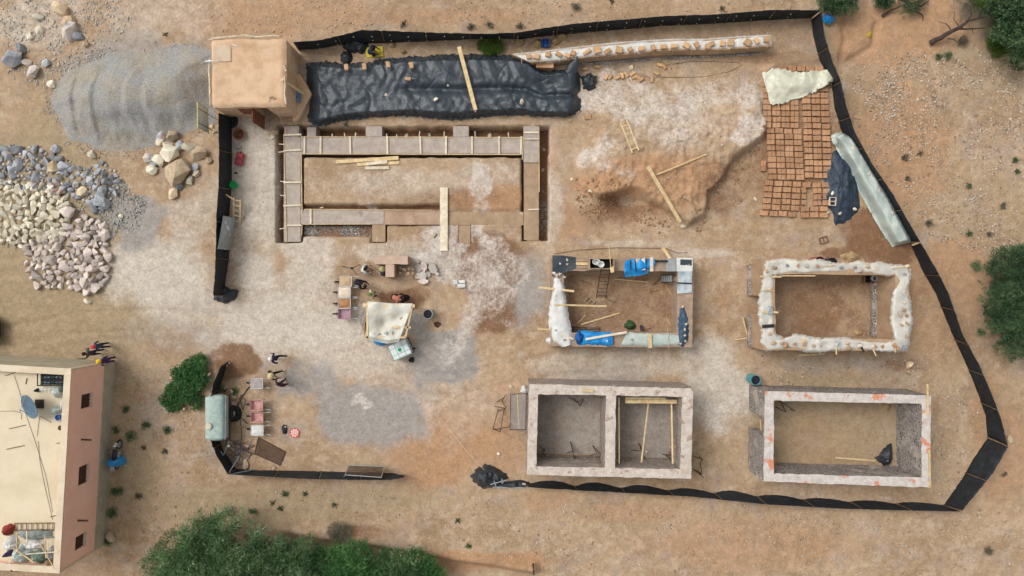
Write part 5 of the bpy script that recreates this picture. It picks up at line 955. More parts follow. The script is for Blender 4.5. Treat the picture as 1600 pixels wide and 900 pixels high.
for k, (a, b, m_, l) in enumerate(([[(1041,404),(1056,404)],[(1040,424),(1056,424)],M('grey_membrane', c(168,170,170), c(150,152,154), 4, .1, 30, .5, .4, 12, .03),'grey membrane square on the upper wall near the right corner'],[[(1057,403),(1083,403)],[(1057,424),(1082,424)],m_sheetw,'white sheet over the upper right corner of the rammed earth house'],[[(1063,405),(1081,406)],[(1063,414),(1081,415)],m_tarp,'slate patch on the white corner sheet'],[[(1060,424),(1081,424)],[(1058,459),(1081,457)],mm,'shiny clear sheet hanging down from the upper right corner'])):
    tag(sheet('wall_sheet', a, b, lambda u, v: z + .03 + (.02 if k == 2 else 0), m_, 20, 18, .02, 3, 93 + k), l, 'plastic sheet')
plank('strap', (1058,442), (1081,443), .08, .03, m_dark, 'dark strap across the shiny clear sheet', z + .09, None, 'strap'); plank('batten', (1036,388), (1047,404), .2, .05, m_wood, 'pale board leaning on the upper wall from outside', .1, z); plank('iron_bars', (1022,408), (1043,408), .12, .06, m_dark, 'dark iron bars on the upper wall right of the blue tarp', z + .1, None, 'bars')
ladder('iron_ladder', 'dark iron ladder leaning inside the upper wall of the rammed earth house', (939,465), (946.5,420), .03, HA + .25, .56, 8, m_steel, .045)
sh = thing('shovel', 'long-handled wooden shovel resting on the formwork box', 'shovel', P(955, 424, z)); MB().tube([P(951.5, 385, z + .5), P(954.5, 418, z + .5)], .02, 6).build('handle', m_wood, sh); x, y, zz = P(956.5, 421.5, z + .5); MB().box((x, y, zz), (.22, .34, .03), .1).build('blade', m_wood, sh, bevel=.01)
for k, (x, y, zz, l) in enumerate(((929,409,HA + .06,'left white bucket in the formwork box'),(932,410,HA + .12,'rear white bucket in the formwork box'),(938,413.5,HA + .4,'front white bucket resting on the formwork box'))):
    b_ = thing('bucket', l, 'bucket', P(x, y, zz)); MB().lathe([(.14, 0), (.185, .4), (.19, .42), (.165, .42), (.13, .03), (.001, .03)], n=20).build('body', m_white, b_, local=True, smooth=True); MB().lathe([(.001, .3), (.155, .3)], n=20).build('contents', M('white_paste', c(216,216,212), c(200,200,196), 4) if k == 0 else bpy.data.materials['white_paste'], b_, local=True)
    MB().tube([(.19 * math.cos(a), .05, .41 + .03 * math.sin(a)) for a in np.linspace(0, PI, 9)], .008, 5).build('handle', m_steel, b_, local=True)
gr = thing('metal_stair_frame', 'dark metal step frame inside the upper right corner of the rammed earth house', 'steps', P(1043, 436, 0))
for s in (430, 441): MB().beam(P(1033.5, s, .05), P(1056, s - .5, HA), .05, .05).build('rail', m_dark, gr)
for k in range(5): a = P(1035 + k * 3.3, 430, .1 + k * .22); b = P(1035 + k * 3.3, 441, .1 + k * .22); MB().beam(a, b, .09, .03).build('tread', m_galv, gr)
tr = thing('slatted_panel', 'black slatted frame lying along the inside of the lower wall', 'frame', P(917, 516, .3))
for s in (512, 514.7, 517.5): MB().beam(P(894, s, .6), P(938, s + .8, .6), .05, .05).build('slat', m_dark, tr)
for s in (894.5, 915, 937.5): MB().beam(P(s, 511.5, .56), P(s, 519, .56), .05, .04).build('crossbar', m_dark, tr)
tag(crumple('green_sack', 985, 508, 9, 8, .35, M('green_sack', c(76,106,70), c(50,78,48), 4, .2, 20, .8, .5, 14, .05), 95, .0), 'dark green sack against the lower wall inside the rammed earth house', 'sack')
block(1002, 513, .14, .4, .3, .1, 0, 'dark block standing beside the clear film inside the rammed earth house', None, m_cloth, 'dark_block', 'block')
for k, (a, b, w, m_, l) in enumerate((((908,507),(968,489),.09,m_wood,'long batten slanting across the floor of the rammed earth house'),((903,505),(915,492),.05,m_wood,'hoe handle near the lower left corner of the house floor'),((939,463),(962,473),.07,m_woodd,'dark batten at the foot of the iron ladder'),((960,436),(1013,441),.06,m_wood,'long lath below the blue tarp on the house floor'),((906,437),(926,446),.04,m_woodd,'tool handle at upper left of the house floor'),((960,435),(1012,437),.05,m_woodd,'dark pole beside the long lath'),((1020,446),(1035,432),.03,m_steel,'bent iron rod near the metal steps'),((1016,456),(1032,453),.03,m_woodd,'stick on the floor near the metal steps'),((1040,447),(1051,463),.03,m_wood,'thin stick at right on the house floor'),((1041,497),(1046,506),.03,m_wood,'upper thin stick near the right end of the house floor'),((1043,513),(1045,545),.03,m_wood,'thin cane across the clear film'),((1004,517),(1022,511),.03,m_woodd,'dark stick above the clear film'))):
    plank('batten', a, b, w, .035, m_, l, .04 if k != 10 else z + .2, None, 'stick')
# ------------------------------------------------------------------ T-shaped trial wall, stones, boulders beside it
tw_ = thing('trial_wall', 'T-shaped trial wall with a smooth pinkish top in the work yard', 'wall', P(615, 412, 0)); m_tw = M('pinkish_lime_top', c(204,178,158), c(192,164,144), 1.6, .07, 20, .92, .25, 24, .02, spots=(c(214,150,116), 1.6, .66))
wall((585,400), (637,400), (637,413), (585,413), -.1, 1.05, 'wall', m_plast, tw_, m_tw); wall((602.5,413.2), (602.5,433), (616,433), (616,413.2), -.1, 1.04, 'wall', m_plast, tw_, m_tw)
for k, (x, y, r) in enumerate(((632,421,5.5),(640,419,5),(625,427,5),(638,428,5.5),(626,418,3.5),(645,420,4),(645,427,3.5))): rock(x, y, r, m_estrip, f'reddish rubble stone in the right corner of the T-shaped wall, {["upper middle","upper right","lower left","lower middle","upper left","far right","lower right"][k]}', None, .35)
m_slab = M('pale_flagstone', c(200,192,182), c(180,170,160), 2, .1, 20, .9, .4, 16, .03, .12)
def flag(px, py, w, d, h, rz, label, mat=m_slab, z=None, name='flagstone', cat='stone'):
    rg = random.Random(int(px * 7 + py)); pts = [((w / 2) * rg.uniform(.85, 1.1) * math.cos(a) * 1.2, (d / 2) * rg.uniform(.85, 1.1) * math.sin(a) * 1.2) for a in np.linspace(.5, 2 * PI + .5, 7)[:-1]]
    x, y, zz = PG(px, py) if z is None else P(px, py, z); cs, sn = math.cos(rz), math.sin(rz)
    return tag(MB().prism([(x + a * cs - b * sn, y + a * sn + b * cs) for a, b in pts], zz - .03, zz + h).build(name, mat, bevel=.03), label, cat)
for k, (x, y, w, d, rz, l) in enumerate(((654,419,.42,.5,0,'grey flagstone upper left of the slab group'),(663,416,.36,.62,.1,'tall cream flagstone in the top middle of the slab group'),(677,420,.5,.7,.5,'large tilted grey flagstone right of the slab group'),(653,431,.36,.4,.2,'small flagstone lower left of the slab group'),(661,431,.5,.5,-.1,'squarish pinkish flagstone in the middle of the slab group'),(662,440,.6,.3,0,'flagstone lowest of the slab group'),(669,429,.3,.34,.4,'small flagstone right of the squarish one'),(653,409,.24,.24,0,'small bluish stone at the top of the slab group'),(684,428,.2,.2,0,'chip of flagstone at the far right of the slab group'))):
    flag(x, y, w, d, .14 + .06 * (k % 3), rz, l, m_slab if k % 2 == 0 else m_rock['pink'])
for k, (x, y, w, d, l) in enumerate(((712,441,.26,.3,'left white block of three on the limed ground'),(722,440,.42,.2,'upper right white block of three on the limed ground'),(721,446.5,.5,.24,'lower right white block of three on the limed ground'))): block(x, y, w, d, .2, .03, PG(x, y)[2], l, None, m_bagw, 'white_block')
# tripod left of the wall
tr_ = thing('tripod', 'dark folded tripod standing left of the T-shaped wall', 'tripod', P(549, 418, 0))
for a in ((534,416),(563,413),(557,429)): MB().tube([P(550, 419, .95), P(*a, .02)], .02, 6).build('leg', m_dark, tr_)
x, y, z = P(550, 419, 1.0); MB().box((x, y, z), (.16, .12, .12)).build('head', m_dark, tr_)
# ------------------------------------------------------------------ canopy over the mixing place
cn = thing('sheet_canopy', 'white sheet canopy on posts and rails weighted with stones', 'canopy', P(608, 503, 0))
zc = 1.9
for a in ((570,478),(647,479),(573,527),(632,524)): MB().tube([P(*a, 0)[:2] + (-.1,), P(*a, zc)[:2] + (zc,)], .04, 7).build('post', m_wood, cn)
for a, b, w in (((567,476.5),(648,478),.2),((572,527),(634,527),.12),((612,511.5),(642,511.5),.12),((574,478),(574,530),.1),((644,479),(634,526),.1)): MB().beam(P(*a, zc), P(*b, zc), w, .07).build('rail', m_wood, cn)
def zcan(u, v):
    d1 = np.hypot((u - .42) / .22, (v - .52) / .2); return zc + .08 - .75 * np.exp(-d1 ** 1.4) - .25 * np.exp(-(((u - .78) / .14) ** 2 + ((v - .4) / .14) ** 2)) - .2 * np.exp(-(((u - .76) / .12) ** 2 + ((v - .68) / .1) ** 2)) - .2 * sst((v - .9) / .1)
cs_ = sheet('canopy_sheet', [(574,471),(590,472),(612,474),(645,474)], [(577,531),(590,534),(605,537),(623,534)], zcan, film('canopy_film', c(226,222,204), c(206,208,198), .12), 70, 70, .01, 2.2, 101, parent=cn, cr=.3)
for k, (x, y, r, m_) in enumerate(((627,497,3.6,'pink'),(625,513,3.6,'pink'),(583,521,4.2,'cream'),(592,521.5,4,'pink'),(603,521,4.6,'blue'),(613,521,3.6,'cream'))): rock(x, y, r, m_, f'stone weighting the canopy sheet, {["upper right one","right one below it","first from left in the lower row","second from left in the lower row","third from left in the lower row","fourth from left in the lower row"][k]}', None, zc - .05 if k > 1 else zc - .12)
tag(crumple('blue_bag', 595, 535, 12, 6, .5, m_blue, 103, .6), 'bright blue plastic bag hanging under the lower edge of the canopy', 'bag')
sk = thing('brush_bundle', 'bundle of thin brown canes at the left side of the canopy', 'canes', P(573, 512, 0))
for k in range(16):
    a = (568 + random.uniform(0, 7), 496 + random.uniform(-4, 8)); MB().tube([P(*a, .05 + .02 * k), P(a[0] + random.uniform(-4, 4), a[1] + random.uniform(16, 28), .05 + .02 * k)], .012, 4).build('cane', random.choice([m_wood, m_rust, m_woodd]), sk)
tag(MB().tube([P(567 + 5 * math.cos(a), 497 + 12 * math.sin(a), .05 + .012 * i) for i, a in enumerate(np.linspace(0, 4 * PI, 40))], .02, 5).build('hose_coil', m_galv), 'grey hose coil lying left of the canopy', 'hose')
# intermediate bulk tank
ib = thing('water_tank', 'white caged plastic water tank with a green cap below the canopy', 'water tank', P(629, 544, 0), R(24)); m_tank = M('translucent_white_plastic', c(226,236,232), c(210,224,220), 2, .04, 20, .4, .1, 10, .02)
MB().box((0, 0, .62), (1.16, .96, .95)).build('bottle', m_tank, ib, local=True, bevel=.06); MB().box((0, 0, .07), (1.2, 1.0, .13)).build('pallet', m_steel, ib, local=True)
MB().lathe([(.11, 0), (.11, .05), (.09, .06)], (0, 0, 1.09), 18).build('cap', M('green_cap', c(30,170,110), c(24,150,96), 3, .05), ib, local=True)
for k in range(7): x = -.58 + k * 1.16 / 6; [MB().tube([(x, s * .5, .13), (x, s * .5, 1.1)], .014, 5).build('cage_bar', m_steel, ib, local=True) for s in (-1, 1)]
for k in range(6): y = -.48 + k * .96 / 5; [MB().tube([(s * .6, y, .13), (s * .6, y, 1.1)], .014, 5).build('cage_bar', m_steel, ib, local=True) for s in (-1, 1)]
for zz in (.35, .6, .85, 1.1): MB().tube([(-.6, -.5, zz), (.6, -.5, zz), (.6, .5, zz), (-.6, .5, zz), (-.6, -.5, zz)], .015, 5).build('cage_hoop', m_galv, ib, local=True)
for y in (-.2, .2): MB().beam((-.6, y, 1.115), (.6, y, 1.115), .03, .02).build('top_bar', m_galv, ib, local=True)
MB().beam((-.2, -.5, 1.105), (-.2, .5, 1.105), .03, .02).build('top_bar', m_galv, ib, local=True); MB().beam((.25, -.5, 1.105), (.25, .5, 1.105), .03, .02).build('top_bar', m_galv, ib, local=True)
MB().lathe([(.06, 0), (.06, .12)], (.62, -.3, .2), 12, Matrix.Rotation(PI / 2, 3, 'Y')).build('valve', m_dark, ib, local=True)
tag(crumple('dark_pile', 643, 562, 5, 5, .2, m_dark, 104, .0), 'small black canister at the right corner of the white tank', 'canister'); tag(crumple('wet_spot', 684, 507, 7, 5, .06, M('dark_mud', c(96,70,56), c(80,56,44), 4), 105, PG(684, 507)[2]), 'small dark brown lump of mud right of the barrel', 'mud')
# ------------------------------------------------------------------ wheelbarrows
def wheelbarrow(px, py, rz, label, tray, load=None, load_h=.1):
    t_ = thing('wheelbarrow', label, 'wheelbarrow', P(px, py, 0), rz); t_.scale = (1.,) * 3   # +x: towards the handles
    b = MB(); L, Wd = .385, .315; l2, w2 = .29, .24
    o = [(-L, -Wd), (L, -Wd), (L, Wd), (-L, Wd)]; i = [(-l2, -w2), (l2, -w2), (l2, w2), (-l2, w2)]; vs = [(x, y, .66) for x, y in o] + [(x, y, .42) for x, y in i] + [(x * .93, y * .93, .655) for x, y in o] + [(x * .97, y * .97, .435) for x, y in i]
    fs = [(4, 5, 6, 7)[::-1]] + [(k, (k + 1) % 4, 4 + (k + 1) % 4, 4 + k)[::-1] for k in range(4)] + [(8 + k, 8 + (k + 1) % 4, 12 + (k + 1) % 4, 12 + k) for k in range(4)] + [(12, 13, 14, 15)] + [(k, (k + 1) % 4, 8 + (k + 1) % 4, 8 + k) for k in range(4)]
    b.add(vs, fs).build('tray', tray, t_, local=True); MB().tube([(-L, -Wd, .665), (L, -Wd, .665), (L, Wd, .665), (-L, Wd, .665), (-L, -Wd, .665)], .014, 5).build('tray_rim', tray, t_, local=True)
    for s in (-1, 1):
        MB().tube([(-.62, s * .06, .2), (-.3, s * .2, .40), (.3, s * .27, .45), (.82, s * .3, .62)], .018, 6).build('handle', m_galv, t_, local=True); MB().tube([(.25, s * .25, .44), (.34, s * .26, .02), (.12, s * .24, .40)], .014, 5).build('leg', m_steel, t_, local=True)
    w = MB().lathe([(.11, -.045), (.19, -.04), (.2, 0), (.19, .04), (.11, .045)], (-.62, 0, .2), 18, Matrix.Rotation(PI / 2, 3, 'X')).build('wheel', m_dark, t_, local=True); MB().lathe([(.03, -.05), (.115, -.03), (.115, .03), (.03, .05)], (-.62, 0, .2), 12, Matrix.Rotation(PI / 2, 3, 'X')).build('rim', m_galv, w, local=True)
    if load:
        n = 12; u = np.linspace(-1, 1, n); X, Y = np.meshgrid(u * L * .92, u * Wd * .92, indexing='ij'); Z = .62 + load_h * (1 - np.maximum(np.abs(X / L), np.abs(Y / Wd)) ** 3) + .03 * (fbm(X + px, Y + py, 6, 2) - .5)
        link('load', np_mesh('load', np.stack([X, Y, Z], -1).reshape(-1, 3), grid_faces(n, n), True), load, t_)
    return t_
m_sand = M('tan_sand', c(206,178,144), c(188,158,124), 4, .12, 40, .95, .4, 30, .02); m_wsand = M('pale_sand', c(232,216,196), c(216,198,176), 4, .1, 40, .95, .3, 30, .02); m_soil = M('brown_soil', c(186,140,100), c(160,114,78), 4, .15, 40, .95, .5, 30, .02); m_mix = M('grey_mortar', c(176,168,164), c(158,150,146), 4, .1, 40, .9, .4, 30, .02)
m_ptray = M('mauve_tray', c(190,156,166), c(170,134,146), 3, .08, 20, .6, .15); m_wtray = M('white_tray', c(222,220,214), c(196,194,190), 3, .08, 20, .6, .15); m_rtray = M('faded_red_tray', c(206,164,158), c(186,134,128), 3, .1, 20, .6, .15)
for x, y, l, tr, ld_ in ((544,440,'wheelbarrow heaped with tan sand, top of the left-hand row',m_wtray,m_sand),(542,456.5,'wheelbarrow of pale sand, second of the row left of the canopy',m_wtray,m_wsand),(542,473.5,'wheelbarrow of brown soil, third of the row left of the canopy',m_wtray,m_soil),(542,490,'empty mauve wheelbarrow at the bottom of the row left of the canopy',m_ptray,None),
                         (407,597,'grey wheelbarrow of mortar nearest the three walking people',m_wtray,m_mix),(407,630.5,'faded red wheelbarrow, upper of the two red ones by the tank',m_rtray,None),(407.5,649,'faded red wheelbarrow, lower of the two red ones by the tank',m_rtray,None),(408,669,'white upturned wheelbarrow load below the red ones',m_wtray,m_bagw)):
    wheelbarrow(x, y, random.uniform(-.05, .05), l, tr, ld_, .05 if ld_ is m_mix else .1)
# ------------------------------------------------------------------ yard by the green tank
tk = thing('tank_trailer', 'pale green water tank trailer beside the bent fence', 'tank trailer', P(350, 647, 0)); tk.scale = (1.06, 1.08, 1); m_gt = M('faded_green_tank', c(176,192,182), c(150,170,164), 2.2, .08, 20, .6, .15, 20, .02, spots=(c(120,146,160), 1.6, .60))
n, m = 21, 24; V = []
for i in range(n):
    yy = -1.28 + 2.56 * i / (n - 1); e = min(1, (1 - abs(2 * i / (n - 1) - 1)) * 6 + .55)
    for k in range(m):
        a = 2 * PI * k / m; ca, sa = math.cos(a), math.sin(a); V.append((.58 * e * math.copysign(abs(ca) ** .55, ca), yy, 1.02 + .5 * e * math.copysign(abs(sa) ** .6, sa)))
i_ = np.arange(n * m).reshape(n, m); j_ = np.roll(i_, -1, 1); F = np.stack([i_[:-1].ravel(), j_[:-1].ravel(), j_[1:].ravel(), i_[1:].ravel()], 1).tolist() + [list(range(m))[::-1], list(range((n - 1) * m, n * m))]
b = MB(); b.add(V, F); o = b.build('tank', m_gt, tk, local=True, smooth=True); MB().lathe([(.2, 0), (.2, .1), (.17, .14), (.001, .15)], (-.25, -.42, 1.5), 20).build('hatch', M('cream_hatch', c(214,210,186), c(196,190,166), 3), tk, local=True)
for s in (-.42, .5): MB().beam((s, -1.45, .45), (s, 1.42, .45), .08, .1).build('chassis_rail', m_rust, tk, local=True)
MB().tube([(.6, -1.2, 1.35), (.63, 1.3, 1.35)], .025, 6).build('side_pipe', m_galv, tk, local=True)
MB().tube([(-.42, -1.4, .45), (.1, -2.3, .4)], .04, 6).build('drawbar', m_galv, tk, local=True); MB().tube([(.5, -1.4, .45), (.12, -2.3, .4)], .04, 6).build('drawbar', m_galv, tk, local=True)
for s in (-.62, .68):
    w = MB().lathe([(.18, -.09), (.36, -.085), (.38, 0), (.36, .085), (.18, .09)], (s, .1, .38), 22, Matrix.Rotation(PI / 2, 3, 'Y')).build('wheel', m_dark, tk, local=True); MB().lathe([(.04, -.1), (.19, -.06), (.19, .06), (.04, .1)], (s, .1, .38), 14, Matrix.Rotation(PI / 2, 3, 'Y')).build('rim', m_galv, w, local=True)
def tyre(px, py, r, label, z=None, mat=m_dark, tilt=0.):
    x, y, zz = PG(px, py); t_ = thing('tyre', label, 'tyre', (x, y, zz)); ri, w = r * .55, r * .38; pr = [(r * .62 + r * .38 * math.cos(a), w / 2 + w / 2 * math.sin(a)) for a in np.linspace(0, 2 * PI, 13)]
    MB().lathe(pr, (0, 0, .02), 28, Matrix.Rotation(tilt, 3, 'Y')).build('tread', mat, t_, local=True, smooth=True); return t_
tyre(366, 646, .5, 'black tyre lying right of the green tank', tilt=.35); tyre(362, 190, .44, 'dark tyre on the ground at the upper end of the left fence')
wk = thing('wicker_basket', 'round reddish brown basket below the tyre by the left fence', 'basket', PG(376, 211)); m_wick = M('red_brown_wicker', c(150,98,72), c(120,76,56), 7, .2, 40, .85, .5, 40, .02)
MB().lathe([(.24, 0), (.34, .28), (.37, .3), (.31, .3), (.22, .05), (.001, .05)], n=22).build('bowl', m_wick, wk, local=True)
for k in range(8): a = 2 * PI * k / 8; MB().beam((.1 * math.cos(a), .1 * math.sin(a), .07), (.3 * math.cos(a), .3 * math.sin(a), .27), .03, .02).build('rib', m_rust, wk, local=True)
jc = thing('red_jerrycan', 'faded red jerrycan lying right of the left fence', 'jerrycan', PG(376, 249), R(-12)); m_jr = M('faded_red_plastic', c(176,74,78), c(156,60,66), 3, .08, 20, .5, .1)
MB().box((0, 0, .16), (.46, .78, .3)).build('body', m_jr, jc, local=True, bevel=.06); MB().lathe([(.06, 0), (.06, .08)], (0, .38, .18), 12, Matrix.Rotation(-PI / 2, 3, 'X')).build('cap', m_dark, jc, local=True); MB().tube([(-.12, -.1, .3), (-.1, .05, .38), (.1, .05, .38), (.12, -.1, .3)], .02, 5).build('handle', m_jr, jc, local=True)
gb = thing('green_bucket', 'bright green bucket against the left fence', 'bucket', PG(368, 290)); m_gb = M('bright_green_plastic', c(30,190,96), c(24,160,80), 3, .06, 20, .45, .1)
MB().lathe([(.17, 0), (.24, .36), (.25, .38), (.215, .38), (.15, .04), (.001, .04)], n=20).build('body', m_gb, gb, local=True, smooth=True); MB().lathe([(.001, .33), (.21, .33)], n=20).build('contents', m_gb, gb, local=True); MB().tube([(.24 * math.cos(a), .03, .37 + .1 * math.sin(a)) for a in np.linspace(0, PI, 9)], .01, 5).build('handle', m_steel, gb, local=True)  # contents: added green disc that keeps the shaded inside bright
block(373, 230, .36, .22, .14, .0, PG(373, 230)[2], 'pale grey block between the basket and the red jerrycan', None, m_mix, 'pale_block'); rock(369, 271, 3.2, m_rust, 'small dark lump above the green bucket', None)
ladder('wooden_ladder', 'wooden ladder leaning against the left fence below the green bucket', (370,350), (370.5,310), .03, .75, .42, 5, m_wood, .08); plank('batten', (353,304), (366,312), .08, .05, m_wood, 'batten end at the top of the fence ladder', .9, .8)
A, B, C_, D = P(349,337,1.35), P(370,341,.04), P(360,391,.04), P(340,389,1.95)
gs = MB(); gs.add([A, B, C_, D] + [(q[0], q[1], q[2] + .025) for q in (A, B, C_, D)], [(3, 2, 1, 0), (4, 5, 6, 7), (0, 1, 5, 4), (1, 2, 6, 5), (2, 3, 7, 6), (3, 0, 4, 7)]); tag(gs.build('metal_sheet', m_galv), 'grey metal sheet leaning on the left fence', 'metal sheet')
# signboard
sg = thing('signboard', 'white signboard in a yellowish frame beside the earth hut', 'signboard', P(320, 190, 0)); m_sf = M('yellow_green_frame', c(206,204,140), c(184,180,116), 3, .08); m_sb = M('pale_board', c(226,230,220), c(210,218,208), 1, .04)
S = [P(309,159,1.75), P(325,172,1.0), P(326,204,1.0), P(309.5,207,1.75)]; S = [P(308.5,160,1.7), P(324.5,171,.75), P(325.5,207,.75), P(309,199,1.7)]
q = MB(); q.add(S + [(a, b_, c_ - .04) for a, b_, c_ in S], [(0, 1, 2, 3), (7, 6, 5, 4), (0, 4, 5, 1), (1, 5, 6, 2), (2, 6, 7, 3), (3, 7, 4, 0)]); q.build('panel', m_sb, sg)
for a, b_ in ((0, 1), (1, 2), (2, 3), (3, 0)): MB().beam((*S[a][:2], S[a][2] + .01), (*S[b_][:2], S[b_][2] + .01), .05, .04).build('frame', m_sf, sg)
for t__ in (.2, .8): a = tuple(S[0][k] + (S[3][k] - S[0][k]) * t__ for k in range(3)); b_ = tuple(S[1][k] + (S[2][k] - S[1][k]) * t__ for k in range(3)); MB().tube([(a[0], a[1], a[2] + .03), (b_[0], b_[1], b_[2] + .03), (b_[0] + .75, b_[1] - .45, -.05)], .022, 6).build('strut', m_woodd, sg)
for x, y, l in ((332,198,'upper'),(336,205,'lower')): rock(x, y, 4.5, 'tan', f'{l} tan stone at the foot of the signboard', None)
# round red and white tray, black bag, sieve screens, hoses
rt = thing('round_tray', 'round red and white patterned tray on the ground', 'tray', PG(460.5, 676)); m_or = M('orange_red_paint', c(230,104,78), c(214,88,66), 3, .06); 
MB().lathe([(.001, .05), (.26, .05), (.3, .08), (.31, .08), (.29, .02), (.001, .02)], n=32).build('plate', m_or, rt, local=True)
for r0, r1 in ((.05, .09), (.13, .16)): MB().lathe([(r0, .058), (r1, .058), (r1, .052), (r0, .052)], n=28).build('ring', m_white, rt, local=True)
for k in range(8):
    a0 = 2 * PI * k / 8; MB().prism([(.19 * math.cos(a0), .19 * math.sin(a0)), (.25 * math.cos(a0 + .05), .25 * math.sin(a0 + .05)), (.25 * math.cos(a0 + .5), .25 * math.sin(a0 + .5)), (.19 * math.cos(a0 + .5), .19 * math.sin(a0 + .5))], .052, .06).build('petal', m_white, rt, local=True)
tag(crumple('black_bag', 444, 671, 5, 8, .25, m_net2, 107, PG(444, 671)[2]), 'small black bag left of the round tray', 'bag'); rock(446, 667, 1.6, 'cream', 'white object on the small black bag', None, .18)
def mesh_screen(label, pts, frame, mat, z, nm='sieve_screen', nu=14, nv=8):
    t_ = thing(nm, label, 'sieve', pts[0][:2] + (0,)); a, b, c_, d = (Vector(q) for q in pts)
    for p_, q_ in ((a, b), (b, c_), (c_, d), (d, a)): MB().tube([p_, q_], .022, 6).build('frame', frame, t_)
    m1 = MB()
    for k in range(1, nu * 4): u = k / (nu * 4); m1.tube([a.lerp(b, u), d.lerp(c_, u)], .007, 3, False)
    for k in range(1, nv * 4): v = k / (nv * 4); m1.tube([a.lerp(d, v), b.lerp(c_, v)], .007, 3, False)
    m1.build('wire_mesh', mat, t_); return t_
m_mesh = M('rusty_mesh', c(104,80,64), c(84,66,56), 5, .2)
mesh_screen('brown wire mesh panel lying flat on the ground by the wheelbarrows', [PG(404,683,.03), PG(447,706,.03), PG(438,727,.03), PG(398,709,.03)], m_mesh, m_mesh, 0)
sv = mesh_screen('sieve screen in a metal frame leaning on the lower left fence', [P(545,727,.5), P(600,729,.5), P(596,746,1.5), P(539,742,1.5)], m_galv, m_mesh, 0)
for a, b_ in (((545,727,.5),(541,740,.02)),((600,729,.5),(593,742,.02))): MB().tube([P(*a), P(*b_)], .02, 5).build('leg', m_galv, sv)
x, y, z_ = P(540,742,1.5); MB().tube([(x, y, z_), P(532,750,0)], .02, 5).build('leg', m_galv, sv)
def hose(pts, r, label, mat=m_dark, name='hose', z=.04, cat='hose'): 
    q = resamp(pts, len(pts) * 6); return tag(MB().tube([PG(a, b_, z + .03 * math.sin(i)) for i, (a, b_) in enumerate(q)], r, 5).build(name, mat), label, cat)
hose([(398,596),(388,606),(378,620),(372,636),(376,652),(388,662)], .02, 'dark hose curving from the grey wheelbarrow towards the tyre', m_dark); hose([(396,600),(384,612),(376,628),(380,640),(384,626),(377,616),(371,634)], .018, 'second looped hose beside the tyre', m_steel)
hose([(376,655),(378,680),(376,700),(374,720)], .015, 'thin dark hose running down from the tyre', m_dark); hose([(390,668),(396,685),(386,700),(374,708)], .015, 'thin grey hose below the white wheelbarrow', m_galv)
tg = [(372 + 14 * math.sin(k * 1.7) + 8 * math.sin(k * .61), 706 + 16 * math.cos(k * 1.3) + 6 * math.cos(k * .5)) for k in range(34)]; hose(tg, .014, 'tangle of blue-grey rope and wire near the fence corner', M('blue_grey_rope', c(104,112,124), c(82,88,100), 5), 'rope_tangle', .06, 'rope')
tg = [(382 + 18 * math.sin(k * 2.3) + 8 * math.sin(k * .7), 702 + 9 * math.cos(k * 1.9) + 5 * math.cos(k * .4)) for k in range(26)]; hose(tg, .012, 'tangle of brown wire right of the rope near the fence corner', m_rust, 'wire_tangle', .05, 'wire')
for a, b_, l in (((357,740),(374,712),'long pale pole leaning in the fence corner'),((360,741),(400,733),'pale pole lying along the foot of the fence corner')): plank('pole', a, b_, .045, .045, m_galv, l, 1.2, .1, 'pole')
for x, y, r, l in ((384,724,8,'large pale stone in the tangle of rope'),(428,731,4,'tan stone at the foot of the lower left fence'),(352,605,6,'pale stone above the green tank'),(363,611,5,'stone right of the green tank top'),(366,620,4.5,'small stone beside the tank wheel'),(365,631,4,'pinkish cobble above the black tyre'),(353,571,4,'pale stone at the end of the bent fence'),(358,567,3,'small white stone at the end of the bent fence')): rock(x, y, r, 'pink' if x % 2 else 'tan', l, None)
rock(357, 697, 3, 'cream', 'white lump on the drawbar of the tank', None, .35)
cable([(690,655),(725,700),(757,735)], .012, 'pale guy rope slanting down to the dark heap at the bottom fence', lambda i: .05 + i * .04, m_woodw); cable([(865,397),(900,391),(960,387),(1040,388),(1060,396),(1075,394)], .012, 'thin cable on the ground above the rammed earth house', lambda i: .06)
fr2 = thing('sawhorse', 'small pale frame on the black heap at the bottom fence', 'frame', P(780, 752, 0))
for a, b_ in (((766,757),(792,750)),((772,752),(775,760)),((784,748),(785,756))): MB().beam(P(*a, .8), P(*b_, .8), .05, .04).build('bar', m_galv, fr2)
MB().tube([P(774,757,.8)[:2] + (0,), P(774,757,.8)], .03, 5).build('leg', m_galv, fr2); MB().tube([P(786,754,.8)[:2] + (0,), P(786,754,.8)], .03, 5).build('leg', m_galv, fr2)
plank('kerb_board', (770,761), (818,762), .1, .06, m_galv, 'pale board along the foot of the bottom fence gap', .06); rock(819, 756, 3.5, 'pink', 'pinkish white stone at the left end of the bottom fence', None, .3)
# ------------------------------------------------------------------ scaffolding trestles and gear round the two-room house
def trestle(label, pts, z0=0., z1=.9):
    t_ = thing('iron_trestle', label, 'trestle', P(*pts[0], 0)); P0 = [P(*q, 0) for q in pts]
    for k, (a, b_) in enumerate(zip(P0[:-1], P0[1:])): MB().tube([(a[0], a[1], z1 if k % 2 else z0 + .02), (b_[0], b_[1], z0 + .02 if k % 2 else z1)], .022, 5).build('bar', m_steel, t_)
    for a in P0[1::2]: MB().tube([(a[0], a[1], 0), (a[0], a[1], z1)], .02, 5).build('leg', m_steel, t_)
    return t_
trestle('dark iron trestle left of the two-room house', [(770,671),(778,639),(788,638),(782,670),(772,671),(797,662)]); trestle('dark iron frame above the trestle left of the two-room house', [(773,635),(791,634),(784,626),(789,617),(776,628)])
trestle('iron frame at the lower right outside of the two-room house', [(1082,712),(1092,713),(1094,722),(1090,735),(1082,732),(1093,740)])
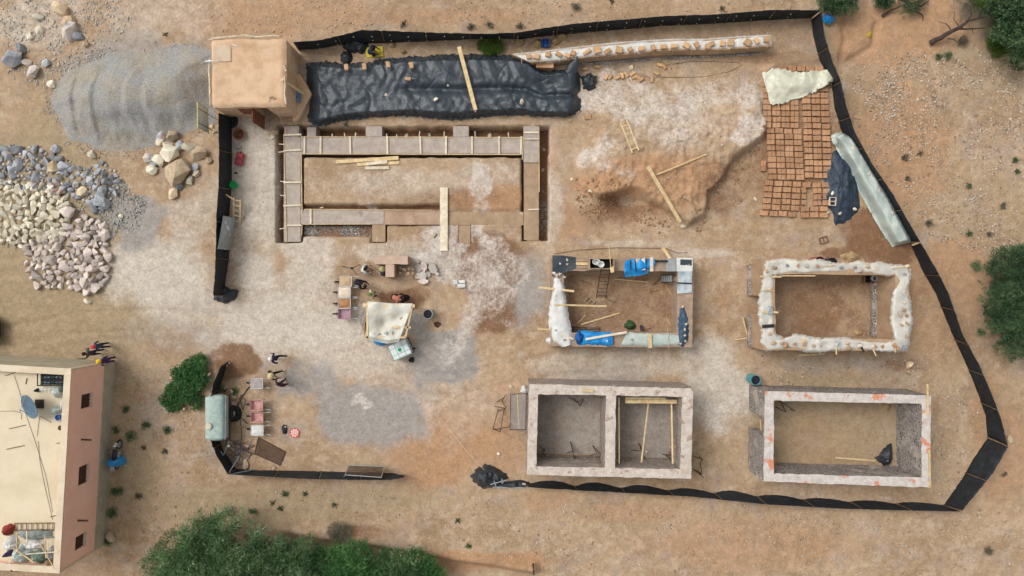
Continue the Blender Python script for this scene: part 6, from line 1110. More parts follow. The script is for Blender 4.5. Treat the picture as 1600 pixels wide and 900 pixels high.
mesh_screen('grey mesh panel leaning against the left wall of the two-room house', [P(798,616,.03), P(797,671,.03), P(821,671,1.0), P(822,615,1.0)], m_mesh, m_mix, 0); plank('batten', (808.5,616), (811,672), .06, .05, m_wood, 'pale batten down the mesh panel left of the two-room house', .55)
for k, (pts, l) in enumerate((([(889,621),(900,626),(911,623),(905,631),(896,622)],'upper centre of the left room'),([(886,707),(894,700),(891,690),(896,712)],'lower centre of the left room'),([(921,712),(930,704),(926,696),(938,708),(930,714)],'lower right of the left room'),([(842,696),(850,700),(846,706),(852,708)],'lower left of the left room'),([(986,703),(1000,700),(998,692),(1004,712)],'lower middle of the right room'),([(1034,709),(1044,706),(1040,712),(1050,716)],'lower right of the right room'),([(1212,636),(1220,640),(1218,626),(1234,639)],'upper left of the lower right house'))): trestle(f'dark iron trestle, {l}', pts, 0, .8)
for k, (a, b_, w, za, zb, l) in enumerate((((967,621),(967.5,724),.06,2.2,2.2,'pole along the left side of the right room'),((1013,629),(1002,723),.08,1.6,2.2,'slanting pole in the middle of the right room'),((1049,629),(1051,725),.09,1.6,2.2,'pole at the right side of the right room'),((1046,698.5),(1056,698),.06,1.9,1.9,'short crosspiece on the right-hand pole'),((838,710),(940,713),.06,.5,.5,'thin pole across the foot of the left room'),((911,610),(928,611),.14,2.66,2.66,'pale board on the upper wall of the two-room house'),((1062,729),(1072,739),.08,2.5,2.66,'short board over the lower right inner corner'))): plank('pole', a, b_, w, w, m_wood if k != 4 else m_woodd, l, za, zb, 'pole')
for k, (y, l) in enumerate(((622,'upper'),(625.5,'middle'),(628.5,'lower'))): plank('board', (977,y), (1040 if k == 0 else 1058,y + .6), .11, .05, m_wood, f'{l} board of the three along the top of the right room', 1.75)
tag(MB().tube([P(902 + 6 * math.cos(a) * (1 + .2 * math.sin(3 * a)), 655 + 5 * math.sin(a), .04) for a in np.linspace(0, 2 * PI, 24)], .015, 5).build('wire_ring', m_galv), 'ring of wire on the floor of the left room', 'wire'); tag(crumple('white_bag', 820, 610, 8, 8, .5, m_bagw, 111, .0), 'dirty white bag at the upper left corner of the two-room house', 'bag'); rock(799, 604, 4, 'cream', 'pale stone above the mesh panel', None); rock(779, 709, 4.5, 'cream', 'flat pale stone left of the two-room house', None); rock(768, 452, 0.1, 'cream', 'tiny chip of stone on the limed ground', None)
for k, (x, y, r, l) in enumerate(((1000,726,5,'left'),(1011,726,7,'middle'),(1010,707,4,'small upper'))): rock(x, y, r, 'pink', f'{l} pale stone at the foot of the right room', None)
# gear of the lower right house
for a, b_, l in (((1449,600),(1450,650),'upper batten along the outer right edge of the lower right house'),((1452,703),(1453,762),'lower batten along the outer right edge of the lower right house')): plank('batten', a, b_, .1, .07, m_wood, l, HD + .06)
plank('pole', (1305,715), (1368,720), .1, .06, m_wood, 'pale pole on the floor of the lower right house', .06); tag(crumple('black_cloth', 1386, 712, 10, 20, .35, m_net2, 113, .0, rot=-.15), 'black cloth bundle on the floor at the right of the lower right house', 'cloth'); tag(crumple('black_cloth', 1375, 718, 9, 5, .2, m_net2, 114, .0, rot=-.5), 'smaller black cloth end beside the pale pole', 'cloth')
for x, y, l in ((1450,634,'upper'),(1453,723,'middle'),(1450,748,'lower')): rock(x, y, 3.4, 'blue', f'{l} grey stone on the battens of the lower right house', None, HD + .02)
plank('batten', (1188,655), (1190,690), .05, .05, m_wood, 'thin batten in the doorway of the lower right house', 1.0); tag(crumple('straw_heap', 1385, 634, 9, 9, .12, bpy.data.materials['straw_0'], 115, .0), 'small straw heap in the upper right corner of the lower right house', 'straw')
tag(crumple('straw_heap', 1342, 520, 8, 5, .1, bpy.data.materials['straw_0'], 116, .0), 'small straw patch on the floor of the plastered house', 'straw'); tag(crumple('straw_heap', 1330, 401, 16, 8, .15, bpy.data.materials['straw_0'], 117, .0), 'ochre straw heap above the plastered house', 'straw')
# ------------------------------------------------------------------ blue litter, motorcycle, car
tag(crumple('blue_bag', 1295, 29, 9, 9, .3, m_blue, 121, .3), 'torn bright blue bag outside the upper right fence corner', 'bag'); tag(crumple('yellow_bag', 1359, 53, 3, 6, .2, M('dull_yellow_plastic', c(200,180,60), c(170,150,50), 4), 122, .0), 'small yellow bag on the bare slope at upper right', 'bag'); plank('tie_board', (1425,383), (1435,380), .08, .06, m_wood, 'short board tied to the right fence below the covered stack', .9, 1.3)
mc = thing('motorcycle', 'dark motorcycle parked along the pink building wall', 'motorcycle', P(189, 708, 0), R(84))
for x in (-.62, .62):
    w = MB().lathe([(.24, -.04), (.29, -.035), (.3, 0), (.29, .035), (.24, .04)], (x, 0, .3), 24, Matrix.Rotation(PI / 2, 3, 'X')).build('wheel', m_dark, mc, local=True); MB().lathe([(.03, -.05), (.24, -.012), (.24, .012), (.03, .05)], (x, 0, .3), 20, Matrix.Rotation(PI / 2, 3, 'X')).build('rim', m_galv, w, local=True)
MB().tube([(-.62, 0, .3), (-.2, 0, .5), (.35, 0, .62), (.48, 0, .85)], .035, 7).build('frame', m_dark, mc, local=True); MB().tube([(.62, 0, .3), (.48, 0, .88)], .03, 6).build('fork', m_galv, mc, local=True); MB().tube([(.4, -.34, .98), (.48, -.1, .95), (.48, .1, .95), (.4, .34, .98)], .018, 6).build('handlebar', m_steel, mc, local=True)
MB().box((.15, 0, .72), (.45, .26, .22)).build('fuel_tank', m_cloth, mc, local=True, bevel=.07); MB().box((-.35, 0, .74), (.62, .25, .1)).build('seat', m_dark, mc, local=True, bevel=.04); MB().box((0, 0, .38), (.4, .24, .26)).build('engine', m_galv, mc, local=True, bevel=.03); MB().box((-.78, 0, .78), (.3, .26, .05)).build('rack', m_galv, mc, local=True); MB().lathe([(.02, 0), (.09, .05), (.09, .1)], (.56, 0, .82), 14, Matrix.Rotation(PI / 2, 3, 'Y')).build('headlight', m_white, mc, local=True)
for k in range(3): MB().box((.62 + k * .07, 0, .66), (.04, .2, .02)).build('fender_stripe', m_white, mc, local=True)
tag(crumple('blue_cloth', 180, 722, 14, 9, .9, M('sky_blue_tarpaulin', c(70,160,216), c(50,132,190), 2, .08, 20, .5, .5, 10, .05), 124, .05), 'sky blue cloth over the lower end of the motorcycle', 'cloth')
ca = thing('parked_car', 'dark car end showing at the left edge above the pink building', 'car', P(-44, 514, 0)); m_car = M('dark_blue_car_paint', c(30,36,46), c(36,42,52), 1, .05, 10, .25, 0, spec=.6); m_gl = M('car_glass', c(20,26,32), c(26,32,38), 1, .02, 10, .1, 0, spec=.8)
def loft(secs, nm, mt, par, k=20):
    V = []; F = []
    for x, w, z0, z1 in secs:
        for i in range(k):
            a = 2 * PI * i / k; cc_, ss = math.cos(a), math.sin(a); V.append((x, w * math.copysign(abs(cc_) ** .4, cc_), (z0 + z1) / 2 + (z1 - z0) / 2 * math.copysign(abs(ss) ** .5, ss)))
    for j in range(len(secs) - 1):
        for i in range(k): F.append((j * k + i, (j + 1) * k + i, (j + 1) * k + (i + 1) % k, j * k + (i + 1) % k))
    F += [tuple(range(k)), tuple((len(secs) - 1) * k + i for i in range(k))[::-1]]; return MB().add(V, F).build(nm, mt, par, local=True, smooth=True)
loft([(-2.1,.6,.35,.75),(-2.0,.78,.28,.9),(-1.2,.85,.25,.98),(.6,.85,.25,.95),(1.7,.82,.27,.85),(2.02,.68,.32,.72),(2.08,.55,.38,.65)], 'body', m_car, ca); loft([(-1.7,.6,.85,1.0),(-1.2,.68,.85,1.42),(.1,.68,.85,1.45),(.9,.62,.85,.98)], 'cabin', m_gl, ca); MB().box((-.55, 0, 1.45), (1.25, 1.1, .05)).build('roof_panel', m_car, ca, local=True, bevel=.03)
for x in (-1.3, 1.3):
    for y in (-.8, .8):
        w = MB().lathe([(.18, -.1), (.3, -.09), (.32, 0), (.3, .09), (.18, .1)], (x, y, .32), 20, Matrix.Rotation(PI / 2, 3, 'X')).build('wheel', m_dark, ca, local=True); MB().lathe([(.03, -.11), (.18, -.07), (.18, .07), (.03, .11)], (x, y, .32), 14, Matrix.Rotation(PI / 2, 3, 'X')).build('rim', m_galv, w, local=True)
for y in (-.55, .55): MB().box((1.97, y, .66), (.16, .26, .1)).build('headlight', m_white, ca, local=True, bevel=.03)

# ------------------------------------------------------------------ people
POSE = {
 'stand': dict(pel=(0,0,.93), ch=(.02,0,1.27), nk=(.03,0,1.47), hd=(.06,0,1.63), el=((-.02,.27,1.14),(-.02,-.27,1.14)), wr=((.08,.27,.9),(.08,-.27,.9)), kn=((.03,.1,.5),(.05,-.1,.5)), an=((0,.12,.08),(.02,-.12,.08))),
 'walk': dict(pel=(0,0,.92), ch=(.04,0,1.26), nk=(.07,0,1.46), hd=(.11,0,1.62), el=((-.16,.27,1.16),(.12,-.27,1.14)), wr=((-.12,.27,.92),(.3,-.24,1.0)), kn=((.22,.1,.52),(-.06,-.1,.5)), an=((.3,.1,.08),(-.34,-.1,.14))),
 'bend': dict(pel=(-.1,0,.85), ch=(.22,0,1.06), nk=(.4,0,1.12), hd=(.54,0,1.12), el=((.42,.25,.82),(.42,-.25,.82)), wr=((.58,.16,.58),(.58,-.16,.58)), kn=((.1,.13,.47),(.1,-.13,.47)), an=((-.05,.14,.08),(-.02,-.14,.08))),
 'squat': dict(pel=(-.08,0,.36), ch=(.12,0,.68), nk=(.2,0,.86), hd=(.28,0,1.0), el=((.3,.28,.55),(.3,-.28,.55)), wr=((.5,.18,.4),(.5,-.18,.42)), kn=((.34,.18,.5),(.34,-.18,.5)), an=((.12,.16,.08),(.12,-.16,.08))),
 'reach': dict(pel=(0,0,.92), ch=(.05,0,1.25), nk=(.08,0,1.45), hd=(.13,0,1.6), el=((.2,.3,1.32),(.1,-.3,1.2)), wr=((.4,.3,1.5),(.3,-.25,1.1)), kn=((.06,.1,.5),(-.02,-.1,.5)), an=((.08,.13,.08),(-.12,-.12,.08))),
}
m_skin = M('brown_skin', c(150,104,78), c(136,92,68), 6, .06, 30, .6, 0)
m_hair = M('black_hair', c(24,20,20), c(34,30,28), 12, .2, 60, .7, .3, 60, .01); m_shoe = M('dark_shoe', c(40,36,36), c(54,48,46), 8)
def person(px, py, rz, pose, shirt, trousers, label, hat=None, hatcol=None, shoe=None, sc=1.02):
    """px, py: where the feet stand; rz: the way the person faces (0 = picture right)"""
    p = POSE[pose]; t_ = thing('person', label, 'person', PG(px, py), rz); t_.scale = (sc,) * 3
    V = []; Rr = []; E = []; T = []
    def v(co, r, k, par=None):
        V.append(tuple(co)); Rr.append(r if isinstance(r, tuple) else (r, r)); T.append(k)
        if par is not None: E.append((par, len(V) - 1))
        return len(V) - 1
    L = lambda a, b, u: tuple(a[i] + (b[i] - a[i]) * u for i in range(3))
    pe = v(p['pel'], (.15, .12), 1); wa = v(L(p['pel'], p['ch'], .45), (.145, .105), 0, pe); ch = v(p['ch'], (.18, .12), 0, wa); up = v(L(p['ch'], p['nk'], .55), (.13, .09), 0, ch); nk = v(p['nk'], .06, 2, up)
    h0 = v(L(p['nk'], p['hd'], .55), (.075, .08), 2, nk); h1 = v(p['hd'], (.088, .1), 2, h0); d = Vector(p['hd']) - Vector(p['nk']); d.normalize(); tp_ = v(Vector(p['hd']) + d * .09, (.07, .08), 2, h1)
    fw = Vector((1, 0, 0)) - d * d.x; fw.normalize(); v(Vector(p['hd']) + fw * .115 - d * .01, .018, 2, h1)
    for k in (0, 1): v(Vector(p['hd']) + Vector((0, .1 if k == 0 else -.1, 0)), .018, 2, h1)
    for k, s in ((0, 1), (1, -1)):
        sh = v(Vector(L(p['ch'], p['nk'], .6)) + Vector((0, s * .19, 0)), .075, 0, up); el = v(p['el'][k], .052, 0, sh); m1 = v(L(p['el'][k], p['wr'][k], .5), .044, 0 if shirt else 2, el); wr = v(p['wr'][k], .032, 2, m1)
        dd = (Vector(p['wr'][k]) - Vector(p['el'][k])).normalized(); sd = dd.cross(Vector((1, 0, .2))).normalized(); pm_ = v(Vector(p['wr'][k]) + dd * .06, (.038, .02), 2, wr)
        for f_ in range(4): o = sd * (f_ - 1.5) * .021; a = v(Vector(V[pm_]) + dd * .05 + o, .009, 2, pm_); v(Vector(V[a]) + dd * (.045 if f_ in (1, 2) else .03) + Vector((.015, 0, 0)), .008, 2, a)
        a = v(Vector(V[wr]) + dd * .03 - sd * .045, .011, 2, wr); v(Vector(V[a]) + dd * .04 - sd * .012, .009, 2, a)
        hp_ = v(Vector(p['pel']) + Vector((0, s * .095, -.05)), .095, 1, pe); kn = v(p['kn'][k], .068, 1, hp_); cf = v(L(p['kn'][k], p['an'][k], .4), .062, 1, kn); an_ = v(p['an'][k], .045, 1, cf); hl = v(Vector(p['an'][k]) + Vector((.04, 0, -.04)), .04, 3, an_); v(Vector(p['an'][k]) + Vector((.17, s * .02, -.05)), (.042, .025), 3, hl)
    me = bpy.data.meshes.new('tmp'); me.from_pydata(V, E, []); o = bpy.data.objects.new('tmp', me); COL.objects.link(o); o.modifiers.new('s', 'SKIN')
    for i, q in enumerate(me.skin_vertices[0].data): q.radius = Rr[i]; q.use_root = i == 0
    su = o.modifiers.new('u', 'SUBSURF'); su.levels = 1; su.render_levels = 1
    dg = bpy.context.evaluated_depsgraph_get(); bme = bpy.data.meshes.new_from_object(o.evaluated_get(dg)); bpy.data.objects.remove(o); bme.name = 'body'
    bme.materials.clear()
    for m_ in (shirt, trousers, m_skin, shoe or m_shoe): bme.materials.append(m_)
    ctr = np.zeros(len(bme.polygons) * 3, np.float32); bme.polygons.foreach_get('center', ctr); ctr = ctr.reshape(-1, 3); SV = np.array(V); rr = np.array([max(q) for q in Rr])
    near = (np.linalg.norm(ctr[:, None] - SV[None], axis=2) - rr[None] * .6).argmin(1); bme.polygons.foreach_set('material_index', np.array(T)[near].astype(np.int32)); bme.polygons.foreach_set('use_smooth', np.ones(len(bme.polygons), bool))
    link('body', bme, None, t_); hd = Vector(p['hd']); zq = d.to_track_quat('Z', 'X').to_matrix()
    for s in (-.035, .035): MB().lathe([(.001, -.008), (.011, 0), (.001, .008)], hd + fw * .093 + Vector((0, s, 0)) + d * .02, 6).build('eye', m_dark, t_, local=True)
    MB().lathe([(.103, -.02), (.112, .03), (.1, .085), (.06, .118), (.001, .128)], hd - fw * .012 + d * .0, 16, zq).build('hair', m_hair, t_, local=True, smooth=True)
    if hat == 'cap': b_ = MB().lathe([(.118, .025), (.122, .06), (.105, .11), (.06, .138), (.001, .145)], hd, 16, zq).build('cap', hatcol, t_, local=True, smooth=True)
    elif hat == 'helmet': MB().lathe([(.15, .02), (.15, .03), (.135, .05), (.125, .1), (.08, .155), (.001, .17)], hd, 18, zq).build('hard_hat', hatcol, t_, local=True, smooth=True)
    elif hat == 'brim': MB().lathe([(.2, .02), (.21, .035), (.125, .05), (.118, .11), (.06, .14), (.001, .145)], hd, 20, zq).build('sun_hat', hatcol, t_, local=True, smooth=True)
    elif hat == 'scarf': MB().lathe([(.12, -.08), (.128, .0), (.125, .07), (.08, .128), (.001, .14)], hd - fw * .02, 16, zq).build('headscarf', hatcol, t_, local=True, smooth=True)
    return t_
F_ = lambda n, a, k=.8: M(n, a, tuple(q * k for q in a[:3]) + (1,), 5, .1, 30, .9, .4, 14, .03)
navy = F_('navy_cloth', c(44,50,84)); blackc = F_('black_cloth_fabric', c(30,28,32)); whitec = F_('white_shirt', c(228,226,220)); palec = F_('pale_olive_shirt', c(206,202,166)); maroon = F_('maroon_cloth', c(86,44,64)); greyc = F_('grey_trousers', c(92,90,96)); pinkc = F_('pink_cloth', c(220,76,100)); purp = F_('purple_cloth', c(76,50,96)); denim = F_('denim', c(66,76,100))
wh = F_('white_cap', c(232,232,228), .9); straw = F_('straw_hat', c(214,196,148)); gcap = F_('green_cap_cloth', c(112,136,72)); yel = F_('yellow_hard_hat', c(242,200,30), .9); olive = F_('olive_hat', c(180,172,120))
person(440, 557, R(170), 'walk', navy, blackc, 'person in a navy jacket and white cap, upper of three walking by the tank', 'cap', wh)
person(435, 583, R(10), 'walk', blackc, blackc, 'person in black with a straw hat and white shoes, middle of three', 'brim', straw, F_('white_shoe', c(232,228,216)))
person(447, 597, R(60), 'reach', maroon, blackc, 'person in a maroon top with arms out, lowest of three by the tank')
person(172, 538, R(200), 'stand', denim, navy, 'person with a red headscarf, uppermost of three by the pink building', 'scarf', pinkc)
person(160, 549, R(180), 'reach', greyc, navy, 'bareheaded person with a raised arm, middle of three by the pink building')
person(181, 561, R(160), 'stand', purp, purp, 'person in a yellow hard hat at the corner of the pink building', 'helmet', yel)
person(569, 423, R(15), 'squat', whitec, greyc, 'person in a white shirt crouching beside the tripod')
person(563, 441, R(-25), 'bend', blackc, navy, 'person in dark clothes bending over beside the wheelbarrows', 'cap', blackc)
person(600, 428, R(75), 'squat', greyc, blackc, 'person in a wide pale hat crouching at the T-shaped wall', 'brim', olive)
person(588, 459, R(200), 'stand', palec, greyc, 'person in a pale shirt and green cap above the canopy', 'cap', gcap)
person(638, 465, R(185), 'squat', blackc, blackc, 'person in black crouching at the upper edge of the canopy')
person(619, 464, R(-20), 'bend', F_('dusty_pink_cloth', c(190,120,100)), blackc, 'person in dusty pink stooping at the upper edge of the canopy')
person(580, 84, R(0), 'squat', navy, navy, 'person in navy sitting on the yellow mat by the top fence', 'cap', blackc)
ym = sheet('yellow_mat', [(571,74),(584,73),(598,72)], [(572,90),(585,89),(599,88)], lambda u, v: .06, M('yellow_plastic_mat', c(232,214,70), c(214,192,56), 3, .06, 20, .6, .2), 16, 12, .01, 3, 131); tag(ym, 'bright yellow mat on the ground by the top fence', 'mat')
# ------------------------------------------------------------------ trees, shrubs, weeds
def leafmat(name, cols, rough=.65):
    t = NT(name); r = t.n.new('ShaderNodeValToRGB'); t.l.new(t.attr('tint'), r.inputs[0]); e = r.color_ramp.elements
    for i, q in enumerate(cols):
        k = e[i] if i < 2 else e.new(0); k.position = i / (len(cols) - 1); k.color = q
    m = t.out(r.outputs[0], rough, .3); tl = t.n.new('ShaderNodeBsdfTranslucent'); mx = t.n.new('ShaderNodeMixShader'); mx.inputs[0].default_value = .22
    t.l.new(r.outputs[0], tl.inputs[0]); t.l.new(t.b.outputs[0], mx.inputs[1]); t.l.new(tl.outputs[0], mx.inputs[2]); t.l.new(mx.outputs[0], t.n['Material Output'].inputs[0]); return m
LF = {'grey': leafmat('grey_green_foliage', [c(64,98,60), c(106,140,88), c(138,166,118), c(178,192,160), c(126,158,104)]),
      'dark': leafmat('dark_green_foliage', [c(40,66,44), c(62,96,58), c(84,118,74), c(108,138,92)]),
      'fresh': leafmat('fresh_green_foliage', [c(68,116,62), c(96,146,76), c(126,168,96), c(84,130,72)]),
      'lime': leafmat('yellow_green_foliage', [c(84,114,44), c(118,146,60), c(142,164,78), c(96,120,56)]),
      'dry': leafmat('dry_grey_foliage', [c(112,110,92), c(140,134,112), c(96,102,82), c(156,148,128)])}
def leaves(tufts, nl, ln, wd, seed, up=.25):
    """tufts: (x, y, z, dir xyz, tint); thin leaf blades fanning out of every tuft"""
    rg = np.random.default_rng(seed); T = np.repeat(tufts, nl, 0); n = len(T)
    d = T[:, 3:6] * .7 + rg.normal(size=(n, 3)); d[:, 2] += up; d /= np.linalg.norm(d, axis=1)[:, None]
    s = np.cross(d, rg.normal(size=(n, 3))); s /= np.linalg.norm(s, axis=1)[:, None] + 1e-9
    L = ln * rg.uniform(.5, 1.2, (n, 1)); w = wd * rg.uniform(.6, 1.3, (n, 1)); b = T[:, :3] + rg.normal(size=(n, 3)) * ln * .35
    dr = np.zeros((n, 3)); dr[:, 2] = -L[:, 0] * .18
    V = np.stack([b, b + d * L * .5 + s * w, b + d * L + dr, b + d * L * .5 - s * w], 1).reshape(-1, 3)
    return V, np.arange(4 * n).reshape(n, 4), np.clip(T[:, 6] + rg.normal(0, .10, n), 0, 1)
def crown(name, blobs_, mat, parent, dens, nl, ln, wd, seed, flat=.75):
    rg = np.random.default_rng(seed); tu = []
    for x, y, z, r in blobs_:
        X, Y, _ = P(x, y, z); n = int(dens * r * r * 9); q = rg.normal(size=(n, 3)); q /= np.linalg.norm(q, axis=1)[:, None]; q[:, 2] = np.where(rg.random(n) < .75, np.abs(q[:, 2]), q[:, 2])
        lump = .72 + .55 * vn(q[:, 0] * 3 + x, q[:, 1] * 3 + q[:, 2] * 2, 1.3, seed); rad = r * lump * rg.uniform(.45, 1., n) ** .5
        hole = vn(q[:, 0] * r + X, q[:, 1] * r + Y, 1.6, seed + 5) > .22
        pos = np.array([X, Y, z]) + q * rad[:, None] * np.array([1, 1, flat]); tint = np.clip(.05 + .85 * vn(pos[:, 0], pos[:, 1], 1.4, seed + 2) + rg.normal(0, .22, n), 0, 1)
        pos[:, 2] = np.maximum(pos[:, 2], .04); tu.append(np.c_[pos, q, tint][hole])
    V, F, tn = leaves(np.concatenate(tu), nl, ln, wd, seed); V[:, 2] = np.maximum(V[:, 2], tz(V[:, 0], V[:, 1]) + .01)
    me = np_mesh(name, V - wloc(parent), F); a = me.attributes.new('tint', 'FLOAT', 'FACE'); a.data.foreach_set('value', tn.astype(np.float32)); return link(name, me, mat, parent)
m_bark = M('grey_brown_bark', c(96,84,74), c(70,62,56), 5, .2, 30, .95, .6, 20, .03)
def tree(name, label, base, blobs_, mat, seed, dens=22, nl=13, ln=.30, wd=.018, cat='tree', flat=.75, group=None):
    x, y, z = PG(*base); t_ = thing(name, label, cat, (x, y, z), 0, group); rg = random.Random(seed); tr = MB(); zt = max(b[2] for b in blobs_) * .45
    tr.tube([(x, y, z - .2), (x + .05, y - .04, z + zt * .5), (x + .02, y + .05, z + zt)], [.16, .13, .1] if zt > .6 else [.05, .04, .03], 8)
    for b in blobs_:
        X, Y, _ = P(b[0], b[1], b[2]); 
        for k in range(4): e = (X + rg.uniform(-.6, .6) * b[3], Y + rg.uniform(-.6, .6) * b[3], b[2] + rg.uniform(-.1, .5) * b[3] * flat); tr.tube([(x + .02, y + .05, z + zt * .95), ((x + e[0]) / 2 + rg.uniform(-.2, .2), (y + e[1]) / 2 + rg.uniform(-.2, .2), z + zt + (e[2] - zt) * .6), e], [.06, .04, .012] if zt > .6 else [.02, .015, .006], 5)
    tr.build('trunk', m_bark, t_); crown('crown', blobs_, mat, t_, dens, nl, ln, wd, seed, flat); return t_
tree('bushy_tree', 'large grey-green tree at the left end of the bottom thicket', (325,868), [(283,872,1.9,1.7),(318,842,2.2,1.5),(362,842,2.3,1.7),(256,893,1.5,1.3),(325,890,2.4,2.2),(378,875,2.2,1.9),(300,905,2.,2.),(365,910,2.2,2.)], LF['grey'], 201)
tree('bushy_tree', 'grey-green tree second from the left in the bottom thicket', (450,880), [(425,878,1.9,1.6),(458,882,2.0,1.7),(490,884,1.7,1.3),(440,908,1.9,1.9),(480,912,1.8,1.7)], LF['grey'], 202)
tree('bushy_tree', 'fresher green tree in the middle of the bottom thicket', (545,885), [(520,884,1.6,1.3),(552,884,1.8,1.5),(580,890,1.6,1.3),(545,912,1.7,1.8),(590,915,1.6,1.6)], LF['fresh'], 203)
tree('bushy_tree', 'dark green tree right of the middle in the bottom thicket', (615,890), [(608,888,1.5,1.2),(632,892,1.4,1.2),(620,912,1.5,1.4)], LF['grey'], 204)
tree('bushy_tree', 'small fresh green tree at the right end of the bottom thicket', (662,888), [(652,880,1.2,.85),(668,893,1.2,.9),(660,910,1.2,1.1),(678,905,1.,.7)], LF['fresh'], 205)
tree('bushy_tree', 'round dark green tree at the right edge below mid height', (1585,475), [(1575,425,1.7,1.4),(1590,450,2.2,1.9),(1578,485,2.0,1.6),(1600,505,2.1,1.8),(1590,530,1.5,1.2),(1612,470,2.2,2.),(1605,420,1.8,1.5)], LF['dark'], 206, 30, 15, .2)
tree('bushy_tree', 'dark leafy tree in the top right corner', (1590,45), [(1592,20,2.2,1.6),(1575,50,1.9,1.0),(1600,70,1.8,1.2),(1612,40,2.3,1.8),(1600,-5,2.2,1.8),(1570,5,1.9,1.2),(1592,95,1.2,.7)], LF['dark'], 207, 20, 12, .18, .035)
tree('leafy_bush', 'yellow-green bush below the grey twigs at top right', (1560,68), [(1556,64,.6,.55),(1567,70,.6,.6),(1560,77,.4,.5)], LF['lime'], 208, 60, 14, .14, .03, 'bush'); tree('leafy_bush', 'yellow-green bush at the top edge near the right corner', (1545,5), [(1540,4,.7,.7),(1550,10,.5,.5),(1532,-4,.7,.7)], LF['lime'], 209, 50, 12, .14, .03, 'bush')
tree('dry_bush', 'grey leafless bush against the dark tree at top right', (1556,38), [(1552,30,1.,.75),(1565,36,1.0,.7),(1548,42,.8,.6)], LF['dry'], 210, 60, 12, .22, .006, 'bush'); tree('dry_bush', 'thin grey bush at the top edge right of the dead branches', (1505,12), [(1500,10,.6,.6),(1515,18,.6,.6)], LF['dry'], 211, 40, 10, .22, .006, 'bush')
tree('leafy_bush', 'dark green bush behind the upper right fence corner', (1308,3), [(1300,0,.9,.8),(1318,2,.9,.8),(1310,-12,1.,1.)], LF['dark'], 212, 40, 14, .2, .025, 'bush'); tree('leafy_bush', 'small dark bush at the top edge right of the fence corner', (1382,0), [(1382,0,.5,.5),(1376,-6,.5,.5)], LF['dark'], 213, 50, 12, .14, .03, 'bush')
tree('creeping_shrub', 'dense creeping green shrub left of the bent fence', (290,600), [(312,566,.25,.55),(303,578,.3,.75),(310,592,.3,.7),(292,590,.3,.7),(296,612,.28,.6),(306,628,.22,.5),(272,608,.22,.55),(262,624,.2,.45),(284,628,.2,.5),(278,583,.2,.4),(268,634,.15,.4)], LF['fresh'], 214, 70, 8, .12, .03, 'shrub', .5)
for x, y, r, l in ((270,590,5,'upper left'),(278,600,4,'left'),(299,606,7,'large pale middle'),(310,608,5,'right'),(300,594,4,'upper middle'),(288,639,3,'lowest'),(327,585,5,'right edge')): rock(x, y, r, 'tan', f'{l} stone lying in the creeping green shrub', None, .25)
tree('grass_clump', 'bright green grass clump below the top fence', (764,72), [(757,70,.2,.4),(768,70,.2,.45),(777,73,.2,.35),(765,77,.2,.35)], LF['lime'], 215, 120, 8, .2, .016, 'grass', .6)
tree('dry_bush', 'grey-green bush at the edge of the red bank', (530,830), [(525,829,.5,.5),(536,832,.5,.45)], LF['dry'], 216, 60, 12, .16, .012, 'bush')
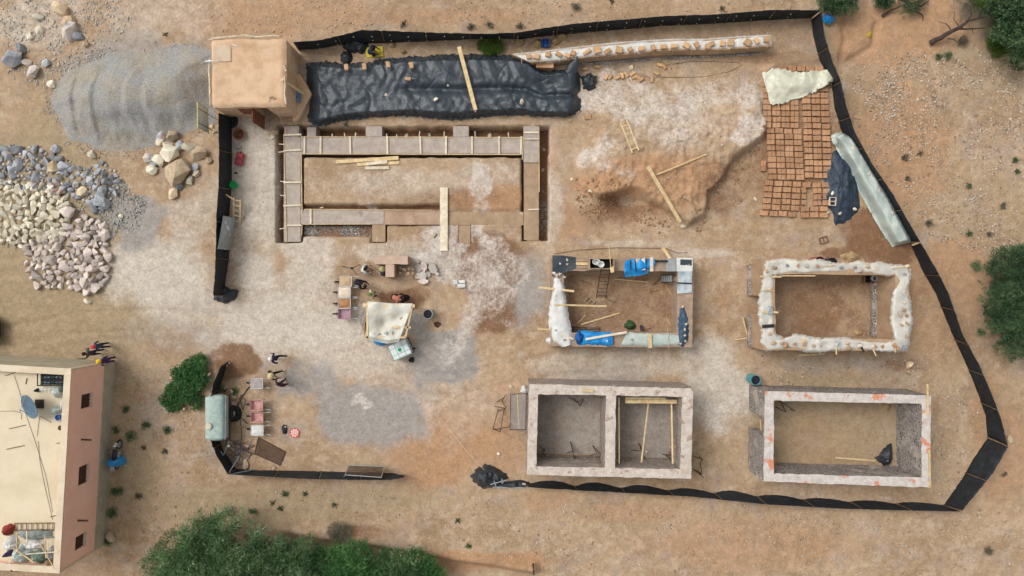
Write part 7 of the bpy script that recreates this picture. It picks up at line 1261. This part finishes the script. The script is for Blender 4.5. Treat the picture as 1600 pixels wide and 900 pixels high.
for k, (x, y, r, m_, l) in enumerate(((358,797,.45,'dark','dark bush above the large tree, left one'),(392,800,.5,'dark','dark bush above the large tree, right one'),(444,772,.3,'dark','small weed below the lower left fence'),(426,787,.16,'dark','tiny weed above the dark bushes, left'),(438,794,.2,'fresh','tiny weed above the dark bushes, right'),(477,772,.18,'dark','tiny weed right of the small weed below the fence'),(523,788,.22,'dark','weed below the sieve screen'),(715,814,.22,'fresh','round weed on the bare ground below the fence gap'),(731,853,.24,'fresh','round weed near the red bank'),
      (1414,247,.3,'dry','grey weed on the slope right of the covered stack'),(1419,279,.22,'dry','smaller grey weed below the first on the slope'),(1437,240,.18,'dry','small weed right of the grey one on the slope'),(1514,290,.22,'fresh','small green weed in the middle of the slope'),(1452,348,.3,'dry','weed outside the fence near the covered stack end'),(1513,364,.28,'fresh','weed above the bush by the right tree'),(1568,322,.3,'dry','pale weed at the right of the slope'),(1587,251,.25,'fresh','green weed at the right edge of the slope, upper'),(1589,268,.2,'fresh','green weed at the right edge of the slope, lower'),(1546,366,.25,'dry','weed left of the right tree'),
      (1525,414,.5,'dark','bush at the left foot of the right tree'),(1530,519,.4,'dark','small bush below the right tree'),(1480,88,.4,'dark','low dark plant under the dead tree'),(1505,66,.5,'dry','low grey plant right of the dead trunk'),(1467,89,.3,'fresh','bright small plant below the dead trunk'),(1570,740,.3,'fresh','yellowish weed outside the lower right corner'),(1545,860,.4,'dry','grey weed near the bottom right'),(1445,830,.0,'dry',''),(196,640,.3,'dark','weed beside the pink building, upper'),(205,683,.5,'dark','weed clump beside the pink building, middle'),(182,672,.3,'dark','weed against the building plinth'),(183,768,.5,'dark','weed clump below the motorcycle'),(176,800,.5,'dark','dark weed clump further down the building'),(167,848,.35,'dark','weed near the lower end of the building'),(215,775,.25,'dry','dry weed right of the building'),
      (228,665,.35,'fresh','weed strip left of the tank, upper'),(262,672,.35,'fresh','weed below the creeping shrub'),(258,705,.25,'dry','weed left of the fence corner'),(225,700,.25,'fresh','weed between building and fence'),(900,10,.4,'dry','dry weed at the top edge centre right'),(955,2,.2,'fresh','green weed at the top edge'),(1128,14,.22,'dry','weed above the top fence right'),(631,38,.35,'dry','grey weed above the top fence left'),(736,42,.35,'dry','grey weed above the top fence centre'),(812,40,.3,'dry','pale weed above the top fence'),(765,38,.3,'dry','low weed between two others above the top fence'),(258,54,.14,'dark','tiny dark weed left of the hut'),(350,608,.4,'dark','dark weed behind the top of the green tank'),(368,612,.3,'fresh','weed at the upper right of the green tank'),(540,195,.2,'fresh','weed at the lower edge of the black tarp'))):
    if r: tree('weed', l, (x, y), [(x, y, r * .25, r * .6), (x + r * 10 * math.sin(k), y + r * 9 * math.cos(k), r * .2, r * .45), (x - r * 12 * math.cos(k * 2), y - r * 8 * math.sin(k * 3), r * .15, r * .35)], LF['grey' if m_ == 'dark' else m_], 300 + k, 60, 6, .12, .014, 'weed', .6)
dt = thing('dead_tree', 'fallen dead tree with bare dark branches at upper right', 'dead tree', PG(1458, 66)); m_dead = M('dead_bark', c(84,72,64), c(58,50,46), 5, .25, 30, .95, .6, 20, .03)
def limb(pts, r0, r1, nm='branch'): q = resamp(pts, len(pts) * 3); MB().tube([P(a + random.uniform(-.6, .6), b + random.uniform(-.6, .6), z) for a, b, z in q], list(np.linspace(r0, r1, len(q))), 7).build(nm, m_dead, dt)
limb([(1453,67,.15),(1470,59,.5),(1484,50,.7),(1500,43,.9),(1512,33,1.1)], .17, .09, 'trunk'); limb([(1512,33,1.1),(1525,30,1.2),(1540,26,1.3)], .08, .03); limb([(1512,33,1.1),(1518,22,1.2),(1515,14,1.3)], .06, .02); limb([(1498,45,.85),(1520,45,.9),(1538,44,1.)], .07, .03); limb([(1482,60,.5),(1490,61,.5),(1496,67,.4)], .04, .015); limb([(1486,48,.7),(1478,36,.8),(1465,34,.8)], .035, .012); limb([(1519,44,.9),(1521,55,.7)], .03, .01); limb([(1500,43,.9),(1490,30,1.1),(1492,18,1.2)], .03, .01)
db = thing('dead_branches', 'dark bare brushwood at the top edge right of the fence corner', 'branches', PG(1420, 8))
for pts in ([(1378,25,.1),(1392,16,.3),(1412,8,.5)],[(1412,8,.5),(1430,18,.4),(1443,24,.2),(1442,32,.1)],[(1412,8,.5),(1440,10,.6),(1452,0,.7)],[(1415,0,.6),(1418,14,.4),(1428,18,.2)],[(1400,-4,.6),(1425,6,.6),(1445,-2,.8)],[(1420,4,.5),(1410,-6,.7)]):
    q = resamp(pts, 9); MB().tube([P(a + random.uniform(-.5, .5), b + random.uniform(-.5, .5), z) for a, b, z in q], list(np.linspace(.09, .02, 9)), 6).build('branch', m_dead, db)
crown('twigs', [(1420,6,.5,.7),(1432,2,.5,.6)], LF['dark'], db, 40, 8, .2, .01, 260)
tag(MB().tube([PG(833, 882, -.1), PG(833, 882, .3), P(834, 898, .9)], .05, 7).build('wooden_post', m_dead), 'dark wooden post at the right end of the red bank', 'post')
